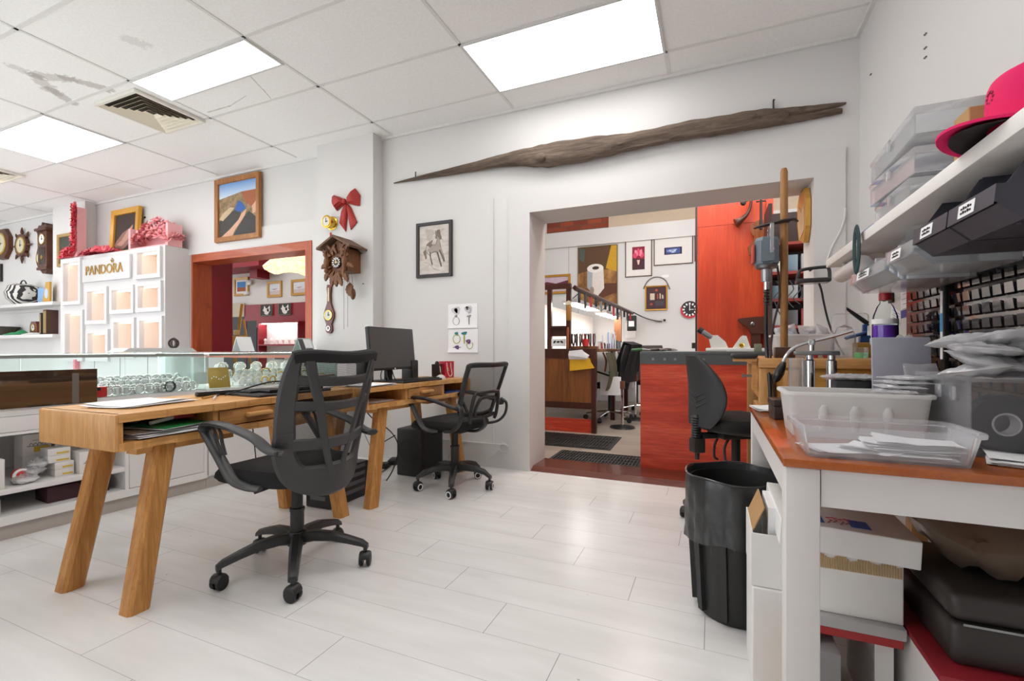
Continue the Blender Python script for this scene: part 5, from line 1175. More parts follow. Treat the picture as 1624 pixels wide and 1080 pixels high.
# blossoms on top of the cabinet
def petals(m, f, n, r, size, seed):
    q = random.Random(seed)
    for _ in range(n):
        P, nr = f(q); P = Vector(P); nr = Vector(nr).normalized(); u = nr.orthogonal().normalized(); v = nr.cross(u); a0 = q.random()*6; s = size*(.7+.6*q.random())
        for k in range(5):
            a = a0+2*PI*k/5; d = u*math.cos(a)+v*math.sin(a); e = u*math.cos(a+.5)+v*math.sin(a+.5); g_ = u*math.cos(a-.5)+v*math.sin(a-.5)
            m.put([P, P+g_*s*.7+nr*s*.25, P+d*s+nr*s*.5, P+e*s*.7+nr*s*.25], [(0, 1, 2, 3)], k % 2)
PK = [plain('coral pink petal', '#e0475a', .6), plain('rose pink petal', '#ec7f88', .6)]; PL = [plain('pale pink petal', '#f0a5a8', .6), plain('salmon petal', '#e88d92', .6)]; PKS = plain('pink letter side', '#f0b3b6', .5)
top = DTOP+.0008; yb = DY+.12
def cab(px, Y=None): return aty(px, 400, Y or yb).x
t = thing('blossom_letter', 'pink letter J with raised blossoms on the display wall', 'decoration', (cab(128), yb-.06, top))
J = [(.16, 0.02), (.16, .66), (.06, .66), (.06, .14), (.02, .09), (-.08, .09), (-.16, .12), (-.22, .10), (-.22, .06), (-.12, .0), (.08, -.0)]
MB().prism(J, -.05, .05, 'XZ').build('letter_body', PKS, t, smooth=0)
def fJ(q):
    k = q.random()
    if k < .62: return (.11+q.uniform(-.05, .05), -.055, q.uniform(.08, .70)), (q.uniform(-.9, .2), -1, q.uniform(-.2, .5))
    return (q.uniform(-.22, .1), -.055, q.uniform(.02, .12)), (q.uniform(-.5, .2), -1, q.uniform(0, .8))
m = MB(); petals(m, fJ, 150, 0, .045, 1); m.build('blossoms', PK, t, smooth=0)
t = thing('blossom_heap', 'low heap of coral pink paper blossoms on the display wall', 'decoration', (cab(168), yb-.05, top))
def fH(w, h, d):
    def f(q):
        x = q.uniform(-1, 1); y = q.uniform(-1, 1); z = (1-x*x*.7)*(1-.4*y*y)*q.uniform(.5, 1); return (x*w, y*d, z*h+.01), (x*.5, y*.8-.5, .8)
    return f
m = MB(); petals(m, fH(.27, .08, .09), 170, 0, .05, 2); m.build('blossoms', PK, t, smooth=0)
t = thing('blossom_box', 'pale pink boxed letter filled with paper blossoms on the display wall end', 'decoration', (cab(252), yb-.02, top))
m = MB(); m.box(-.42, -.38, -.08, .08, 0, .26).box(.30, .34, -.08, .08, 0, .26).box(-.38, .30, .06, .08, 0, .24).box(-.38, .30, -.08, .06, 0, .02); m.build('letter_body', PKS, t, smooth=0)
m = MB(); petals(m, fH(.36, .36, .09), 260, 0, .05, 3); m.build('blossoms', PL, t, smooth=0)
x0, x1, z0, z1 = spread((174, 345), (219.5, 337), (221, 388), (178, 395), LWY-.07)
picture('framed_painting', 'bright gold framed dark still life leaning on the display wall', x0, x1, top, top+.62, LWY-.045, plain('bright gold frame', '#d59a2a', .3, .2), .075, .04, 0, [(0, blob(.45, .30, .42, .22, 16, .5, .15)), (1, blob(.6, .42, .3, .10, 14, .7, .2)), (1, blob(.35, .22, .2, .07, 14, .3, .2))], [art_mat('dusky rose', '#9a6f62'), art_mat('pale rose', '#c69585')], art_mat('umber ground', '#3b2c25'), lean=-.05)
picture('framed_painting', 'dark green painting in a thin gold frame behind the pink letter', aty(94, 380, 3.49).x, aty(124, 380, 3.49).x, 2.13, 2.58, 3.49, plain('worn gold frame', '#a98a52', .4, .2), .045, .03, 0, None, None, art_mat('dark green ground', '#3b3f36'))
# wall shelves with keepsakes, left of the display wall
for k, (y, lab) in enumerate(((482, 'upper white corner shelf left of the display wall'), (531, 'lower white corner shelf left of the display wall'))):
    z = aty(45, y, 3.4).z; t = thing('wall_shelf', lab, 'shelf', (-10.6, 3.33, z)); MB().box(0, 2.45, 0, .298, -.045, .0, .004).build('board', TRIMW, t); MB().box(0, 2.45, .27, .298, -.09, -.0455).build('wall_batten', TRIMW, t, smooth=0)
ZA, ZB = aty(45, 482, 3.4).z+.001, aty(45, 531, 3.4).z+.001
def sx(px): return aty(px, 500, 3.46).x
g = N('zebra print'); wv = g.n('ShaderNodeTexWave'); wv.inputs['Scale'].default_value = 6; wv.inputs['Distortion'].default_value = 6; g.l(g.coord((1, 1, 1.4)), wv.inputs['Vector']); g.set(color=g.ramp(wv.outputs['Fac'], [(.45, '#22201f'), (.55, '#d9d7d2')]), rough=.6)
t = thing('basket', 'round zebra striped basket on the upper corner shelf', 'basket', (sx(37), 3.46, ZA)); MB().lathe([(0, 0), (.10, .0), (.18, .08), (.20, .17), (.16, .27), (.10, .30), (.0, .29)], n=24).build('basket_body', g.mat, t); m = MB(); m.tube(arc((0, 0, .27), .09, 0, PI, 12), .008, 6); m.build('handle', DARK, t)
t = thing('picture_box', 'flat box with a blue side and a gold picture on the upper shelf', 'box', (sx(72), 3.46, ZA)); MB().box(-.16, .10, -.02, .02, 0, .22, .004).build('blue_box', plain('sky blue card', '#7fa6cf', .6), t); MB().prism([(.02, 0), (.22, 0), (.22, .29), (.12, .29)], -.045, -.0205, 'XZ').build('gold_picture', plain('ochre card', '#c3963c', .5), t, smooth=0); m = MB(); m.prism(blob(.14, .13, .05, .07), -.047, -.0455, 'XZ'); m.build('pale_face', plain('pale print', '#b9c4d2', .6), t)
t = thing('bowl', 'grey pottery bowl at the left of the lower corner shelf', 'bowl', (sx(5), 3.46, ZB)); MB().lathe([(0, 0), (.08, 0), (.19, .13), (.18, .135), (.07, .015), (0, .012)], n=24).build('bowl', plain('dark pottery', '#4d463e', .6), t)
m = MB(); m.grid(lambda u, v: ((u-.5)*.36, (v-.5)*.22, .012+.055*math.sin(PI*u)*math.sin(PI*v)*(1+.4*math.sin(7*u+5*v))), 14, 10, thick=.01); tag(m.build('cloth', plain('green cloth', '#2f9460', .8), loc=(sx(32), 3.45, ZB)), 'crumpled green cloth on the lower corner shelf', 'cloth')
t = thing('mantel_clock', 'small wooden clock with a round face on the lower corner shelf', 'clock', (sx(44), 3.55, ZB)); MB().prism([(-.10, 0), (.10, 0), (.10, .14), (.06, .20), (-.06, .20), (-.10, .14)], -.03, .03, 'XZ').build('case', BAR, t, smooth=20); dial(t, 0, .11, .055, -.034)
m = MB(); m.grid(lambda u, v: ((u-.5)*.24, (v-.5)*.18, .008+.025*math.sin(PI*u)*math.sin(PI*v)*(1+.5*math.sin(9*u))), 12, 8, thick=.007); tag(m.build('cloth', plain('white cloth', '#e4e2df', .8), loc=(sx(60), 3.42, ZB)), 'folded white cloth on the lower corner shelf', 'cloth')
for k, (px, h, w_) in enumerate(((77, .30, .045), (84, .34, .09))):
    t = thing('book', ('slim dark book leaning at the end of the lower corner shelf', 'thick dark brown book at the end of the lower corner shelf')[k], 'book', (sx(px), 3.46, ZB)); MB().box(-w_/2, w_/2, -.09, .09, 0, h, .006).build('cover', plain(('charcoal book cloth', 'brown book cloth')[k], ('#2b2523', '#4a2a20')[k], .6), t); MB().box(-w_/2+.006, w_/2-.006, -.0905, -.0900, .02, h-.02).build('spine_band', plain('dull gold', '#8d7440', .5), t, smooth=0)
# clocks on the left wall
def wx(px, y, d=0.): return aty(px, y, LWY-d)
DKW = wood('dark clock wood', '#3b1d10', '#5b3018', '#6e3d20', 'Z', .35, 1.2)
p = wx(9, 388); t = thing('wall_clock', 'round wooden wall clock at the left edge of the photo', 'clock', (p.x, LWY-.001, p.z)); m = MB(); m.lathe([(0, 0), (.26, 0), (.25, -.05), (.20, -.06), (0, -.05)], n=8, axis='Y', xf=Matrix.Rotation(PI/8, 4, 'Y')); m.build('case', DKW, t, smooth=20); dial(t, 0, 0, .17, -.064, BRASS, plain('cream dial', '#d8d0b0', .5))
p = wx(39, 390); t = thing('ship_wheel_clock', 'ship wheel shaped wall clock with turned handles', 'clock', (p.x, LWY-.001, p.z)); m = MB(); m.lathe([(.12, -.005), (.17, -.005), (.17, -.05), (.12, -.05), (.12, -.005)], n=28, axis='Y'); m.build('wheel_rim', DKW, t)
for k in range(8): a = PI*k/4; m = MB(); c, s = math.cos(a), math.sin(a); m.tube([(.165*c, -.028, .165*s), (.20*c, -.028, .20*s), (.24*c, -.028, .24*s), (.275*c, -.028, .275*s)], [.014, .022, .016, .006], 8); m.build('handle', DKW, t)
dial(t, 0, 0, .13, -.05, BRASS, plain('cream dial', '#d8d0b0', .5))
p = wx(66.5, 394); t = thing('banjo_barometer', 'slim dark banjo barometer between the ship wheel and the long clock', 'barometer', (p.x, LWY-.001, p.z))
pf = [(-.05, .30), (-.09, .27), (-.05, .20), (-.045, .0), (-.08, -.08), (-.10, -.15), (-.08, -.22), (-.05, -.27), (-.02, -.30)]; m = MB(); m.prism(pf+[(-a, b) for a, b in pf[::-1]], -.03, 0, 'XZ'); m.build('case', DKW, t, smooth=20); dial(t, 0, -.15, .075, -.034, BRASS, plain('cream dial', '#d8d0b0', .5)); MB().box(-.015, .015, -.034, -.03, 0, .18).build('thermometer', PAPER, t, smooth=0)
p = wx(84, 393); t = thing('pendulum_clock', 'long brown pendulum wall clock beside the dark painting', 'clock', (p.x, LWY-.001, p.z))
MB().box(-.12, .12, -.12, 0, -.30, .22, .006).build('case', DKW, t); m = MB(); m.box(-.16, .16, -.15, 0, .2205, .26, .008).prism([(-.14, .2605), (.14, .2605), (.09, .31), (.03, .30), (0, .345), (-.03, .30), (-.09, .31)], -.12, 0, 'XZ'); m.build('cornice', DKW, t, smooth=20); m = MB(); m.box(-.14, .14, -.13, 0, -.34, -.3005, .006).prism([(-.10, -.3405), (.10, -.3405), (.04, -.39), (-.04, -.39)], -.1, 0, 'XZ'); m.build('base_moulding', DKW, t, smooth=20)
dial(t, 0, .10, .08, -.125, BRASS, PAPER); MB().box(-.085, .085, -.124, -.121, -.26, -.01).build('glass_door', plain('dark clock glass', '#3a2a20', .1), t, smooth=0); m = MB(); m.lathe([(0, -.128), (.03, -.128), (.03, -.125), (0, -.125)], (0, 0, -.16), 16, axis='Y'); m.build('pendulum', BRASS, t)
p = wx(1, 433); picture('framed_painting', 'dark framed picture cut off by the left edge of the photo', p.x-.22, p.x+.08, p.z-.14, p.z+.14, LWY, BLKF, .03, .03, 0, None, None, art_mat('brown sepia', '#6a5646'))
p = wx(230, 345); tag(MB().box(-.02, .02, -.006, 0, -.012, .012, .003).build('picture_pin', DARK, loc=(p.x, LWY-.0005, p.z)), 'tiny dark pin in the wall beside the gold framed still life', 'pin')

# ================================================================ GLASS DISPLAY COUNTER
CR = math.radians(-3.92); CO = Vector((-3.463, 0, 0))
def ctr(x, y, z): return CO+Vector((math.cos(CR)*x-math.sin(CR)*y, math.sin(CR)*x+math.cos(CR)*y, z))
def cthing(name, label, cat, x, y, z, group=None, rz=0.): return thing(name, label, cat, ctr(x, y, z), CR+rz, group)
LAM = plain('white laminate', '#e9e8e7', .35, var=.01); KICK = plain('grey kick board', '#b3aca6', .5)
YA, YM, YB, CDP, BASEZ = -.6, 2.21, 3.40, .62, .685
t = cthing('counter_base', 'white counter base with open shelves of small boxes', 'counter', 0, 0, 0)
OP0, OP1 = .30, 1.72
MB().box(-CDP, -.02, YA, YM, 0, .078).build('kick_board', KICK, t, smooth=0)
m = MB(); m.box(-CDP, 0, YA, YM, .0785, .125).box(-CDP, 0, YA, YM, .645, BASEZ).box(-CDP, -CDP+.02, YA, YM, .125, .645)
for y in (YA, OP0-.02, OP1, YM-.02): m.box(-CDP+.02, -.002, y, y+.02, .125, .645)
m.box(-CDP+.02, 0, OP0, OP1, .545, .56); m.build('carcass', LAM, t, smooth=0)
MB().box(-CDP+.02, -.004, OP0, OP1, .238, .266, .002).build('shelf_board', LAM, t)
MB().box(-.016, -.002, OP0+.002, OP1-.002, .562, .643, .002).build('drawer_front', LAM, t)
MB().box(-.018, 0, OP1+.022, YM-.022, .128, .642, .002).build('sliding_door', LAM, t); MB().box(-.018, 0, YA+.022, OP0-.022, .128, .642, .002).build('sliding_door', LAM, t)
t = cthing('counter_base', 'white counter base with plain doors beside the pillar', 'counter', 0, 0, 0)
MB().box(-CDP, -.02, YM+.002, YB, 0, .078).build('kick_board', KICK, t, smooth=0); MB().box(-CDP, -.02, YM+.002, YB, .0785, BASEZ).build('carcass', LAM, t, smooth=0)
for a, b in ((YM+.012, YM+.10), (YM+.106, 2.80), (2.806, YB-.01)): MB().box(-.0195, -.002, a, b, .09, BASEZ-.012, .002).build('door', LAM, t)
for y in (2.34, 2.9): MB().cyl((-.002, y, .40), (.012, y, .40), .008, n=8).build('door_knob', CHROME, t)
def glass_case(y0, y1, label, posts):
    t = cthing('glass_case', label, 'display case', 0, 0, 0); z0, z1 = BASEZ+.001, .978
    MB().box(-CDP+.01, -.01, y0, y1, z0, z0+.02).build('floor_panel', LAM, t, smooth=0)
    MB().box(-CDP, 0, y0, y1, z1-.010, z1, .001).build('glass_top', GLASSG, t, smooth=0)
    MB().box(-.009, -.003, y0+.008, y1-.008, z0+.02, z1-.0105).build('glass_front', GLASS, t, smooth=0); MB().box(-CDP+.003, -CDP+.009, y0+.008, y1-.008, z0+.02, z1-.0105).build('glass_back', GLASS, t, smooth=0)
    for y in (y0, y1-.007): MB().box(-CDP+.003, -.003, y, y+.007, z0+.02, z1-.0105).build('glass_end', GLASSG, t, smooth=0)
    MB().box(-.026, -.010, y0+.01, y1-.01, z1-.030, z1-.0105).build('light_rail', plain('brushed rail', '#a9a8a7', .3, .3), t, smooth=0)
    MB().box(-CDP+.012, -CDP+.03, y0+.03, y1-.03, z1-.022, z1-.012).build('lamp_strip', lamp_mat('white case strip', '#fffdf8', 26.), t, smooth=0)
    for y in posts: MB().box(-.012, -.0095, y, y+.006, z0+.02, z1-.03).build('glass_joint', GLASSG, t, smooth=0)
    if y0 > 2: MB().box(-CDP+.04, -.18, y0+.25, y1-.03, .812, .818).build('glass_shelf', GLASSG, t, smooth=0)
    return t
glass_case(YA, YM-.006, 'long glass display case at the left on the open shelved base', (1.25, 1.72, 2.1)); glass_case(YM+.006, YB, 'glass display case of gold and pearl jewellery next to the pillar', ())
t = cthing('tinted_panel', 'glossy dark tinted panel standing against the counter, mirroring the desk', 'panel', 0, 0, 0)
MB().box(.002, .014, -.3, 1.575, .686, .882, .001).build('panel', plain('tinted mirror', '#3a2a20', .06, spec=1., coat=1.), t, smooth=0)
for y in (1.10, 1.46): MB().box(.0142, .0148, y, y+.03, .69, .86).build('adhesive_mark', plain('grey smear', '#6d6560', .4), t, smooth=0)
# jewellery: bracelets on pillows, in the two cases
SILV = plain('silver jewellery', '#f0f1f1', .25, .85, var=.08, scale=400); GOLDJ = plain('gold jewellery', '#dcc07a', .2, 1., var=.25, scale=400); PEARL = plain('pearl', '#f1ece2', .25, spec=.6)
def bracelet(label, group, mat, gem, R=.030):
    t = cthing('bracelet', label, 'bracelet', 0, 0, 0, group); m = MB(); m.tube([(0, R*math.cos(a), R*1.02+R*math.sin(a)) for a in [2*PI*i/20 for i in range(20)]], .0045, 6, closed=True); m.build('bangle', mat, t)
    m = MB()
    for k in range(9): a = PI*k/8; m.sphere((.0, R*math.cos(a), R*1.02+R*math.sin(a)), (.008, .008, .008), 7, 5)
    m.build('charm', gem, t); MB().lathe([(0, 0), (.85*R, 0), (.8*R, .5*R), (.7*R, 1.5*R), (0, 1.8*R)], (-.024, 0, .0), 10).build('pillow', PAPER, t); return t
zf = BASEZ+.0225; r = random.Random(9); A = bracelet('silver charm bracelet on a white pillow in the left glass case', 'silver bracelets in the left case', SILV, SILV); first = True
for row in range(3):
    for k in range(12):
        x, y = -.07-.10*row, 1.66+.044*k+.02*(row % 2)+r.uniform(-.008, .008)
        if y > 2.17: continue
        p = ctr(x, y, zf+.024*row)
        if first: A.location = p; A.rotation_euler[2] = CR; first = False
        else: dup(A, p, CR+r.uniform(-.6, .6))
for row in range(3):
    tag(MB().box(-.04, .04, -.28, .27, 0, .024*row+.0002 if row else .0004).build('riser', PAPER, loc=ctr(-.075-.10*row, 1.91, zf-.0008), rz=CR, smooth=0), 'white stepped riser under the %s row of silver bracelets' % ('front', 'middle', 'rear')[row], 'riser')
t = cthing('bangle', 'wide teal and silver bangle standing before the other bracelets', 'bangle', -.035, 1.985, zf)
m = MB(); m.lathe([(.030, -.008), (.036, -.010), (.038, 0), (.036, .010), (.030, .008), (.030, -.008)], (0, 0, .0385), 24, axis='X'); m.build('band', plain('dark teal enamel', '#274b46', .25), t); m = MB()
for k in range(10): a = 2*PI*k/10; m.sphere((.004, .037*math.cos(a), .0385+.037*math.sin(a)), .007, 7, 5)
m.build('stone', SILV, t)
B_ = bracelet('gold chain bracelet on a pillow in the case by the pillar', 'gold bracelets in the case by the pillar', GOLDJ, GOLDJ, .032); C_ = bracelet('pearl bracelet on a pillow in the case by the pillar', 'pearl bracelets in the case by the pillar', PEARL, PEARL, .032); D_ = bracelet('silver bracelet on a pillow in the case by the pillar', 'silver bracelets in the case by the pillar', SILV, PEARL, .030)
U = {'B': [B_, False], 'C': [C_, False], 'D': [D_, False]}
for row in range(3):
    for k in range(13):
        y = 2.54+.062*k+r.uniform(-.012, .012); x = -.09-.085*row; key = 'BCD'[(k*5+row*2+(k//4)) % 3] if k > 2 else 'D'; p = ctr(x, y, zf+.03*row); o, used = U[key]
        if not used: o.location = p; o.rotation_euler[2] = CR; U[key][1] = True
        else: dup(o, p, CR+r.uniform(-.7, .7))
for k in range(11):
    p = ctr(-.36-.08*(k % 2), 2.52+.074*k, .8185); key = 'CD'[k % 2]; dup(U[key][0], p, CR+r.uniform(-.6, .6), ('pearl bracelet standing on the upper glass shelf of the case by the pillar', 'silver bracelet standing on the upper glass shelf of the case by the pillar')[k % 2], ('pearl bracelets on the upper glass shelf', 'silver bracelets on the upper glass shelf')[k % 2])
for row in range(1, 3): tag(MB().box(-.035, .035, -.40, .40, 0, .03*row-.001).build('riser', PAPER, loc=ctr(-.09-.085*row, 2.93, zf), rz=CR, smooth=0), 'white stepped riser under the %s jewellery row by the pillar' % ('', 'middle', 'rear')[row], 'riser')
t = cthing('card_stand', 'gold card standing inside the glass case by the pillar', 'card stand', -.10, 2.36, zf); t.rotation_euler = (0, -.25, CR-.1)
MB().box(-.003, .003, -.075, .075, .0, .155, .002).build('card', plain('dull gold card', '#b08f45', .4, .3), t)
m = MB()
for k in range(7): m.box(.0032, .0038, -.055+.016*k, -.047+.016*k, .07+.012*math.sin(k*1.3), .078+.012*math.sin(k*1.3))
m.build('white_print', PAPER, t, smooth=0)
tag(MB().box(-.05, .05, -.09, .09, 0, .022, .003).build('tray', LAM, loc=ctr(-.085, 2.44, zf), rz=CR), 'low white tray in front of the gold card', 'tray') if False else None
# on top of the counter
zt2 = .9788
t = cthing('flat_case', 'low white case lying on the glass counter top', 'case', -.30, 2.02, zt2); m = MB(); m.prism([(-.23, 0), (.23, 0), (.20, .026), (-.19, .026)], -.10, .10, 'YZ'); m.build('case', LAM, t, smooth=0)
t = cthing('tent_sign', 'blank white tent sign on the glass counter', 'sign', -.22, 2.62, zt2); m = MB(); m.prism([(-.055, 0), (-.05, 0), (.003, .115), (.0, .118), (-.005, .115)], -.06, .06, 'XZ').prism([(.05, 0), (.055, 0), (.0, .118), (-.003, .113)], -.06, .06, 'XZ'); m.build('card', PAPER, t, smooth=0)
t = cthing('tent_sign', 'printed tent sign with a photo on the counter end by the pillar', 'sign', -.25, 3.22, zt2); m = MB(); m.prism([(-.06, 0), (-.055, 0), (.003, .115), (.0, .118), (-.005, .115)], -.075, .075, 'XZ').prism([(.055, 0), (.06, 0), (.0, .118), (-.003, .113)], -.075, .075, 'XZ'); m.build('card', plain('pale grey green card', '#c3cfca', .5), t, smooth=0)
sh = MB(); f = lambda y, q: (.0605-.0597*q, y, .002+.115*q); sh.put([f(-.072, .04), f(-.02, .04), f(-.02, .95), f(-.072, .95)], [(0, 1, 2, 3)], 0); sh.put([f(-.016, .25), f(.06, .25), f(.06, .92), f(-.016, .92)], [(0, 1, 2, 3)], 1); sh.put([f(-.016, .04), f(.06, .04), f(.06, .2), f(-.016, .2)], [(0, 1, 2, 3)], 0); sh.build('printed_panel', [plain('dark photo print', '#4b4a4c', .5), PAPER], t, smooth=0)
t = cthing('wire_stand', 'small twisted dark ornament on the counter before the hatch', 'ornament', -.45, 2.22, zt2); m = MB(); m.lathe([(0, 0), (.03, 0), (.03, .01), (0, .012)], n=14)
for k in range(3): m.tube(arc((0, .0, .062), .028+.006*k, 0, 2*PI, 18, ('XZ', 'YZ', 'XZ')[k]), .006, 6)
m.build('ornament', plain('dark bronze', '#3c2f29', .4, .5), t)
for k in range(4):
    c = ('#e6e4e2', '#5f8f74', '#d43a3f', '#efeeed')[k]; tag(MB().box(-.11, .11, -.14, .14, 0, .007, .001).build('brochure', plain('brochure '+c, c, .5), loc=ctr(-.16, 3.27, .735+.0075*k), rz=CR+.1*k), ('white', 'green edged', 'red edged', 'plain topmost')[k]+' brochure in the stack inside the case end by the pillar', 'brochure')
t = cthing('display_disc', 'red half disc stand behind the printed tent sign', 'disc', -.42, 3.33, zt2); m = MB(); m.prism([(0, 0)]+[(.06*math.cos(a), .06*math.sin(a)) for a in [PI*i/14 for i in range(15)]], -.006, .006, 'YZ'); m.build('disc', plain('signal red', '#cf2b2f', .4), t); m = MB(); m.prism([(.025*math.cos(a), .025*math.sin(a)) for a in [PI*i/10 for i in range(11)]], .0062, .0072, 'YZ'); m.build('white_arc', PAPER, t)
# small red tin beside the tinted panel
t = thing('cash_tin', 'small red cash tin in the left glass case beside the tinted panel', 'tin', ctr(-.07, 1.60, zf), CR); MB().box(-.03, .03, -.045, .045, 0, .062, .004).build('tin_body', plain('signal red', '#cf2b2f', .35), t); MB().box(.0302, .034, -.012, .012, .04, .06, .001).build('latch', DARK, t)
# boxes on the open shelves
zs, zl = .2668, .1258
def shelf_box(name, label, y, x, w, d, h, z, mat, band=None, rz=0., lidm=None):
    t = cthing(name, label, 'box', x, y, z, None, rz); MB().box(-d/2, d/2, -w/2, w/2, 0, h, .002).build('box', mat, t)
    if band: MB().box(d/2+.0002, d/2+.0008, -w*.12, w*.42, h*.18, h*.42).build('yellow_label', plain('yellow print', '#e0b93c', .5), t, smooth=0)
    return t
YB_ = plain('white product box', '#eceae7', .5)
shelf_box('carton', 'open white carton on the middle counter shelf at the left edge', 1.12, -.10, .16, .16, .155, zs, CARDW)
for k, (y, x, w_, d_, h_, z) in enumerate(((1.46, -.13, .085, .10, .04, 0), (1.46, -.13, .085, .10, .04, .0405), (1.44, -.14, .10, .10, .04, .081), (1.44, -.14, .10, .10, .04, .1215))):
    shelf_box('slim_box', ('lowest', 'second', 'third', 'topmost')[k]+' slim white box with a yellow label in the shelf stack', y, x, w_, d_, h_, zs+z, YB_, True)
def logo_box(y, x, z, label):
    t = shelf_box('cube_box', label, y, x, .125, .12, .125, z, YB_, True); m = MB()
    for k in range(4): q = -.035+.018*k; m.tube(smooth_pts([(.0606, q, .06), (.0606, q+.008, .075), (.0606, q+.018, .062)], 4), .0012, 4)
    m.tube([(.0606, -.045, .058), (.0606, .045, .056)], .0015, 4); m.tube([(.0606, -.02, .09), (.0606, .02, .089)], .001, 4); m.build('script_logo', DARK, t, smooth=0); return t
logo_box(1.575, -.10, zs, 'white cube box with script on the counter shelf beside the slim boxes')
logo_box(1.40, -.32, zs+.11, 'rear white cube box with script behind the slim boxes'); logo_box(1.54, -.32, zs+.11, 'second rear white cube box with script near the shelf end'); logo_box(1.655, -.28, zs, 'white cube box half hidden at the end of the counter shelf')
for k, y in enumerate((1.40, 1.54)): shelf_box('carton', ('plain white box carrying the rear cube box', 'plain white box carrying the second rear cube box')[k], y, -.32, .125, .12, .109, zs, CARDW)
t = cthing('bauble', 'red and white bauble in clear wrap on the counter shelf', 'bauble', -.10, 1.28, zs); MB().sphere((0, 0, .045), .036, 16, 10).build('ball', plain('signal red', '#cf2b2f', .35), t); m = MB(); m.tube([(.02, .028*math.cos(a), .045+.028*math.sin(a)) for a in [2*PI*i/18 for i in range(18)]], .009, 6, closed=True); m.build('white_ring', PAPER, t)
for k in range(3): plastic_bag('crumpled clear wrap around the bauble on the counter shelf', *ctr(-.07-.03*k, 1.29+.035*k, zs+.001+.03*k), .09, .10, .05, .6*k, 150+k, 'clear wrap on the counter shelf', inner=PAPER)
shelf_box('jewellery_box', 'dark maroon drawer box on the bottom counter shelf', 1.47, -.16, .17, .16, .085, zl, plain('maroon leatherette', '#43222b', .4))
shelf_box('jewellery_box', 'black fronted white box on the bottom counter shelf', 1.62, -.15, .10, .14, .085, zl, plain('black box front', '#2b2326', .4)); shelf_box('carton', 'low white box at the left of the bottom counter shelf', 1.10, -.12, .18, .16, .085, zl, CARDW); shelf_box('tin', 'small signal red box on the bottom counter shelf edge', 1.16, -.05, .05, .05, .05, zs, plain('signal red', '#cf2b2f', .35), None)
# ================================================================ WORKSHOP BEYOND THE DOORWAY
RB = wood('stained red plywood', '#9a2612', '#d04a30', '#ea7050', 'X', .4, .5, knots=True); RBZ = wood('orange red plywood', '#a82d0e', '#c8421c', '#d65a2a', 'Z', .4, .35, .1)
def ribbed_mat(label, x0, x1, y0, y1, z, rz=0.):
    t = thing('floor_mat', label, 'mat', ((x0+x1)/2, (y0+y1)/2, z), rz); hx, hy = (x1-x0)/2, (y1-y0)/2; RUB = plain('black rubber', '#232222', .6)
    MB().box(-hx, hx, -hy, hy, 0, .006, .002).build('rubber_base', RUB, t); m = MB(); n = 26
    for k in range(n): x = -hx+.04+k*(2*hx-.08)/(n-1); m.box(x-.006, x+.006, -hy+.03, hy-.03, .006, .014)
    for k in range(5): y = -hy+.03+k*(2*hy-.06)/4; m.box(-hx+.03, hx-.03, y-.004, y+.004, .006, .011)
    m.build('ribs', RUB, t, smooth=0); return t
ribbed_mat('black ribbed rubber mat just inside the doorway sill', -1.365, -.56, 3.945, 4.42, .0005); ribbed_mat('black ribbed rubber mat in front of the brown bench end', -1.85, -.93, 4.58, 5.30, .0005, .02)
# red fronted counter
t = thing('workshop_counter', 'red plywood fronted counter with a grey steel top edge', 'counter', (-.545, 3.945, 0))
MB().box(0, 1.14, 0, .03, 0.001, .876).build('front_panel', RB, t, smooth=0); MB().box(0, .03, .031, .70, 0.001, .90).build('end_panel', RB, t, smooth=0)
CS_ = plain('dark grey painted steel', '#4f5253', .4); m = MB().box(-.004, 1.14, -.004, .72, .952, .976, .002).box(-.004, 1.14, -.006, -.0005, .876, .952); m.build('steel_top', CS_, t)
for x in (.10, .19, .27, .38, .48): m = MB(); m.lathe([(0, -.0095), (.010, -.0095), (.012, -.0065), (0, -.0065)], (x, 0, .915), 14, axis='Y'); m.build('bolt_head', STEEL, t)
# microscope and a white hinged jig on the counter
ct = .9768
p = aty(1140, 550, 4.25); t = thing('microscope', 'white stereo microscope with a black eyepiece on the red counter', 'microscope', (p.x, 4.25, ct)); IV = plain('ivory enamel', '#e8e5de', .35)
MB().box(-.10, .17, -.07, .07, 0, .03, .010).build('foot', IV, t); m = MB(); m.prism([(-.06, .0305), (.07, .0305), (.05, .08), (-.01, .135), (-.06, .135), (-.075, .10)], -.045, .045, 'XZ'); m.build('body', IV, t, smooth=20)
m = MB(); m.cyl((-.055, .03, .115), (-.125, .03, .165), .022, n=14).cyl((-.055, -.03, .115), (-.125, -.03, .165), .022, n=14); m.build('eyepiece_tube', STEEL, t)
for y in (-.03, .03): MB().cyl((-.125, y, .165), (-.155, y, .188), .027, .024, n=14).build('eyepiece', DARK, t)
p = aty(1178, 550, 4.2); t = thing('bench_jig', 'white triangular bench jig with a brass centre on the red counter', 'jig', (p.x, 4.2, ct)); MB().box(-.12, .17, -.05, .05, 0, .028, .004).build('base_plate', IV, t); m = MB(); m.prism([(-.075, .0285), (.055, .0285), (.025, .125), (.0, .13), (-.015, .12)], -.03, .03, 'XZ'); m.build('triangle', IV, t, smooth=20)
m = MB(); m.lathe([(0, -.036), (.014, -.036), (.020, -.031), (0, -.031)], (-.01, 0, .05), 14, axis='Y'); m.build('brass_centre', BRASS, t)
p = aty(1203, 552, 4.0); tag(MB().box(-.025, .025, -.025, .025, 0, .06, .004).build('tin', plain('olive tin', '#7a7f6a', .5), loc=(p.x, 4.05, ct)), 'small olive tin beside the bench jig', 'tin')
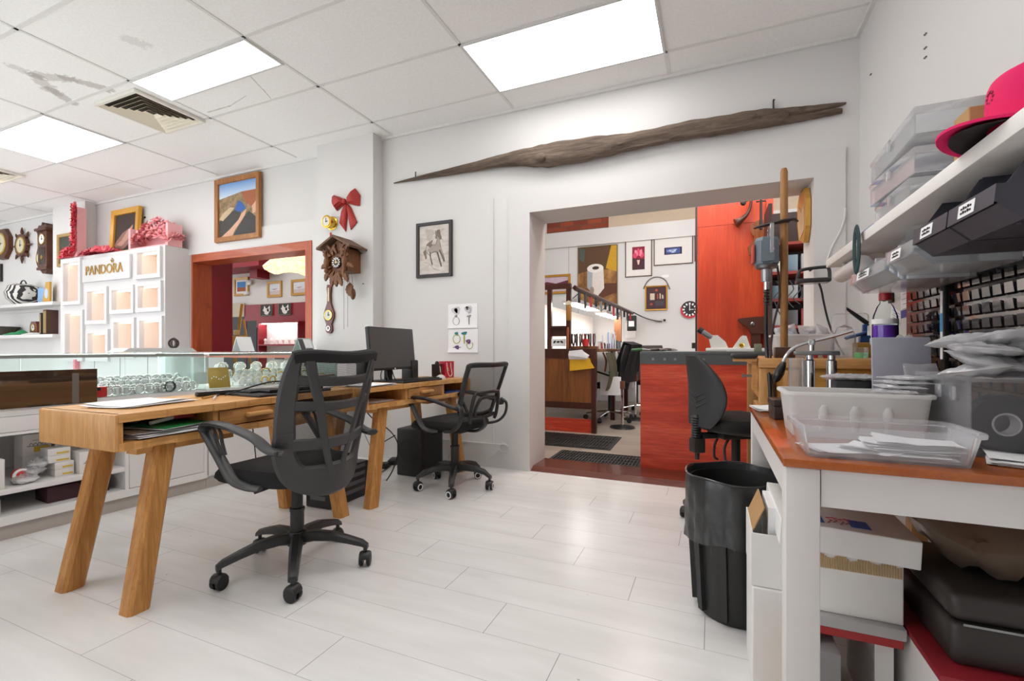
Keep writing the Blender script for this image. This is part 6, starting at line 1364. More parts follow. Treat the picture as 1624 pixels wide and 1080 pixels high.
for k, (x, c, lab) in enumerate(((1020, '#27682f', 'green handled pliers lying on the end of the red counter'), (1045, '#35332f', 'dark pliers lying on the end of the red counter'), (1062, '#4a4a4a', 'grey file handles on the end of the red counter'))):
    p = aty(x, 552, 4.3); t = thing('pliers', lab, 'pliers', (p.x, 4.25+.07*k, ct), .3*k); MB().tube([(-.09, .01, .014), (-.03, .0, .02), (.0, -.004, .018)], .010, 6).build('grip', plain('grip '+c, c, .5), t); MB().tube([(-.09, -.03, .010), (-.03, -.01, .012), (.0, -.004, .012)], .009, 6).build('grip', plain('grip '+c, c, .5), t); MB().tube([(0, -.004, .014), (.03, -.002, .013), (.07, 0, .010)], [.013, .010, .004], 6).build('jaw', STEEL, t)
# tall red boards standing behind the counter
BY = 5.60; t = thing('red_partition', 'tall orange red plywood partition behind the counter', 'partition', (-.156, BY, 0)); zs2 = aty(1150, 357, BY).z
MB().box(0, .67, 0, .035, 0, zs2).build('lower_board', RBZ, t, smooth=0); MB().box(0, .67, 0, .035, zs2+.004, 3.5).build('upper_board', RBZ, t, smooth=0)
MB().box(-.022, -.002, -.01, .03, 0, 3.5).build('dark_edge', plain('dark stained edge', '#3c2016', .5), t, smooth=0); MB().box(.672, .74, -.04, .035, 0, 3.5).build('post', RBZ, t, smooth=0)
# things hanging off the partition
p = aty(1204, 350, BY-.14); t = thing('violin', 'old violin hanging by its scroll on the red partition', 'violin', (p.x+.02, BY-.06, p.z))
VB = wood('violin varnish', '#5a2a12', '#8a4a20', '#a05c2a', 'Z', .25, 1., .4); m = MB()
o = [(-.03, .02), (-.10, -.03), (-.095, -.10), (-.06, -.15), (-.075, -.19), (-.125, -.26), (-.11, -.34), (0, -.37)]; m.prism(o+[(-a, b) for a, b in o[::-1][1:]], -.03, .01, 'XZ'); m.build('body', VB, t, smooth=20)
m = MB(); m.tube([(0, -.045, -.08), (0, -.045, .05), (0, -.04, .22), (0, -.05, .27), (0, -.075, .285), (0, -.085, .265)], [.014, .013, .012, .014, .016, .012], 8); m.build('neck', DARK, t)
for s in (-1, 1):
    for z in (.21, .25): MB().cyl((0, -.042, z), (s*.045, -.042, z), .005, .010, n=8).build('peg', DARK, t)
p = aty(1187, 330, BY-.1); t = thing('bugle_horn', 'dark flared wooden horn hanging beside the violin', 'horn', (p.x-.01, BY-.07, p.z-.02)); m = MB(); m.tube(smooth_pts([(.04, 0, .16), (.03, 0, .05), (.0, 0, -.03), (-.06, 0, -.09), (-.11, 0, -.12)], 5), [.022+.06*(i/20)**2.4 for i in range(21)], 14, flat=.6); m.build('flared_body', plain('dark brown horn', '#4a2c20', .35), t); MB().sphere((-.04, -.03, .08), (.028, .022, .03), 12, 8).build('knob', DARK, t); MB().cyl((-.02, 0, .10), (.035, 0, .12), .01, n=8).build('stem', DARK, t)
p = aty(1197, 520, BY-.1); t = thing('wooden_bracket', 'dark wooden bracket with a pale stud on the red partition', 'bracket', (p.x, BY-.001, p.z)); m = MB(); m.prism([(-.16, .09), (-.11, .04), (-.06, .01), (-.03, -.06), (.10, -.06), (.10, .12), (.02, .12), (-.15, .105)], -.06, 0, 'XZ'); m.build('bracket', plain('dark brown wood', '#4f2b1c', .45), t, smooth=20); MB().sphere((-.02, -.062, .045), (.02, .008, .02), 10, 6).build('stud', STEEL, t); MB().box(-.03, .06, -.05, -.002, -.36, -.0605).build('upright', plain('dark brown wood', '#4f2b1c', .45), t, smooth=0)
p = aty(1196, 470, BY-.03); m = MB(); m.tube([(0, 0, .9), (.02, -.01, .4), (.05, -.01, -.1)], .011, 6); tag(m.build('cable', plain('brown lead', '#3a2420', .5), loc=(p.x+.12, BY-.05, 1.3)), 'dark cord hanging down the red partition', 'cord')
# cluttered rack in the slot between rod and jamb
t = thing('tool_rack', 'cluttered dark rack seen between the wooden rod and the doorway jamb', 'rack', (.46, 4.75, 0)); RK = plain('dark red rack', '#7b2318', .5)
for x in (0, .50): MB().box(x, x+.03, 0, .40, 0, 2.3).build('upright', plain('dark rack post', '#2e1a14', .5), t, smooth=0)
for z in (.90, 1.18, 1.42, 1.66, 1.92): MB().box(.0305, .4995, 0, .40, z, z+.025).build('shelf_board', RK, t, smooth=0)
MB().box(.0305, .4995, .385, .40, .1, 2.3).build('back_board', plain('rack back', '#33211b', .7), t, smooth=0); r = random.Random(6)
for k in range(14):
    z = (.9255, 1.2055, 1.4455, 1.6855)[k % 4]; x = .05+.115*(k//4); c = ('#3a3532', '#8f8f8c', '#5b6b74', '#b9b5ae', '#77352a')[k % 5]; h = .07+.10*r.random()
    tag(MB().box(-.045, .045, -.09, .09, 0, h, .004).build('tool_box', plain('rack box '+c, c, .45), loc=(.46+x+.02, 4.86, z)), 'small box or tool case crowded on the dark rack', 'box', 'cases on the dark rack')
for k in range(6): m = MB(); x = .52+.05*k; m.tube(smooth_pts([(x, 4.735, 1.60), (x+.03, 4.72, 1.52), (x-.02, 4.725, 1.44), (x+.03, 4.735, 1.30+.03*k)], 4), .005, 5); tag(m.build('cable', DARK), 'black lead dangling from the dark rack', 'cord', 'leads on the dark rack')
# carved plaque on the right jamb
t = thing('wall_plaque', 'pointed yellow wooden plaque with a carved scene hung on the doorway jamb', 'plaque', (.5985, 3.80, 1.92)); YW = wood('yellow pine', '#b07a2c', '#cf9c48', '#d9aa58', 'Z', .4, 1.)
m = MB(); m.prism([(-.17, -.10), (-.09, -.20), (.10, -.14), (.16, -.02), (.16, .12), (.08, .175), (-.12, .165), (-.17, .08)], -.03, 0, 'YZ'); m.build('board', YW, t, smooth=0); m = MB(); m.prism([(-.12, -.12), (.02, -.15), (.10, -.04), (.06, .08), (-.03, .02), (-.12, .06)], -.034, -.0305, 'YZ'); m.build('carved_panel', wood('pale carving', '#c9a47a', '#e0c39c', None, 'Z', .6, 3.), t, smooth=0)
# ---- jewellers' bench row on the left, end panel towards the doorway
EY, EX0, EX1 = 5.45, -2.02, -1.256
MAH = wood('dark mahogany', '#2f130c', '#4a2013', '#57281a', 'Z', .35, 1.); MAHP = wood('tongue boards', '#5a2f16', '#8a5226', '#a0652f', 'Z', .4, .8, boards=(0, .085))
t = thing('bench_row', 'dark mahogany jewellers bench with a boarded end and a tall tool frame', 'workbench', (EX0, EY, 0)); bw_ = EX1-EX0
for x in (0, bw_-.055): MB().box(x, x+.055, -.03, .03, .001, 1.0).build('corner_post', MAH, t, smooth=0)
MB().box(.056, bw_-.056, -.02, .02, .36, .885).build('boarded_panel', MAHP, t, smooth=0); MB().box(.056, bw_-.056, -.028, .028, .885, 1.0).build('top_rail', MAH, t, smooth=0); MB().box(.056, bw_-.056, -.028, .028, .285, .3595).build('bottom_rail', MAH, t, smooth=0); MB().box(.056, bw_-.056, -.01, .02, .001, .16).build('red_board', RB, t, smooth=0); MB().box(.02, .12, .0305, .05, .001, .284).build('ochre_board', plain('ochre plywood', '#a97c34', .6), t, smooth=0)
MB().box(-.6, bw_+.03, .0305, 3.4, .96, 1.0, .004).build('bench_top', wood('bench top wood', '#6b4122', '#8d5c32', axis='Y'), t)
for y in (1.1, 2.2, 3.3): MB().box(bw_-.06, bw_, y, y+.06, .001, .9595).build('leg', MAH, t, smooth=0)
f0, f1 = aty(872, 500, EY).x-EX0, aty(902, 500, EY).x-EX0
for x in (f0, f1): MB().box(x-.026, x+.026, -.025, .025, 1.0005, 1.72).build('frame_post', MAH, t, smooth=0)
MB().box(f0-.08, f1+.03, -.03, .03, 1.7205, 1.785).build('frame_head', MAH, t, smooth=0); MB().box(f0+.027, f1-.027, -.02, .02, 1.15, 1.25).build('frame_rail', MAH, t, smooth=0); MB().box(f0+.027, f1-.027, -.05, .03, 1.2505, 1.275).build('frame_shelf', MAH, t, smooth=0)
MB().box(f0+.03, f1-.03, -.027, -.0255, 1.03, 1.12).build('postcard', PAPER, t, smooth=0)
m = MB(); [m.prism(blob(f0+.07+.045*k, 1.082, .022, .012, 8, .8-.7*k), -.0285, -.0272, 'XZ') for k in range(3)]; m.build('card_print', DARK, t, smooth=0)
sh = [(-1.53-EX0, -.02), (-1.50-EX0, 1.1), (-1.37-EX0, 3.45)]
m = MB(); m.tube([(-1.53-EX0, .031, 1.735), (-1.37-EX0, 3.42, 1.66)], [.035, .035], 4, caps=True); m.build('lamp_rail', MAH, t, smooth=0)
MB().box(-.12, -.09, .06, 3.4, 1.0005, 1.60).build('backboard', plain('bright backboard', '#f2f1ec', .6), t, smooth=0)
# strip lamps hanging from the rail
BL = lamp_mat('bench tube', '#fffdf6', 16.)
for k, (y0, y1) in enumerate(((EY+.25, EY+1.55), (EY+1.75, EY+3.1))):
    xa = -1.66+.06*k; t = thing('bench_lamp', ('long white bench lamp over the near half of the tool row', 'long white bench lamp over the far half of the tool row')[k], 'lamp', (xa, y0, 1.58-.03*k)); MB().box(-.10, .10, 0, y1-y0, .0, .05, .006).build('lamp_housing', TRIMW, t); MB().box(-.08, .08, .03, y1-y0-.03, -.008, -.0005).build('tube', BL, t, smooth=0)
    for y in (.1, y1-y0-.1): m = MB(); m.cyl((0, y, .05), (.10, y, .13), .006, n=6); m.build('hanger', DARK, t)
def px_at(x, y, Y): return aty(x, y, Y)
# clutter hanging from the rail
r = random.Random(11)
for k in range(13):
    f = .06+.9*k/12; P = Vector((-1.53+.16*f, EY+3.35*f, 1.70-.075*f)); c = ('#1f1e1e', '#3a3a3c', '#a8343a', '#20242c', '#8a8a86')[k % 5]; h = .08+.10*r.random()
    t = thing('hanging_tool', 'small tool or lead clipped along the bench lamp rail', 'tool', P, r.random(), 'tools on the lamp rail'); MB().box(-.016, .016, -.012, .012, -h, .01, .004).build('grip', plain('rail tool '+c, c, .5), t); m = MB(); m.tube(arc((0, 0, .015), .018, 0, PI, 8), .004, 5); m.build('hook', STEEL, t)
p = Vector((-1.36, EY+3.28, 1.545)); t = thing('power_transformer', 'black transformer hanging at the far end of the bench lamps', 'transformer', p); MB().box(-.08, .08, -.05, .05, -.22, .06, .012).build('housing', DARK, t); MB().box(-.05, .05, -.055, -.0505, -.14, -.04).build('label_plate', PAPER, t, smooth=0)
# pliers standing in a rack at the bench edge
t = thing('pliers_rack', 'brown timber rack at the bench corner holding upright pliers', 'rack', (-1.60, EY+.06, 1.0005)); MB().box(-.02, .33, 0, .12, .0, .03, .003).build('rail', wood('bench top wood', '#6b4122', '#8d5c32', axis='Y'), t)
for k in range(15):
    c = ('#201f22', '#2b2b2e', '#26262a', '#b03038', '#1d2430')[k % 5 if k % 3 else 0]; t = thing('pliers', 'dark handled pliers standing in the timber rack', 'pliers', (-1.60+.021*k, EY+.09+.05*(k % 2), 1.031), .4*k, 'pliers in the timber rack')
    for s in (-1, 1): MB().tube([(0, 0, 0), (s*.016, 0, .05), (s*.020, 0, .11), (s*.012, 0, .15)], .006, 6).build('handle', plain('pliers '+c, c, .5), t)
t = thing('cup', 'red cup of tools on the jewellers bench', 'cup', (-1.40, EY+.06, 1.031)); MB().lathe([(0, 0), (.032, 0), (.036, .085), (.032, .085), (.029, .005), (0, .005)], n=16).build('cup', plain('signal red', '#cf2b2f', .35), t)
for k in range(10): 
    c = ('#c9d6ea', '#d8d6d2', '#8fb0d8', '#b05050')[k % 4]; m = MB(); m.cyl((0, 0, 0), (.01*((k*3) % 5-2), .01, .17+.02*(k % 3)), .008, n=7); tag(m.build('file_handle', plain('file '+c, c, .5), loc=(-1.27+.022*k-.06*(k > 5), EY+.45+.05*(k % 4), 1.0005)), 'coloured file handle standing in the bench clutter', 'file', 'file handles on the bench')
t = thing('hand_brush', 'bench brush with pale bristles hanging on the tool frame post', 'brush', aty(902, 490, EY-.06)); MB().box(-.024, .024, -.015, .015, -.14, .05, .006).build('handle', plain('ochre handle', '#a8762c', .5), t); m = MB(); m.prism([(-.04, .05), (.03, .05), (.03, .085), (0, .10), (-.045, .075)], -.015, .015, 'XZ'); m.build('bristle_head', plain('pale bristle', '#d8cdb4', .8), t, smooth=0)
t = thing('ring_mandrel', 'tapered wooden ring mandrel hanging on the tool frame', 'mandrel', aty(900.5, 536, EY-.05)); m = MB(); m.tube([(0, 0, .13), (0, 0, .08), (0, 0, -.10), (0, 0, -.13)], [.012, .016, .010, .004], 8); m.build('stick', wood('orange stick', '#8f4a22', '#b5663a', axis='Z'), t)
t = thing('leather_apron', 'olive brown leather catch apron hanging from the bench front behind its corner post', 'apron', (-1.215, EY+.2, .95)); m = MB(); m.grid(lambda u, v: (.02+.05*math.sin(PI*v)+.012*math.sin(9*u), u*.45, -.46*v), 14, 10, thick=.006); m.build('hide', plain('olive brown hide', '#4b4630', .7, var=.25, scale=20), t)
for k in range(8): m = MB(); m.tube(smooth_pts([(-1.235, EY+.25+.33*k, .955), (-1.20, EY+.27+.33*k, .85-.02*(k % 3)), (-1.21, EY+.24+.33*k, .72-.05*(k % 2))], 4), .012, 6); tag(m.build('hand_tool', plain('tool '+('#6e3a22', '#2b2a2c', '#8a8a88')[k % 3], ('#6e3a22', '#2b2a2c', '#8a8a88')[k % 3], .45)), 'hand tool hanging along the bench front edge', 'tool', 'tools hung on the bench front')
for k in range(12):
    c = ('#2a2828', '#7b2d26', '#9aa0a4', '#3f4a55')[k % 4]; h = .06+.02*(k % 4); tag(MB().lathe([(0, 0), (.030, 0), (.034, h), (.028, h), (.024, .006), (0, .006)], n=12).build('tool_pot', plain('pot '+c, c, .45), loc=(-1.30-.09*(k % 3), EY+.75+.21*k, 1.0006)), 'small tool pot in the clutter along the bench top', 'pot', 'pots along the bench top')
# papers and yellow envelopes pinned to the bench end
p = aty(920, 570, EY-.07); t = thing('envelope_bundle', 'white papers over yellow envelopes pinned to the bench end', 'papers', (p.x, EY-.031, p.z))
for k in range(5): MB().prism([(-.13, -.10-.01*k), (.09+.02*k, -.10), (.12, -.02), (.10, .02), (-.13, .02)], -.004-.006*k, -.001-.006*k, 'XZ').build('yellow_envelope', plain('yellow envelope', '#e3ae22', .6), t, smooth=0)
for k in range(5): MB().prism([(-.14, .0+.012*k), (.08, .0+.004*k), (.11-.01*k, .05), (.03, .10+.004*k), (-.13, .10)], -.036-.005*k, -.033-.005*k, 'XZ').build('white_paper', PAPER, t, smooth=0)
# two working chairs with chrome feet, coat and paper bundles
def chrome_chair(label, x, y, rz, coat):
    t = thing('office_chair', label, 'office chair', (x, y, 0), rz); m = MB()
    for k in range(5): a = .4+2*PI*k/5; m.tube([(0, 0, .13), (.16*math.cos(a), .16*math.sin(a), .12), (.33*math.cos(a), .33*math.sin(a), .085)], [.026, .022, .015], 8, flat=.7)
    m.build('star_base', CHROME, t)
    for k in range(5): a = .4+2*PI*k/5; m = MB(); m.x = Matrix.Translation((.34*math.cos(a), .34*math.sin(a), 0)) @ Matrix.Rotation(a+.8, 4, 'Z'); m.lathe([(0, -.022), (.030, -.022), (.034, -.012), (.034, .012), (.030, .022), (0, .022)], (0, 0, .0345), 16, axis='Y'); m.build('caster', DARK, t)
    MB().lathe([(0, .12), (.03, .12), (.026, .42), (0, .42)], n=14).build('gas_lift', DARK, t); cushion(-.22, .26, .24, .45, .53).build('seat', FABRIC, t)
    MB().tube([(-.1, 0, .44), (-.27, 0, .45), (-.30, 0, .62)], .02, 8, flat=.6).build('back_bracket', DARK, t)
    m = MB(); m.grid(lambda u, v: (-.28-.10*v+.05*(2*u-1)**2, (u-.5)*.46*(.86+.2*math.sin(PI*v)), .55+.50*v), 12, 12, thick=.03); m.build('backrest', plain('brown grey mesh', '#5b5450', .8) if not coat else FABRIC, t)
    for s in (-1, 1): MB().tube([(-.20, s*.25, .62), (.10, s*.27, .70), (.16, s*.27, .66), (.06, s*.24, .48)], .018, 8, flat=.7).build('armrest', DARK, t)
    if coat:
        c = thing('coat', 'black coat draped over the back of the nearer bench chair', 'coat', (x, y, 0), rz); m = MB(); m.grid(lambda u, v: (-.315-.10*(1-abs(2*v-1))+(.0 if v < .5 else .13)+.018*math.sin(u*17+v*3), (u-.5)*.40*(.8+.35*abs(2*v-1)), 1.085-.40*abs(2*v-1)), 18, 20, thick=.012); m.build('cloth', plain('black cloth', '#171617', .9), c)
chrome_chair('office chair with a chrome foot and draped coat at the jewellers bench', -1.32, 6.55, PI*.9, True); chrome_chair('office chair with a brown mesh back and chrome foot further along the bench', -.97, 7.45, PI/2+.25, False)
for k, (x, y, Y, lab) in enumerate(((970, 611, 6.0, 'bundle of white papers hanging beside the nearer bench chair'), (992, 600, 6.75, 'bundle of white papers hanging behind the farther bench chair'))):
    p = aty(x, y, Y); t = thing('paper_bundle', lab, 'papers', p)
    for j in range(7): MB().box(-.13+.006*(j % 3), .11+.006*((j*2) % 3), -.012*j-.008, -.012*j, -.12+.008*(j % 2), .11).build('sheet', PAPER, t, smooth=0)
    MB().box(.10, .17, -.06, .0, -.04, .06, .01).build('clip', plain('brown clip', '#6a3c28', .5), t); MB().cyl((.14, -.02, -.61 if k == 0 else -.5), (.14, -.02, -.04), .016, n=8).build('stand_post', CHROME, t); MB().lathe([(0, -p.z+.001), (.16, -p.z+.001), (.15, -p.z+.02), (.02, -p.z+.04), (.016, -.5), (0, -.5)], (.14, -.02, 0), 16).build('stand_foot', DARK, t)
# on the white workshop wall
def wp(x0, y0, x1, y1): return spread((x0, y0), (x1, y0-.09*(x1-x0)), (x1, y1-.0*(x1-x0)), (x0, y1+.03*(x1-x0)), WSY)
x0, x1, z0, z1 = spread((916, 393), (979.2, 387.6), (979.5, 483), (917, 486), WSY)
OIL = N('brown oil ground'); OIL.set(color=OIL.ramp(OIL.noise(OIL.coord((2, 2, 1.2)), 3.2, 6, .6), [(.3, '#5b3a20'), (.5, '#8f6230'), (.7, '#b98d4c')]), rough=.6)
picture('painting', 'unframed oil painting of a white paper roll on the workshop wall', x0, x1, z0, z1, WSY, plain('canvas edge', '#8a7a50', .6), .012, .03, 0, [(0, [(0, .55), (.3, .6), (1, .6), (1, 1), (0, 1)]), (1, [(.72, .62), (1, .55), (1, 1), (.86, 1)]), (2, [(.02, .8), (.16, .74), (.18, .97), (.02, 1)]), (3, [(.45, .08), (1, .2), (1, .36), (.62, .36)]), (4, [(.24, .30), (.24, .62), (.66, .62), (.68, .28), (.55, .18), (.46, .08), (.36, .22)]), (5, [(.24, .3), (.24, .62), (.38, .62), (.36, .22)]), (6, blob(.45, .63, .215, .075, 20)), (7, blob(.46, .635, .09, .03, 14)), (8, blob(.36, .25, .06, .07, 10))],
        [art_mat('dark umber', '#5d4128'), art_mat('chrome yellow', '#c99a1e'), art_mat('teal grey', '#4d5a52'), art_mat('brown shadow', '#5c3620'), art_mat('roll white', '#e2dcd6'), art_mat('roll blue grey', '#a9b0b6'), art_mat('roll top', '#efebe6'), art_mat('roll core', '#3a2c22'), art_mat('taupe', '#9a8c80')], OIL.mat)
WALF = plain('thin walnut frame', '#5a3a2a', .4)
x0, x1, z0, z1 = spread((991.5, 382.5), (1034, 378), (1034.5, 437.5), (991.5, 440.5), WSY); picture('framed_print', 'framed print of a pink petalled bloom on the workshop wall', x0, x1, z0, z1, WSY, WALF, .018, .025, .115, [(0, [(0, 0), (1, 0), (1, .45), (0, .5)])]+[(1+(k % 2), blob(.5+.28*math.cos(a), .60+.17*math.sin(a), .17, .12, 10, a)) for k, a in enumerate([.2, .9, 1.6, 2.3, 3.0])]+[(3, [(.45, .22), (.55, .22), (.62, .42), (.38, .42)])], [art_mat('plum brown', '#4a2430'), art_mat('bloom pink', '#e0486c'), art_mat('bloom rose', '#f08aa0'), art_mat('bloom stem', '#e6c9b8')], art_mat('crimson ground', '#8f1638'))
x0, x1, z0, z1 = spread((1036.5, 379), (1099, 372.5), (1099.5, 417), (1037, 422.5), WSY); picture('framed_print', 'wide framed print of a blue crystal on the workshop wall', x0, x1, z0, z1, WSY, WALF, .018, .025, .17, [(0, [(.10, .14), (.90, .14), (.90, .86), (.10, .86)]), (1, blob(.45, .5, .25, .26, 12, .4, .3)), (2, [(.5, .5), (.75, .75), (.62, .42)]), (2, [(.4, .5), (.25, .72), (.35, .38)]), (2, [(.48, .45), (.6, .25), (.42, .3)])], [art_mat('cobalt', '#46589c'), art_mat('pale cobalt', '#8fa3d0'), art_mat('ice', '#d5deee')], art_mat('night navy', '#2b2440'))
p = aty(1102.5, 400, WSY); picture('framed_print', 'narrow edge of a framed print half hidden by the red partition', p.x-.012, p.x+.35, aty(1102, 415, WSY).z, aty(1102, 374, WSY).z, WSY, WALF, .018, .025, .05, None, None, art_mat('night navy', '#2b2440'))
x0, x1, z0, z1 = spread((1023, 454), (1058.5, 452), (1059, 492), (1023, 493), WSY); t = picture('framed_certificate', 'gold framed plaque hung from a twisted cord on the workshop wall', x0, x1, z0, z1, WSY, GOLDF, .03, .03, 0, [(0, [(.18, .42), (.42, .42), (.42, .72), (.18, .72)]), (1, [(.46, .14), (.9, .14), (.9, .36), (.46, .36)]), (2, blob(.25, .22, .08, .06, 8)), (0, [(.68, .46), (.74, .46), (.74, .68), (.68, .72)]), (0, [(.80, .46), (.88, .46), (.88, .6), (.80, .66)]), (2, blob(.52, .86, .08, .06, 8)), (2, [(.55, .46), (.61, .46), (.61, .68), (.55, .7)])], [art_mat('cream', '#d9c9b4'), art_mat('slate', '#4d4a50'), art_mat('brick red', '#b0543c')], art_mat('aubergine', '#4a3036'))
m = MB(); w_, h_ = (x1-x0)/2, (z1-z0)/2; m.tube(smooth_pts([(-w_-.03, -.01, h_-.05), (-w_*.8, -.01, h_+.08), (-w_*.3, -.01, h_+.15), (w_*.3, -.01, h_+.15), (w_*.85, -.01, h_+.08), (w_+.04, -.01, h_-.08)], 6), .010, 6); m.build('twisted_cord', plain('grey cord', '#77736e', .8), t)
p = aty(1094, 491, WSY); t = thing('wall_clock', 'round black and white workshop clock with a red rim', 'clock', (p.x, WSY-.001, p.z)); R_ = .165
m = MB(); m.lathe([(0, 0), (R_, 0), (R_, -.03), (0, -.03)], n=28, axis='Y'); m.build('rim', plain('white clock rim', '#dcd9d6', .4), t); m = MB(); m.lathe([(0, -.0305), (R_*.92, -.0305), (R_*.92, -.034), (0, -.034)], n=28, axis='Y'); m.build('face', plain('black clock face', '#242324', .4), t)
m = MB(); m.lathe([(R_*.74, -.0345), (R_*.96, -.0345), (R_*.96, -.037), (R_*.74, -.037), (R_*.74, -.0345)], n=28, axis='Y', a0=PI*.9, a1=PI*1.75); m.build('red_rim', plain('red clock band', '#c8323e', .4), t); m = MB()
for k in range(12): a = PI*k/6; m.box(-.014, .014, -.040, -.0375, R_*.52, R_*.74, xf=Matrix.Rotation(a, 4, 'Y'))
m.box(-.006, .006, -.043, -.0405, -.02, R_*.6).box(-.01, R_*.4, -.043, -.0405, -.006, .006); m.build('numeral', PAPER, t, smooth=0)
x0, x1, z0, z1 = spread((850, 438), (905, 434), (905, 452), (850, 462), WSY); picture('framed_print', 'gold framed mauve print behind the tool frame', x0, x1, z0-.12, z1, WSY, GOLDF, .05, .035, 0, [(0, [(0, .5), (.3, .7), (.6, .55), (1, .75), (1, .45), (.5, .35), (0, .3)]), (1, [(.1, .2), (.4, .35), (.9, .2), (.6, .1)])], [art_mat('wine ink', '#6a2a44'), art_mat('dusk pink', '#b98a9c')], art_mat('mauve ground', '#cbb6c4'))
for k, x in enumerate((1043, 1054)): p = aty(x, 508, WSY); t = thing('power_socket', 'white double socket plate on the workshop wall', 'socket', (p.x, WSY-.001, p.z), 0, 'sockets on the workshop wall'); MB().box(-.055, .055, -.012, 0, -.045, .045, .004).build('plate', TRIMW, t); MB().box(-.02, .02, -.03, -.0125, -.02, .02, .004).build('plug', DARK if k else TRIMW, t)
m = MB(); m.tube(smooth_pts([aty(1004, 495, WSY-.2), aty(1020, 503, WSY-.12), aty(1036, 508, WSY-.05), aty(1050, 510, WSY-.03)], 6), .010, 6); tag(m.build('power_lead', DARK), 'black lead looping from the bench lamps to the wall sockets', 'cable')
for k, (x, y, w_, h_, lab) in enumerate(((1055, 438, .12, .05, 'small white note above the gold plaque'), (1000, 524, .19, .28, 'white sheet pinned under the far transformer'), (1100, 548, .06, .10, 'dark rolled tool catalogue leaning at the partition'))):
    p = aty(x, y, WSY); tag(MB().box(-w_/2, w_/2, -.006, 0, -h_/2, h_/2).build('pinned_sheet', PAPER if k < 2 else DARK, loc=(p.x, WSY-.0055 if k == 1 else WSY-.001, p.z), smooth=0), lab, 'sheet')
for k, x in enumerate((902, 917, 980)): p = aty(x, 430, WSY); m = MB().box(p.x-.004, p.x+.004, WSY-.004, WSY, .2, zt-.28); o = m.build('trim_%d' % (9+k), plain('grey seam', '#a5a3a2', .6), smooth=0); o['kind'] = 'structure'
# tall timber end of the next bench and clutter by the wall
p = aty(980, 520, 8.3); tag(MB().box(-.06, .06, -.03, .03, 0, .62).build('bench_post', MAHP, loc=(p.x, 8.3, 1.0006), smooth=0), 'red brown timber post rising behind the bench clutter', 'post')
# unseen hanging lamp, added to keep the red board bright
t = thing('ceiling_light', 'long unseen lamp added above the red partition to brighten it', 'ceiling light', (.2, 5.0, 3.9)); m = MB(); m.cyl((0, 0, .06), (0, 0, .699), .012, n=8); m.build('drop_rod', TRIMW, t); MB().box(-.1, .1, -.6, .6, 0, .06, .01).build('housing', TRIMW, t); MB().box(-.08, .08, -.58, .58, -.012, -.001).build('diffuser', lamp_mat('workshop tube', '#fff6ea', 32.), t, smooth=0)
t = thing('ceiling_light', 'long unseen lamp added above the doorway head to brighten its jamb', 'ceiling light', (-.2, 4.45, 3.5)); MB().box(-.6, .6, -.1, .1, 0, .06, .01).build('housing', TRIMW, t); MB().box(-.58, .58, -.08, .08, -.012, -.001).build('diffuser', lamp_mat('doorway fill tube', '#fff6ea', 28.), t, smooth=0); m = MB(); m.cyl((0, 0, .06), (0, 0, 1.099), .012, n=8); m.build('drop_rod', TRIMW, t)  # lamp out of view, added to brighten jamb, counter and mats
t = thing('ceiling_light', 'long workshop ceiling lamp above the bench row, hidden by the doorway head', 'ceiling light', (-1.0, 7.0, 3.9)); m = MB(); m.cyl((0, 0, .06), (0, 0, .699), .012, n=8); m.build('drop_rod', TRIMW, t); MB().box(-.1, .1, -.6, .6, 0, .06, .01).build('housing', TRIMW, t); MB().box(-.08, .08, -.58, .58, -.012, -.001).build('diffuser', lamp_mat('workshop tube', '#fff6ea', 32.), t, smooth=0)
# ================================================================ ON, IN AND UNDER THE DESKS
def dk(k, px, py, z=.7605): return atz(px, py, z)
# desk 1: papers, pens, laptop tray, brochures
paper_pile('paper_stack', 'curled white papers on the near end of the oak desk', -2.27, 1.23, .7606, .22, .30, 4, .25, sag=.012, dz=.002, seed=21)
p = (-2.18, 1.62); t = thing('pen_case', 'slim black pen case lying on the oak desk', 'pen case', (-2.34, 1.62, .7606), -.15); MB().box(-.018, .018, -.11, .11, 0, .022, .008).build('case', DARK, t); MB().box(-.019, .019, -.108, .108, .0221, .0235).build('zip', STEEL, t, smooth=0)
for k, (x, y, a, c, lab) in enumerate(((-2.20, 1.50, .9, '#e9e8ec', 'white ballpoint pen lying on the oak desk'), (-2.26, 1.52, .5, '#b98c42', 'brass tipped black pen lying on the oak desk'))):
    t = thing('pen', lab, 'pen', (x, y, .7655), a); MB().cyl((0, -.07, 0), (0, .055, 0), .0048, n=8).build('barrel', plain('pen '+c, c, .4), t); MB().cyl((0, .055, 0), (0, .075, 0), .0055, .0045, n=8).build('cap', plain('navy cap', '#262348', .4), t)
t = thing('laptop', 'closed black laptop with a cable on the oak desk', 'laptop', (-2.17, 1.86, .7606), -.06); MB().box(-.12, .15, -.24, .20, 0, .012, .004).build('base', DARK, t); MB().box(-.11, .10, -.15, .19, .0125, .030, .005).build('lid', plain('black laptop lid', '#1b1a1b', .3), t); MB().box(-.10, .02, -.20, -.155, .0125, .022, .003).build('power_brick', DARK, t)
m = MB(); m.tube(smooth_pts([(-.06, -.28, .006), (-.04, -.2, .03), (0, -.06, .062), (.03, .08, .05), (.04, .14, .035)], 6), .004, 6); m.build('cable', DARK, t)
for k, (x, y, c, a) in enumerate(((-2.25, 2.10, '#e5e7ea', .3), (-2.22, 2.09, '#3b5fa8', -.2), (-2.20, 2.07, '#d9dde2', .1))):
    tag(MB().box(-.09, .09, -.10, .10, 0, .003).build('brochure', plain('leaflet '+c, c, .5), loc=(x, y, .7607+.0035*k), rz=a, smooth=0), ('lowest white brochure beside the laptop', 'blue printed brochure beside the laptop', 'topmost pale brochure beside the laptop')[k], 'brochure')
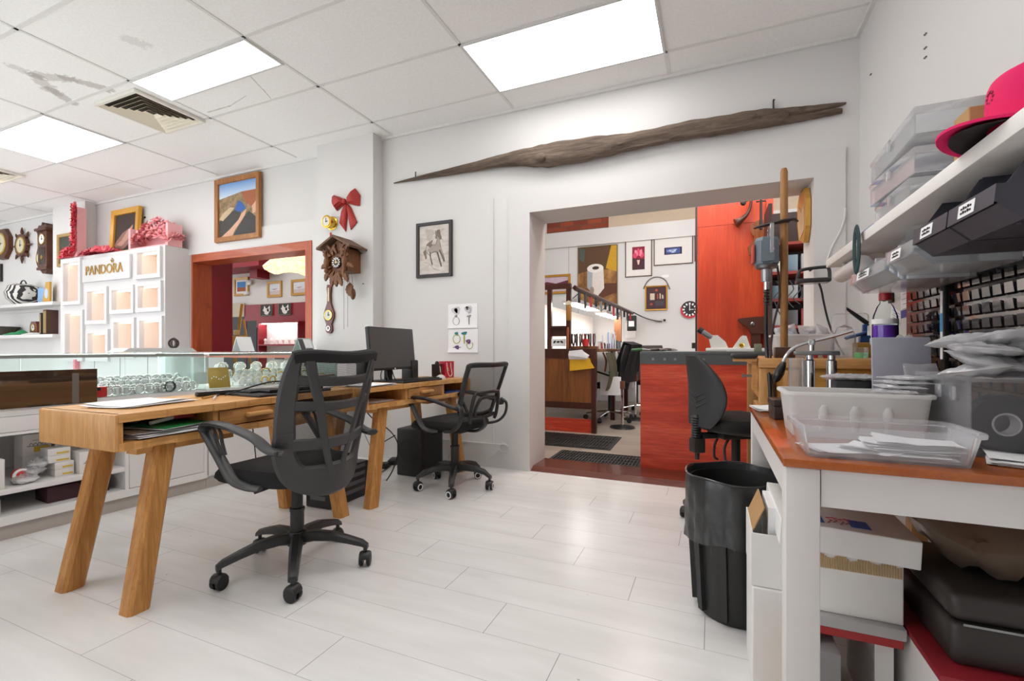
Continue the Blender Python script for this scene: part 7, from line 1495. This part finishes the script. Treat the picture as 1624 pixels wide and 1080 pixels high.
# stuffed compartment of desk 1
zc = .6525; cx_ = DK1.x-.21
paper_pile('paper_stack', 'loose white sheets sticking out of the open desk compartment', cx_+.03, 1.20, zc, .34, .27, 6, .02, sag=.012, dz=.0035, jitter=.1, seed=31)
t = thing('folder', 'bright green folder in the open desk compartment', 'folder', (cx_+.07, 1.22, zc+.030), .2); m = MB(); m.grid(lambda u, v: ((u-.5)*.26, (v-.5)*.20, .006*math.sin(PI*u)+.004), 8, 6, thick=.003); m.build('cover', plain('green folder', '#15803f', .35), t); MB().box(-.12, .12, -.095, .095, -.004, .0005).build('pages', PAPER, t, smooth=0)
t = thing('marker_pen', 'red and white marker pen in the open desk compartment', 'pen', (cx_+.11, 1.25, zc+.060), .1); MB().cyl((0, -.01, 0), (0, .08, 0), .010, n=10).build('barrel', plain('red marker', '#c4414e', .4), t); MB().cyl((0, -.10, -.012), (0, -.0101, -.001), .008, n=10).build('cap', PAPER, t)
for k in range(4):
    t = plastic_bag('crumpled clear sleeve stuffed over the papers in the desk compartment', cx_-.05+.03*k, 1.14+.06*k, zc+.036+.008*k, .16, .12, .020, .5*k, 170+k, 'sleeves in the desk compartment')
paper_pile('paper_stack', 'papers in the compartment of the far desk left of its drawer', -2.10, 2.46, zc, .26, .22, 4, -.05, seed=41); tag(MB().box(-.10, .10, -.10, .10, 0, .012, .002).build('folder', plain('royal blue folder', '#2c4d9e', .4), loc=(-1.99, 3.24, zc), rz=DR2), 'royal blue folder in the far desk compartment', 'folder')
# desk 2: monitor, keyboard, mouse, bags, cup
mp = on_desk(2, -.27, .54, .7606); t = thing('computer_monitor', 'black computer monitor with its screen off on the far desk', 'monitor', mp, DR2+.09)
MB().box(-.13, .07, -.12, .12, 0, .010, .004).build('stand_foot', DARK, t); MB().box(-.06, -.035, -.035, .035, .0105, .26, .004).build('stand_neck', DARK, t)
m = MB(); m.x = Matrix.Translation((0, 0, .24)) @ Matrix.Rotation(-.10, 4, 'Y'); m.box(-.030, .0, -.262, .262, -.155, .155, .006); m.build('screen_housing', BLACK, t)
m = MB(); m.x = Matrix.Translation((0, 0, .24)) @ Matrix.Rotation(-.10, 4, 'Y'); m.box(.0002, .0012, -.254, .254, -.138, .147); m.build('screen', plain('dark screen', '#4a4644', .35), t, smooth=0)
m = MB(); m.x = Matrix.Translation((0, 0, .24)) @ Matrix.Rotation(-.10, 4, 'Y'); m.lathe([(0, .0005), (.006, .0005), (.006, .0015), (0, .0015)], (0, 0, -.147), 12, axis='X'); m.box(-.031, .001, -.262, -.20, .1552, .162, .001); m.build('silver_badge', PAPER, t)
for k in range(3): m = MB(); m.tube(smooth_pts([(-.05, -.06+.05*k, .10), (-.02, -.12+.07*k, .05), (.02, -.16+.08*k, .004)], 4), .004, 5); m.build('cable', DARK, t)
for k, y in enumerate((.30, .78)):
    q = on_desk(2, -.32, y, .7606); t = thing('speaker', ('small black speaker at the left behind the monitor', 'small black speaker at the right behind the monitor')[k], 'speaker', q, DR2); MB().box(-.05, .05, -.042, .042, 0, .15, .008).build('cabinet', DARK, t); MB().box(.0502, .053, -.036, .036, .01, .14, .001).build('grille', BLACK, t)
q = on_desk(2, -.105, .60, .7606); t = thing('keyboard', 'black keyboard on the far desk below the monitor', 'keyboard', q, DR2); MB().box(-.075, .07, -.22, .22, 0, .016, .004).build('case', BLACK, t); m = MB()
for i in range(5):
    for j in range(20): m.box(-.062+.025*i, -.042+.025*i, -.205+.0205*j, -.188+.0205*j, .0162, .023)
m.build('keys', DARK, t, smooth=0)
q = on_desk(2, -.09, .875, .7606); t = thing('computer_mouse', 'white computer mouse beside the keyboard', 'mouse', q, DR2); MB().sphere((0, 0, .0), (.030, .052, .030), 16, 10).build('shell', TRIMW, t) if False else MB().lathe([(0, .036), (.012, .034), (.024, .024), (.030, .008), (.030, 0), (0, 0)], n=20, sx=1., sy=1.7).build('shell', TRIMW, t)
q = on_desk(2, -.20, .97, .7606); t = thing('paper_bag', 'small black and gold gift bag on the far desk', 'gift bag', q, .3); MB().prism([(-.045, 0), (.045, 0), (.05, .115), (-.05, .115)], -.03, .03, 'YZ').build('bag', plain('dark brown glossy card', '#2b211c', .3), t, smooth=0); m = MB(); m.tube(smooth_pts([(.032, -.03, .10), (.037, -.024, .05), (.036, 0, .035), (.034, .01, .03)], 4), .003, 5); m.build('cord_handle', PAPER, t); m = MB(); [m.sphere((.0305, .012*math.cos(a), .07+.014*math.sin(a)), .004, 6, 5) for a in (0, 1.5, 3, 4.5)]; m.build('gold_motif', GOLDJ, t)
m = MB()
for k in range(5): m.sphere((.0, -.03+.015*k, .12+.008*(k % 2)), .010, 7, 5)
m.build('tissue', DARK, t)
q = on_desk(2, -.19, 1.085, .7606); t = thing('paper_bag', 'bright red gift bag with white rope handles on the far desk', 'gift bag', q, DR2-.12); MB().box(-.035, .035, -.055, .055, 0, .135, .001).build('bag', plain('crimson card', '#c01f36', .45), t, smooth=0); m = MB(); m.tube(smooth_pts([(.037, -.035, .125), (.041, -.032, .07), (.041, -.018, .025), (.042, .006, .012), (.041, .024, .03), (.040, .012, .085), (.038, .010, .125)], 5), .003, 6); m.build('rope_handle', PAPER, t); MB().box(.0352, .0357, -.03, .0, .055, .062).box(.0352, .0357, -.02, -.012, .064, .085).build('gold_print', GOLDJ, t, smooth=0)
paper_pile('paper_stack', 'white papers at the left end of the far desk', *on_desk(2, -.12, .15, .7606), .22, .26, 5, -.1, seed=51); q = on_desk(2, -.27, .10, .7606); t = thing('paper_bag', 'white gift bag with pink pattern at the left end of the far desk', 'gift bag', q, 0); MB().box(-.04, .04, -.045, .045, 0, .14, .002).build('bag', PAPER, t, smooth=0); MB().box(.0402, .0408, -.045, .045, .0, .06).build('pink_band', plain('magenta print', '#d0357c', .5), t, smooth=0); m = MB(); m.tube(arc((.03, 0, .14), .022, 0, PI, 10, 'YZ'), .003, 5); m.build('handle', STEEL, t)
# under the desks
t = thing('subwoofer', 'black box speaker standing on the floor under the far desk', 'speaker', (-2.30, 3.04, .001), .0); MB().box(0, .23, 0, .32, .0, .37, .010).build('cabinet', plain('black ash vinyl', '#1a1919', .45), t); m = MB(); m.lathe([(0, -.001), (.085, -.001), (.09, -.004), (0, -.006)], (.115, 0, .2), 24, axis='Y'); m.build('driver', DARK, t); MB().box(.2302, .232, .03, .29, .03, .34).build('grille', DARK, t, smooth=0)
t = thing('vented_case', 'black vented computer case on the floor behind the desk legs', 'computer', (-2.37, 2.205, .001), .03); MB().box(0, .20, 0, .36, 0, .235, .008).build('case', plain('black case metal', '#1d1d1f', .4), t); m = MB()
for i in range(2):
    m = MB()
    for j in range(4):
        if i: m.box(.2005, .203, .05, .32, .05+.05*j, .075+.05*j)
        else: m.box(.04, .16, -.003, -.0005, .05+.05*j, .075+.05*j)
    m.build(('front_vents', 'side_vents')[i], plain('grey slat', '#5c5c60', .45), t, smooth=0)
for k, (x, y, lab) in enumerate(((625, 735, 'larger black power brick among the cables under the far desk'), (608, 742, 'smaller black power brick beside the desk leg'))):
    p = atz(x, y, 0); t = thing('power_brick', lab, 'power brick', (p.x, p.y, .001), .4); MB().box(-.04, .04, -.07+.025*k, .07-.025*k, 0, .042, .008).build('housing', DARK, t)
def cable(label, P, r=.0045, mat=None, grp=None): m = MB(); m.tube(smooth_pts(P, 6), r, 6); return tag(m.build('cable', mat or DARK), label, 'cable', grp)
cable('thick black cable dropping from the far desk to the floor', [(-2.30, 2.62, .62), (-2.28, 2.72, .50), (-2.22, 2.86, .38), (-2.20, 2.93, .25), (-2.22, 2.90, .10), (-2.25, 2.85, .008)])
cable('black cable sagging from the speaker to the power brick', [(-2.36, 3.10, .30), (-2.42, 2.95, .22), (-2.40, 2.80, .06), (-2.44, 2.60, .008), (-2.46, 2.45, .008), (-2.40, 2.40, .03)])
cable('thin grey cable hanging behind the far desk', [(-2.36, 2.78, .62), (-2.38, 2.74, .45), (-2.36, 2.78, .30), (-2.34, 2.86, .18)], .003, STEEL)
cable('black cable coiled on the floor by the power bricks', [(-2.36, 2.55, .008), (-2.45, 2.62, .008), (-2.42, 2.74, .008), (-2.30, 2.74, .008), (-2.28, 2.64, .008), (-2.36, 2.60, .008)])
cable('black cable running along the skirting behind the desk', [(-2.60, 3.40, .02), (-2.50, 3.20, .008), (-2.44, 3.02, .008), (-2.40, 2.90, .008)])
cable('white cable curling beside the subwoofer', [(-1.98, 3.38, .30), (-1.96, 3.36, .20), (-2.0, 3.33, .10), (-1.92, 3.30, .02), (-1.85, 3.32, .008)], .004, TRIMW)
cable('thin dark cable hanging below the near desk, first of two', [(-2.36, 1.82, .622), (-2.37, 1.84, .50), (-2.34, 1.83, .38), (-2.37, 1.85, .30)], .003)
cable('thin dark cable hanging below the near desk, looping outward', [(-2.36, 1.96, .622), (-2.33, 1.97, .52), (-2.35, 1.97, .42), (-2.33, 1.99, .30)], .003)
# ================================================================ RED ROOM SEEN THROUGH THE HATCH
CRIM = plain('crimson gloss panel', '#8a0f22', .12, var=.03, scale=4, spec=.6); CRM = plain('crimson wall paint', '#8e1224', .45, var=.03, scale=4)
o = MB().box(WX0-.02, WX0+.03, LWY+.2005, 4.10, .9, 2.6).build('trim_7', CRIM, smooth=0); o['kind'] = 'structure'; o['label'] = 'crimson gloss panel beyond the timber hatch'
def rr(x, y, d=0.): return aty(x, y, RRY-d)
def rbox(name, x0, y0, x1, y1, d0, d1, mat):
    a, b = rr(x0, y0, d1), rr(x1, y1, d1); return MB().box(a.x, b.x, RRY-d1, RRY-d0, b.z, a.z), mat
a, b = rr(388, 484, .05), rr(500, 508, .05); o = MB().box(a.x, b.x+1.5, RRY-.05, RRY-.001, b.z-.12, a.z).build('trim_8', CRM, smooth=0); o['kind'] = 'structure'; o['label'] = 'crimson fascia of the far room'
a, b = rr(409, 511, .30), rr(474, 556, .30); t = thing('display_cabinet', 'white lit showcase framed in crimson in the far room', 'display cabinet', (a.x, RRY-.31, b.z-.4)); W_ = b.x-a.x; H_ = a.z-b.z+.4
MB().box(.03, W_-.03, .20, .30, .0, H_).build('white_back', PAPER, t, smooth=0)
for q in ((0, .03, 0, H_), (W_-.03, W_, 0, H_), (.03, W_-.03, H_-.03, H_), (.03, W_-.03, .50, .53)): MB().box(q[0], q[1], 0, .30, q[2], q[3]).build('crimson_frame', CRM, t, smooth=0)
MB().box(.05, W_-.05, .05, .09, H_-.045, H_-.031).build('lamp_strip', lamp_mat('showcase strip', '#fffdf8', 14.), t, smooth=0)
for k in range(6): m = MB(); m.lathe([(0, 0), (.03, 0), (.02, .05), (.035, .09), (0, .13)], n=10); tag(m.build('bust_stand', PAPER, loc=(a.x+.10+.14*k*W_/.95, RRY-.20, b.z-.4+.5305)), 'small white jewellery stand in the far showcase', 'stand', 'stands in the far showcase')
t = thing('photo_frame', 'small leaning photo frame in the lower far showcase', 'photo frame', (a.x+W_*.47, RRY-.24, b.z-.4+.22)); MB().box(-.13, .13, 0, .015, 0, .17).build('frame', DARK, t, smooth=0); MB().box(-.10, .10, -.003, -.0005, .03, .14).build('photo', PAPER, t, smooth=0)
for k, (x0, x1, lab) in enumerate(((391, 407, 'dark glazed door left of the far showcase'), (481, 489, 'dark glazed door right of the far showcase'))):
    a, b = rr(x0, 509, .05), rr(x1, 560, .05); t = thing('glazed_door', lab, 'door', (a.x, RRY-.051, 0)); MB().box(0, b.x-a.x, .0, .04, 0, a.z).build('dark_glass', plain('dark interior glass', '#151414', .5), t, smooth=0); MB().box(-.03, -.001, -.01, .04, 0, a.z).build('frame', CRM, t, smooth=0)
a, b = rr(355, 500, .05), rr(388, 556, .05); t = thing('shop_window', 'dark street window with a roller blind in the far room', 'window', (a.x, RRY-.05, 0)); MB().box(0, b.x-a.x, 0, .03, .3, a.z-.05).build('dark_glass', plain('dark interior glass', '#151414', .5), t, smooth=0); MB().box(0, b.x-a.x, -.02, .03, a.z-.05, a.z+.25).build('roller_blind', plain('cream blind', '#cbc3ae', .7), t, smooth=0)
GW = plain('gilt wood', '#b98a3a', .4, .2)
for (x0, y0, x1, y1, lab) in ((425, 446, 448, 471.5, 'gold framed pale desert print, left on the far white wall'), (463, 443, 488, 468.5, 'gold framed red plain print, right on the far white wall')):
    q = spread((x0, y0), (x1, y0), (x1, y1), (x0, y1), RRY); picture('framed_print', lab, q[0], q[1], q[2], q[3], RRY, GW, .055, .03, .0, [(0, [(0, 0), (1, 0), (1, .4), (0, .32)]), (1, blob(.5, .5, .25, .06, 10, .1, .3))], [art_mat('red earth', '#b08070' if x0 > 450 else '#cdbfc0'), art_mat('far range', '#a79aa6')], art_mat('pale sky', '#d9dde6'))
q = spread((352, 438), (375, 436), (376, 466), (352, 468), RRY-.3); picture('framed_print', 'gold framed print of red earth under blue sky in the far room', q[0], q[1], q[2], q[3], RRY-.002, GW, .05, .03, .05, [(0, [(0, 0), (1, 0), (1, .42), (0, .42)])], [art_mat('rust earth', '#a3542f')], art_mat('strong sky blue', '#4a8fd0'))
for (x0, y0, x1, y1, lab, s) in ((414.5, 483, 433, 501, 'square black and white photo, left on the crimson fascia', 1), (443, 481, 462.5, 499.5, 'square black and white photo, right on the crimson fascia', 2)):
    q = spread((x0, y0), (x1, y0), (x1, y1), (x0, y1), RRY-.05); picture('canvas_photo', lab, q[0], q[1], q[2], q[3], RRY-.052, plain('grey canvas edge', '#8a8680', .6), .012, .03, 0, [(0, blob(.5, .4, .3, .32, 12, .3*s, .2, s)), (1, blob(.62, .5, .10, .16, 10, .2)), (0, [(.2, .5), (.3, .95), (.45, .65)]), (0, [(.6, .7), (.8, .95), (.82, .6)])], [art_mat('photo white', '#e9e7e4'), art_mat('photo black', '#1c1b1b')], art_mat('photo grey', '#3f3c3b'))
a, b = rr(388, 414, .4), rr(416, 424, .4); o = MB().box(a.x-1.0, b.x+.15, RRY-.6, RRY-.001, b.z, b.z+.3).build('trim_12', CRM, smooth=0); o['kind'] = 'structure'
a, b = rr(396, 424, .3), rr(405, 440, .3); o = MB().box(a.x, b.x+.05, RRY-.3, RRY-.001, b.z, a.z+.05).build('trim_13', CRM, smooth=0); o['kind'] = 'structure'
for k, (x, y) in enumerate(((396, 448), (391, 465))): p = rr(x, y, .03); t = thing('wall_spotlight', ('upper white spotlight on the far white wall', 'lower white alarm box on the far white wall')[k], 'fitting', (p.x, RRY-.001, p.z)); MB().box(-.07, .07, -.06, 0, -.06+.02*k, .06-.02*k, .02).build('housing', TRIMW, t)
a, b = rr(413, 432, .02), rr(462, 426, .02); m = MB(); m.tube([(a.x, RRY-.03, a.z), (b.x, RRY-.03, a.z)], .018, 8); tag(m.build('curtain_rail', plain('grey rail', '#a5a19d', .5)), 'thin grey rail across the top of the far white wall', 'rail')
# easel and glowing fabric lamp
EYY = 5.2; p0, p1 = aty(374, 550, EYY), aty(384, 482, EYY); t = thing('easel', 'yellow wooden display easel beyond the hatch', 'easel', (p0.x, EYY, 0)); EW = wood('yellow easel wood', '#b98420', '#d8a63a', axis='Z', rough=.4)
MB().tube([(p1.x-p0.x-.12*(1.0 if False else 1.0)*0, 0, p1.z), (0, 0, p0.z-.1), (-.10, 0, .01)], .026, 4).build('mast', EW, t, smooth=0); MB().tube([(.16, .28, .01), (p1.x-p0.x-.01, .03, p1.z-.25)], .02, 4).build('rear_leg', EW, t, smooth=0); MB().box(-.34, .22, -.05, .02, p0.z-.03, p0.z+.18, .006).build('ledge', EW, t); MB().box(.02, .10, -.06, -.0, 1.22, 1.30, .006).build('clamp_block', plain('pale easel wood', '#d9c08a', .5), t)
for k in range(3): tag(MB().box(-.10, .10, -.012, .012, 0, .02, .002).build('tag_card', PAPER, loc=(p0.x-.22, EYY-.072, p0.z-.02+.055*k), smooth=0), 'white price card on the easel ledge', 'card', 'cards on the easel ledge')
p = aty(474, 422, 5.6); t = thing('pendant_lamp', 'warm glowing draped fabric pendant lamp beyond the hatch', 'lamp', (p.x, 5.6, p.z)); g = N('glowing fabric'); f_ = g.noise(g.coord((6, 6, 6)), 3, 5, .7); g.set(color='#f3e3c8', rough=.8, emis=g.ramp(f_, [(.3, '#d9a868'), (.6, '#ffe9c4')]), emis_s=.95)
m = MB()
def drape(u, v):
    a = 2*PI*u; R_ = .10+.52*(1-v)**.8 if v > 0 else .62; return ((R_+.03*math.sin(9*a)*(1-v))*math.cos(a)+.16*(1-v), (R_+.03*math.sin(9*a)*(1-v))*math.sin(a), -.18+.48*v+.05*math.sin(5*a)*(1-v)+.22*(1-v)*math.cos(a)*-1*.7)
m.grid(drape, 40, 10); m.build('fabric_shade', g.mat, t, smooth=60); MB().cyl((0, 0, .29), (0, 0, 3.29-p.z), .01, n=8).build('cord', DARK, t)
t = thing('ceiling_light', 'ceiling lamp of the far room, above the hatch opening', 'ceiling light', (-8.2, 5.4, 3.24)); MB().box(-.6, .6, -.3, .3, 0, .05, .01).build('housing', TRIMW, t); MB().box(-.57, .57, -.27, .27, -.012, -.001).build('diffuser', lamp_mat('far room panel', '#fffaf4', 12.), t, smooth=0)
# ---- air vents in the shop ceiling
VENT = plain('cream vent metal', '#e8dfca', .5); VFR = plain('off white vent frame', '#e4e0d8', .5); 
def vent(label, x0, x1, y0, y1):
    t = thing('ceiling_vent', label, 'air vent', ((x0+x1)/2, (y0+y1)/2, CEIL-.004)); hx, hy = (x1-x0)/2, (y1-y0)/2
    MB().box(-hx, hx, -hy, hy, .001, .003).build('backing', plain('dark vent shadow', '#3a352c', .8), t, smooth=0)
    for k in range(6):
        f = 1-.155*k; g_ = f-.10; a, b, c, d = hx*f, hy*f, hx*g_, hy*g_; m = MB(); z0, z1 = -.022, -.003
        vs = [(-a, -b, z0), (a, -b, z0), (a, b, z0), (-a, b, z0), (-c, -d, z1), (c, -d, z1), (c, d, z1), (-c, d, z1)]; m.put(vs, [(0, 1, 5, 4), (1, 2, 6, 5), (2, 3, 7, 6), (3, 0, 4, 7)]); m.build('louvre_ring', VENT, t, smooth=0)
    f = MB()
    for q in ((-hx-.02, -hx, -hy-.02, hy+.02), (hx, hx+.02, -hy-.02, hy+.02), (-hx, hx, -hy-.02, -hy), (-hx, hx, hy, hy+.02)): f.box(*q, -.024, .002)
    f.build('frame', VFR, t, smooth=0)
vent('square louvred air vent beside the narrow ceiling panel', -4.56, -4.06, 2.15, 2.655); vent('square louvred air vent at the left edge of the ceiling', -7.74, -7.23, 2.18, 2.69)
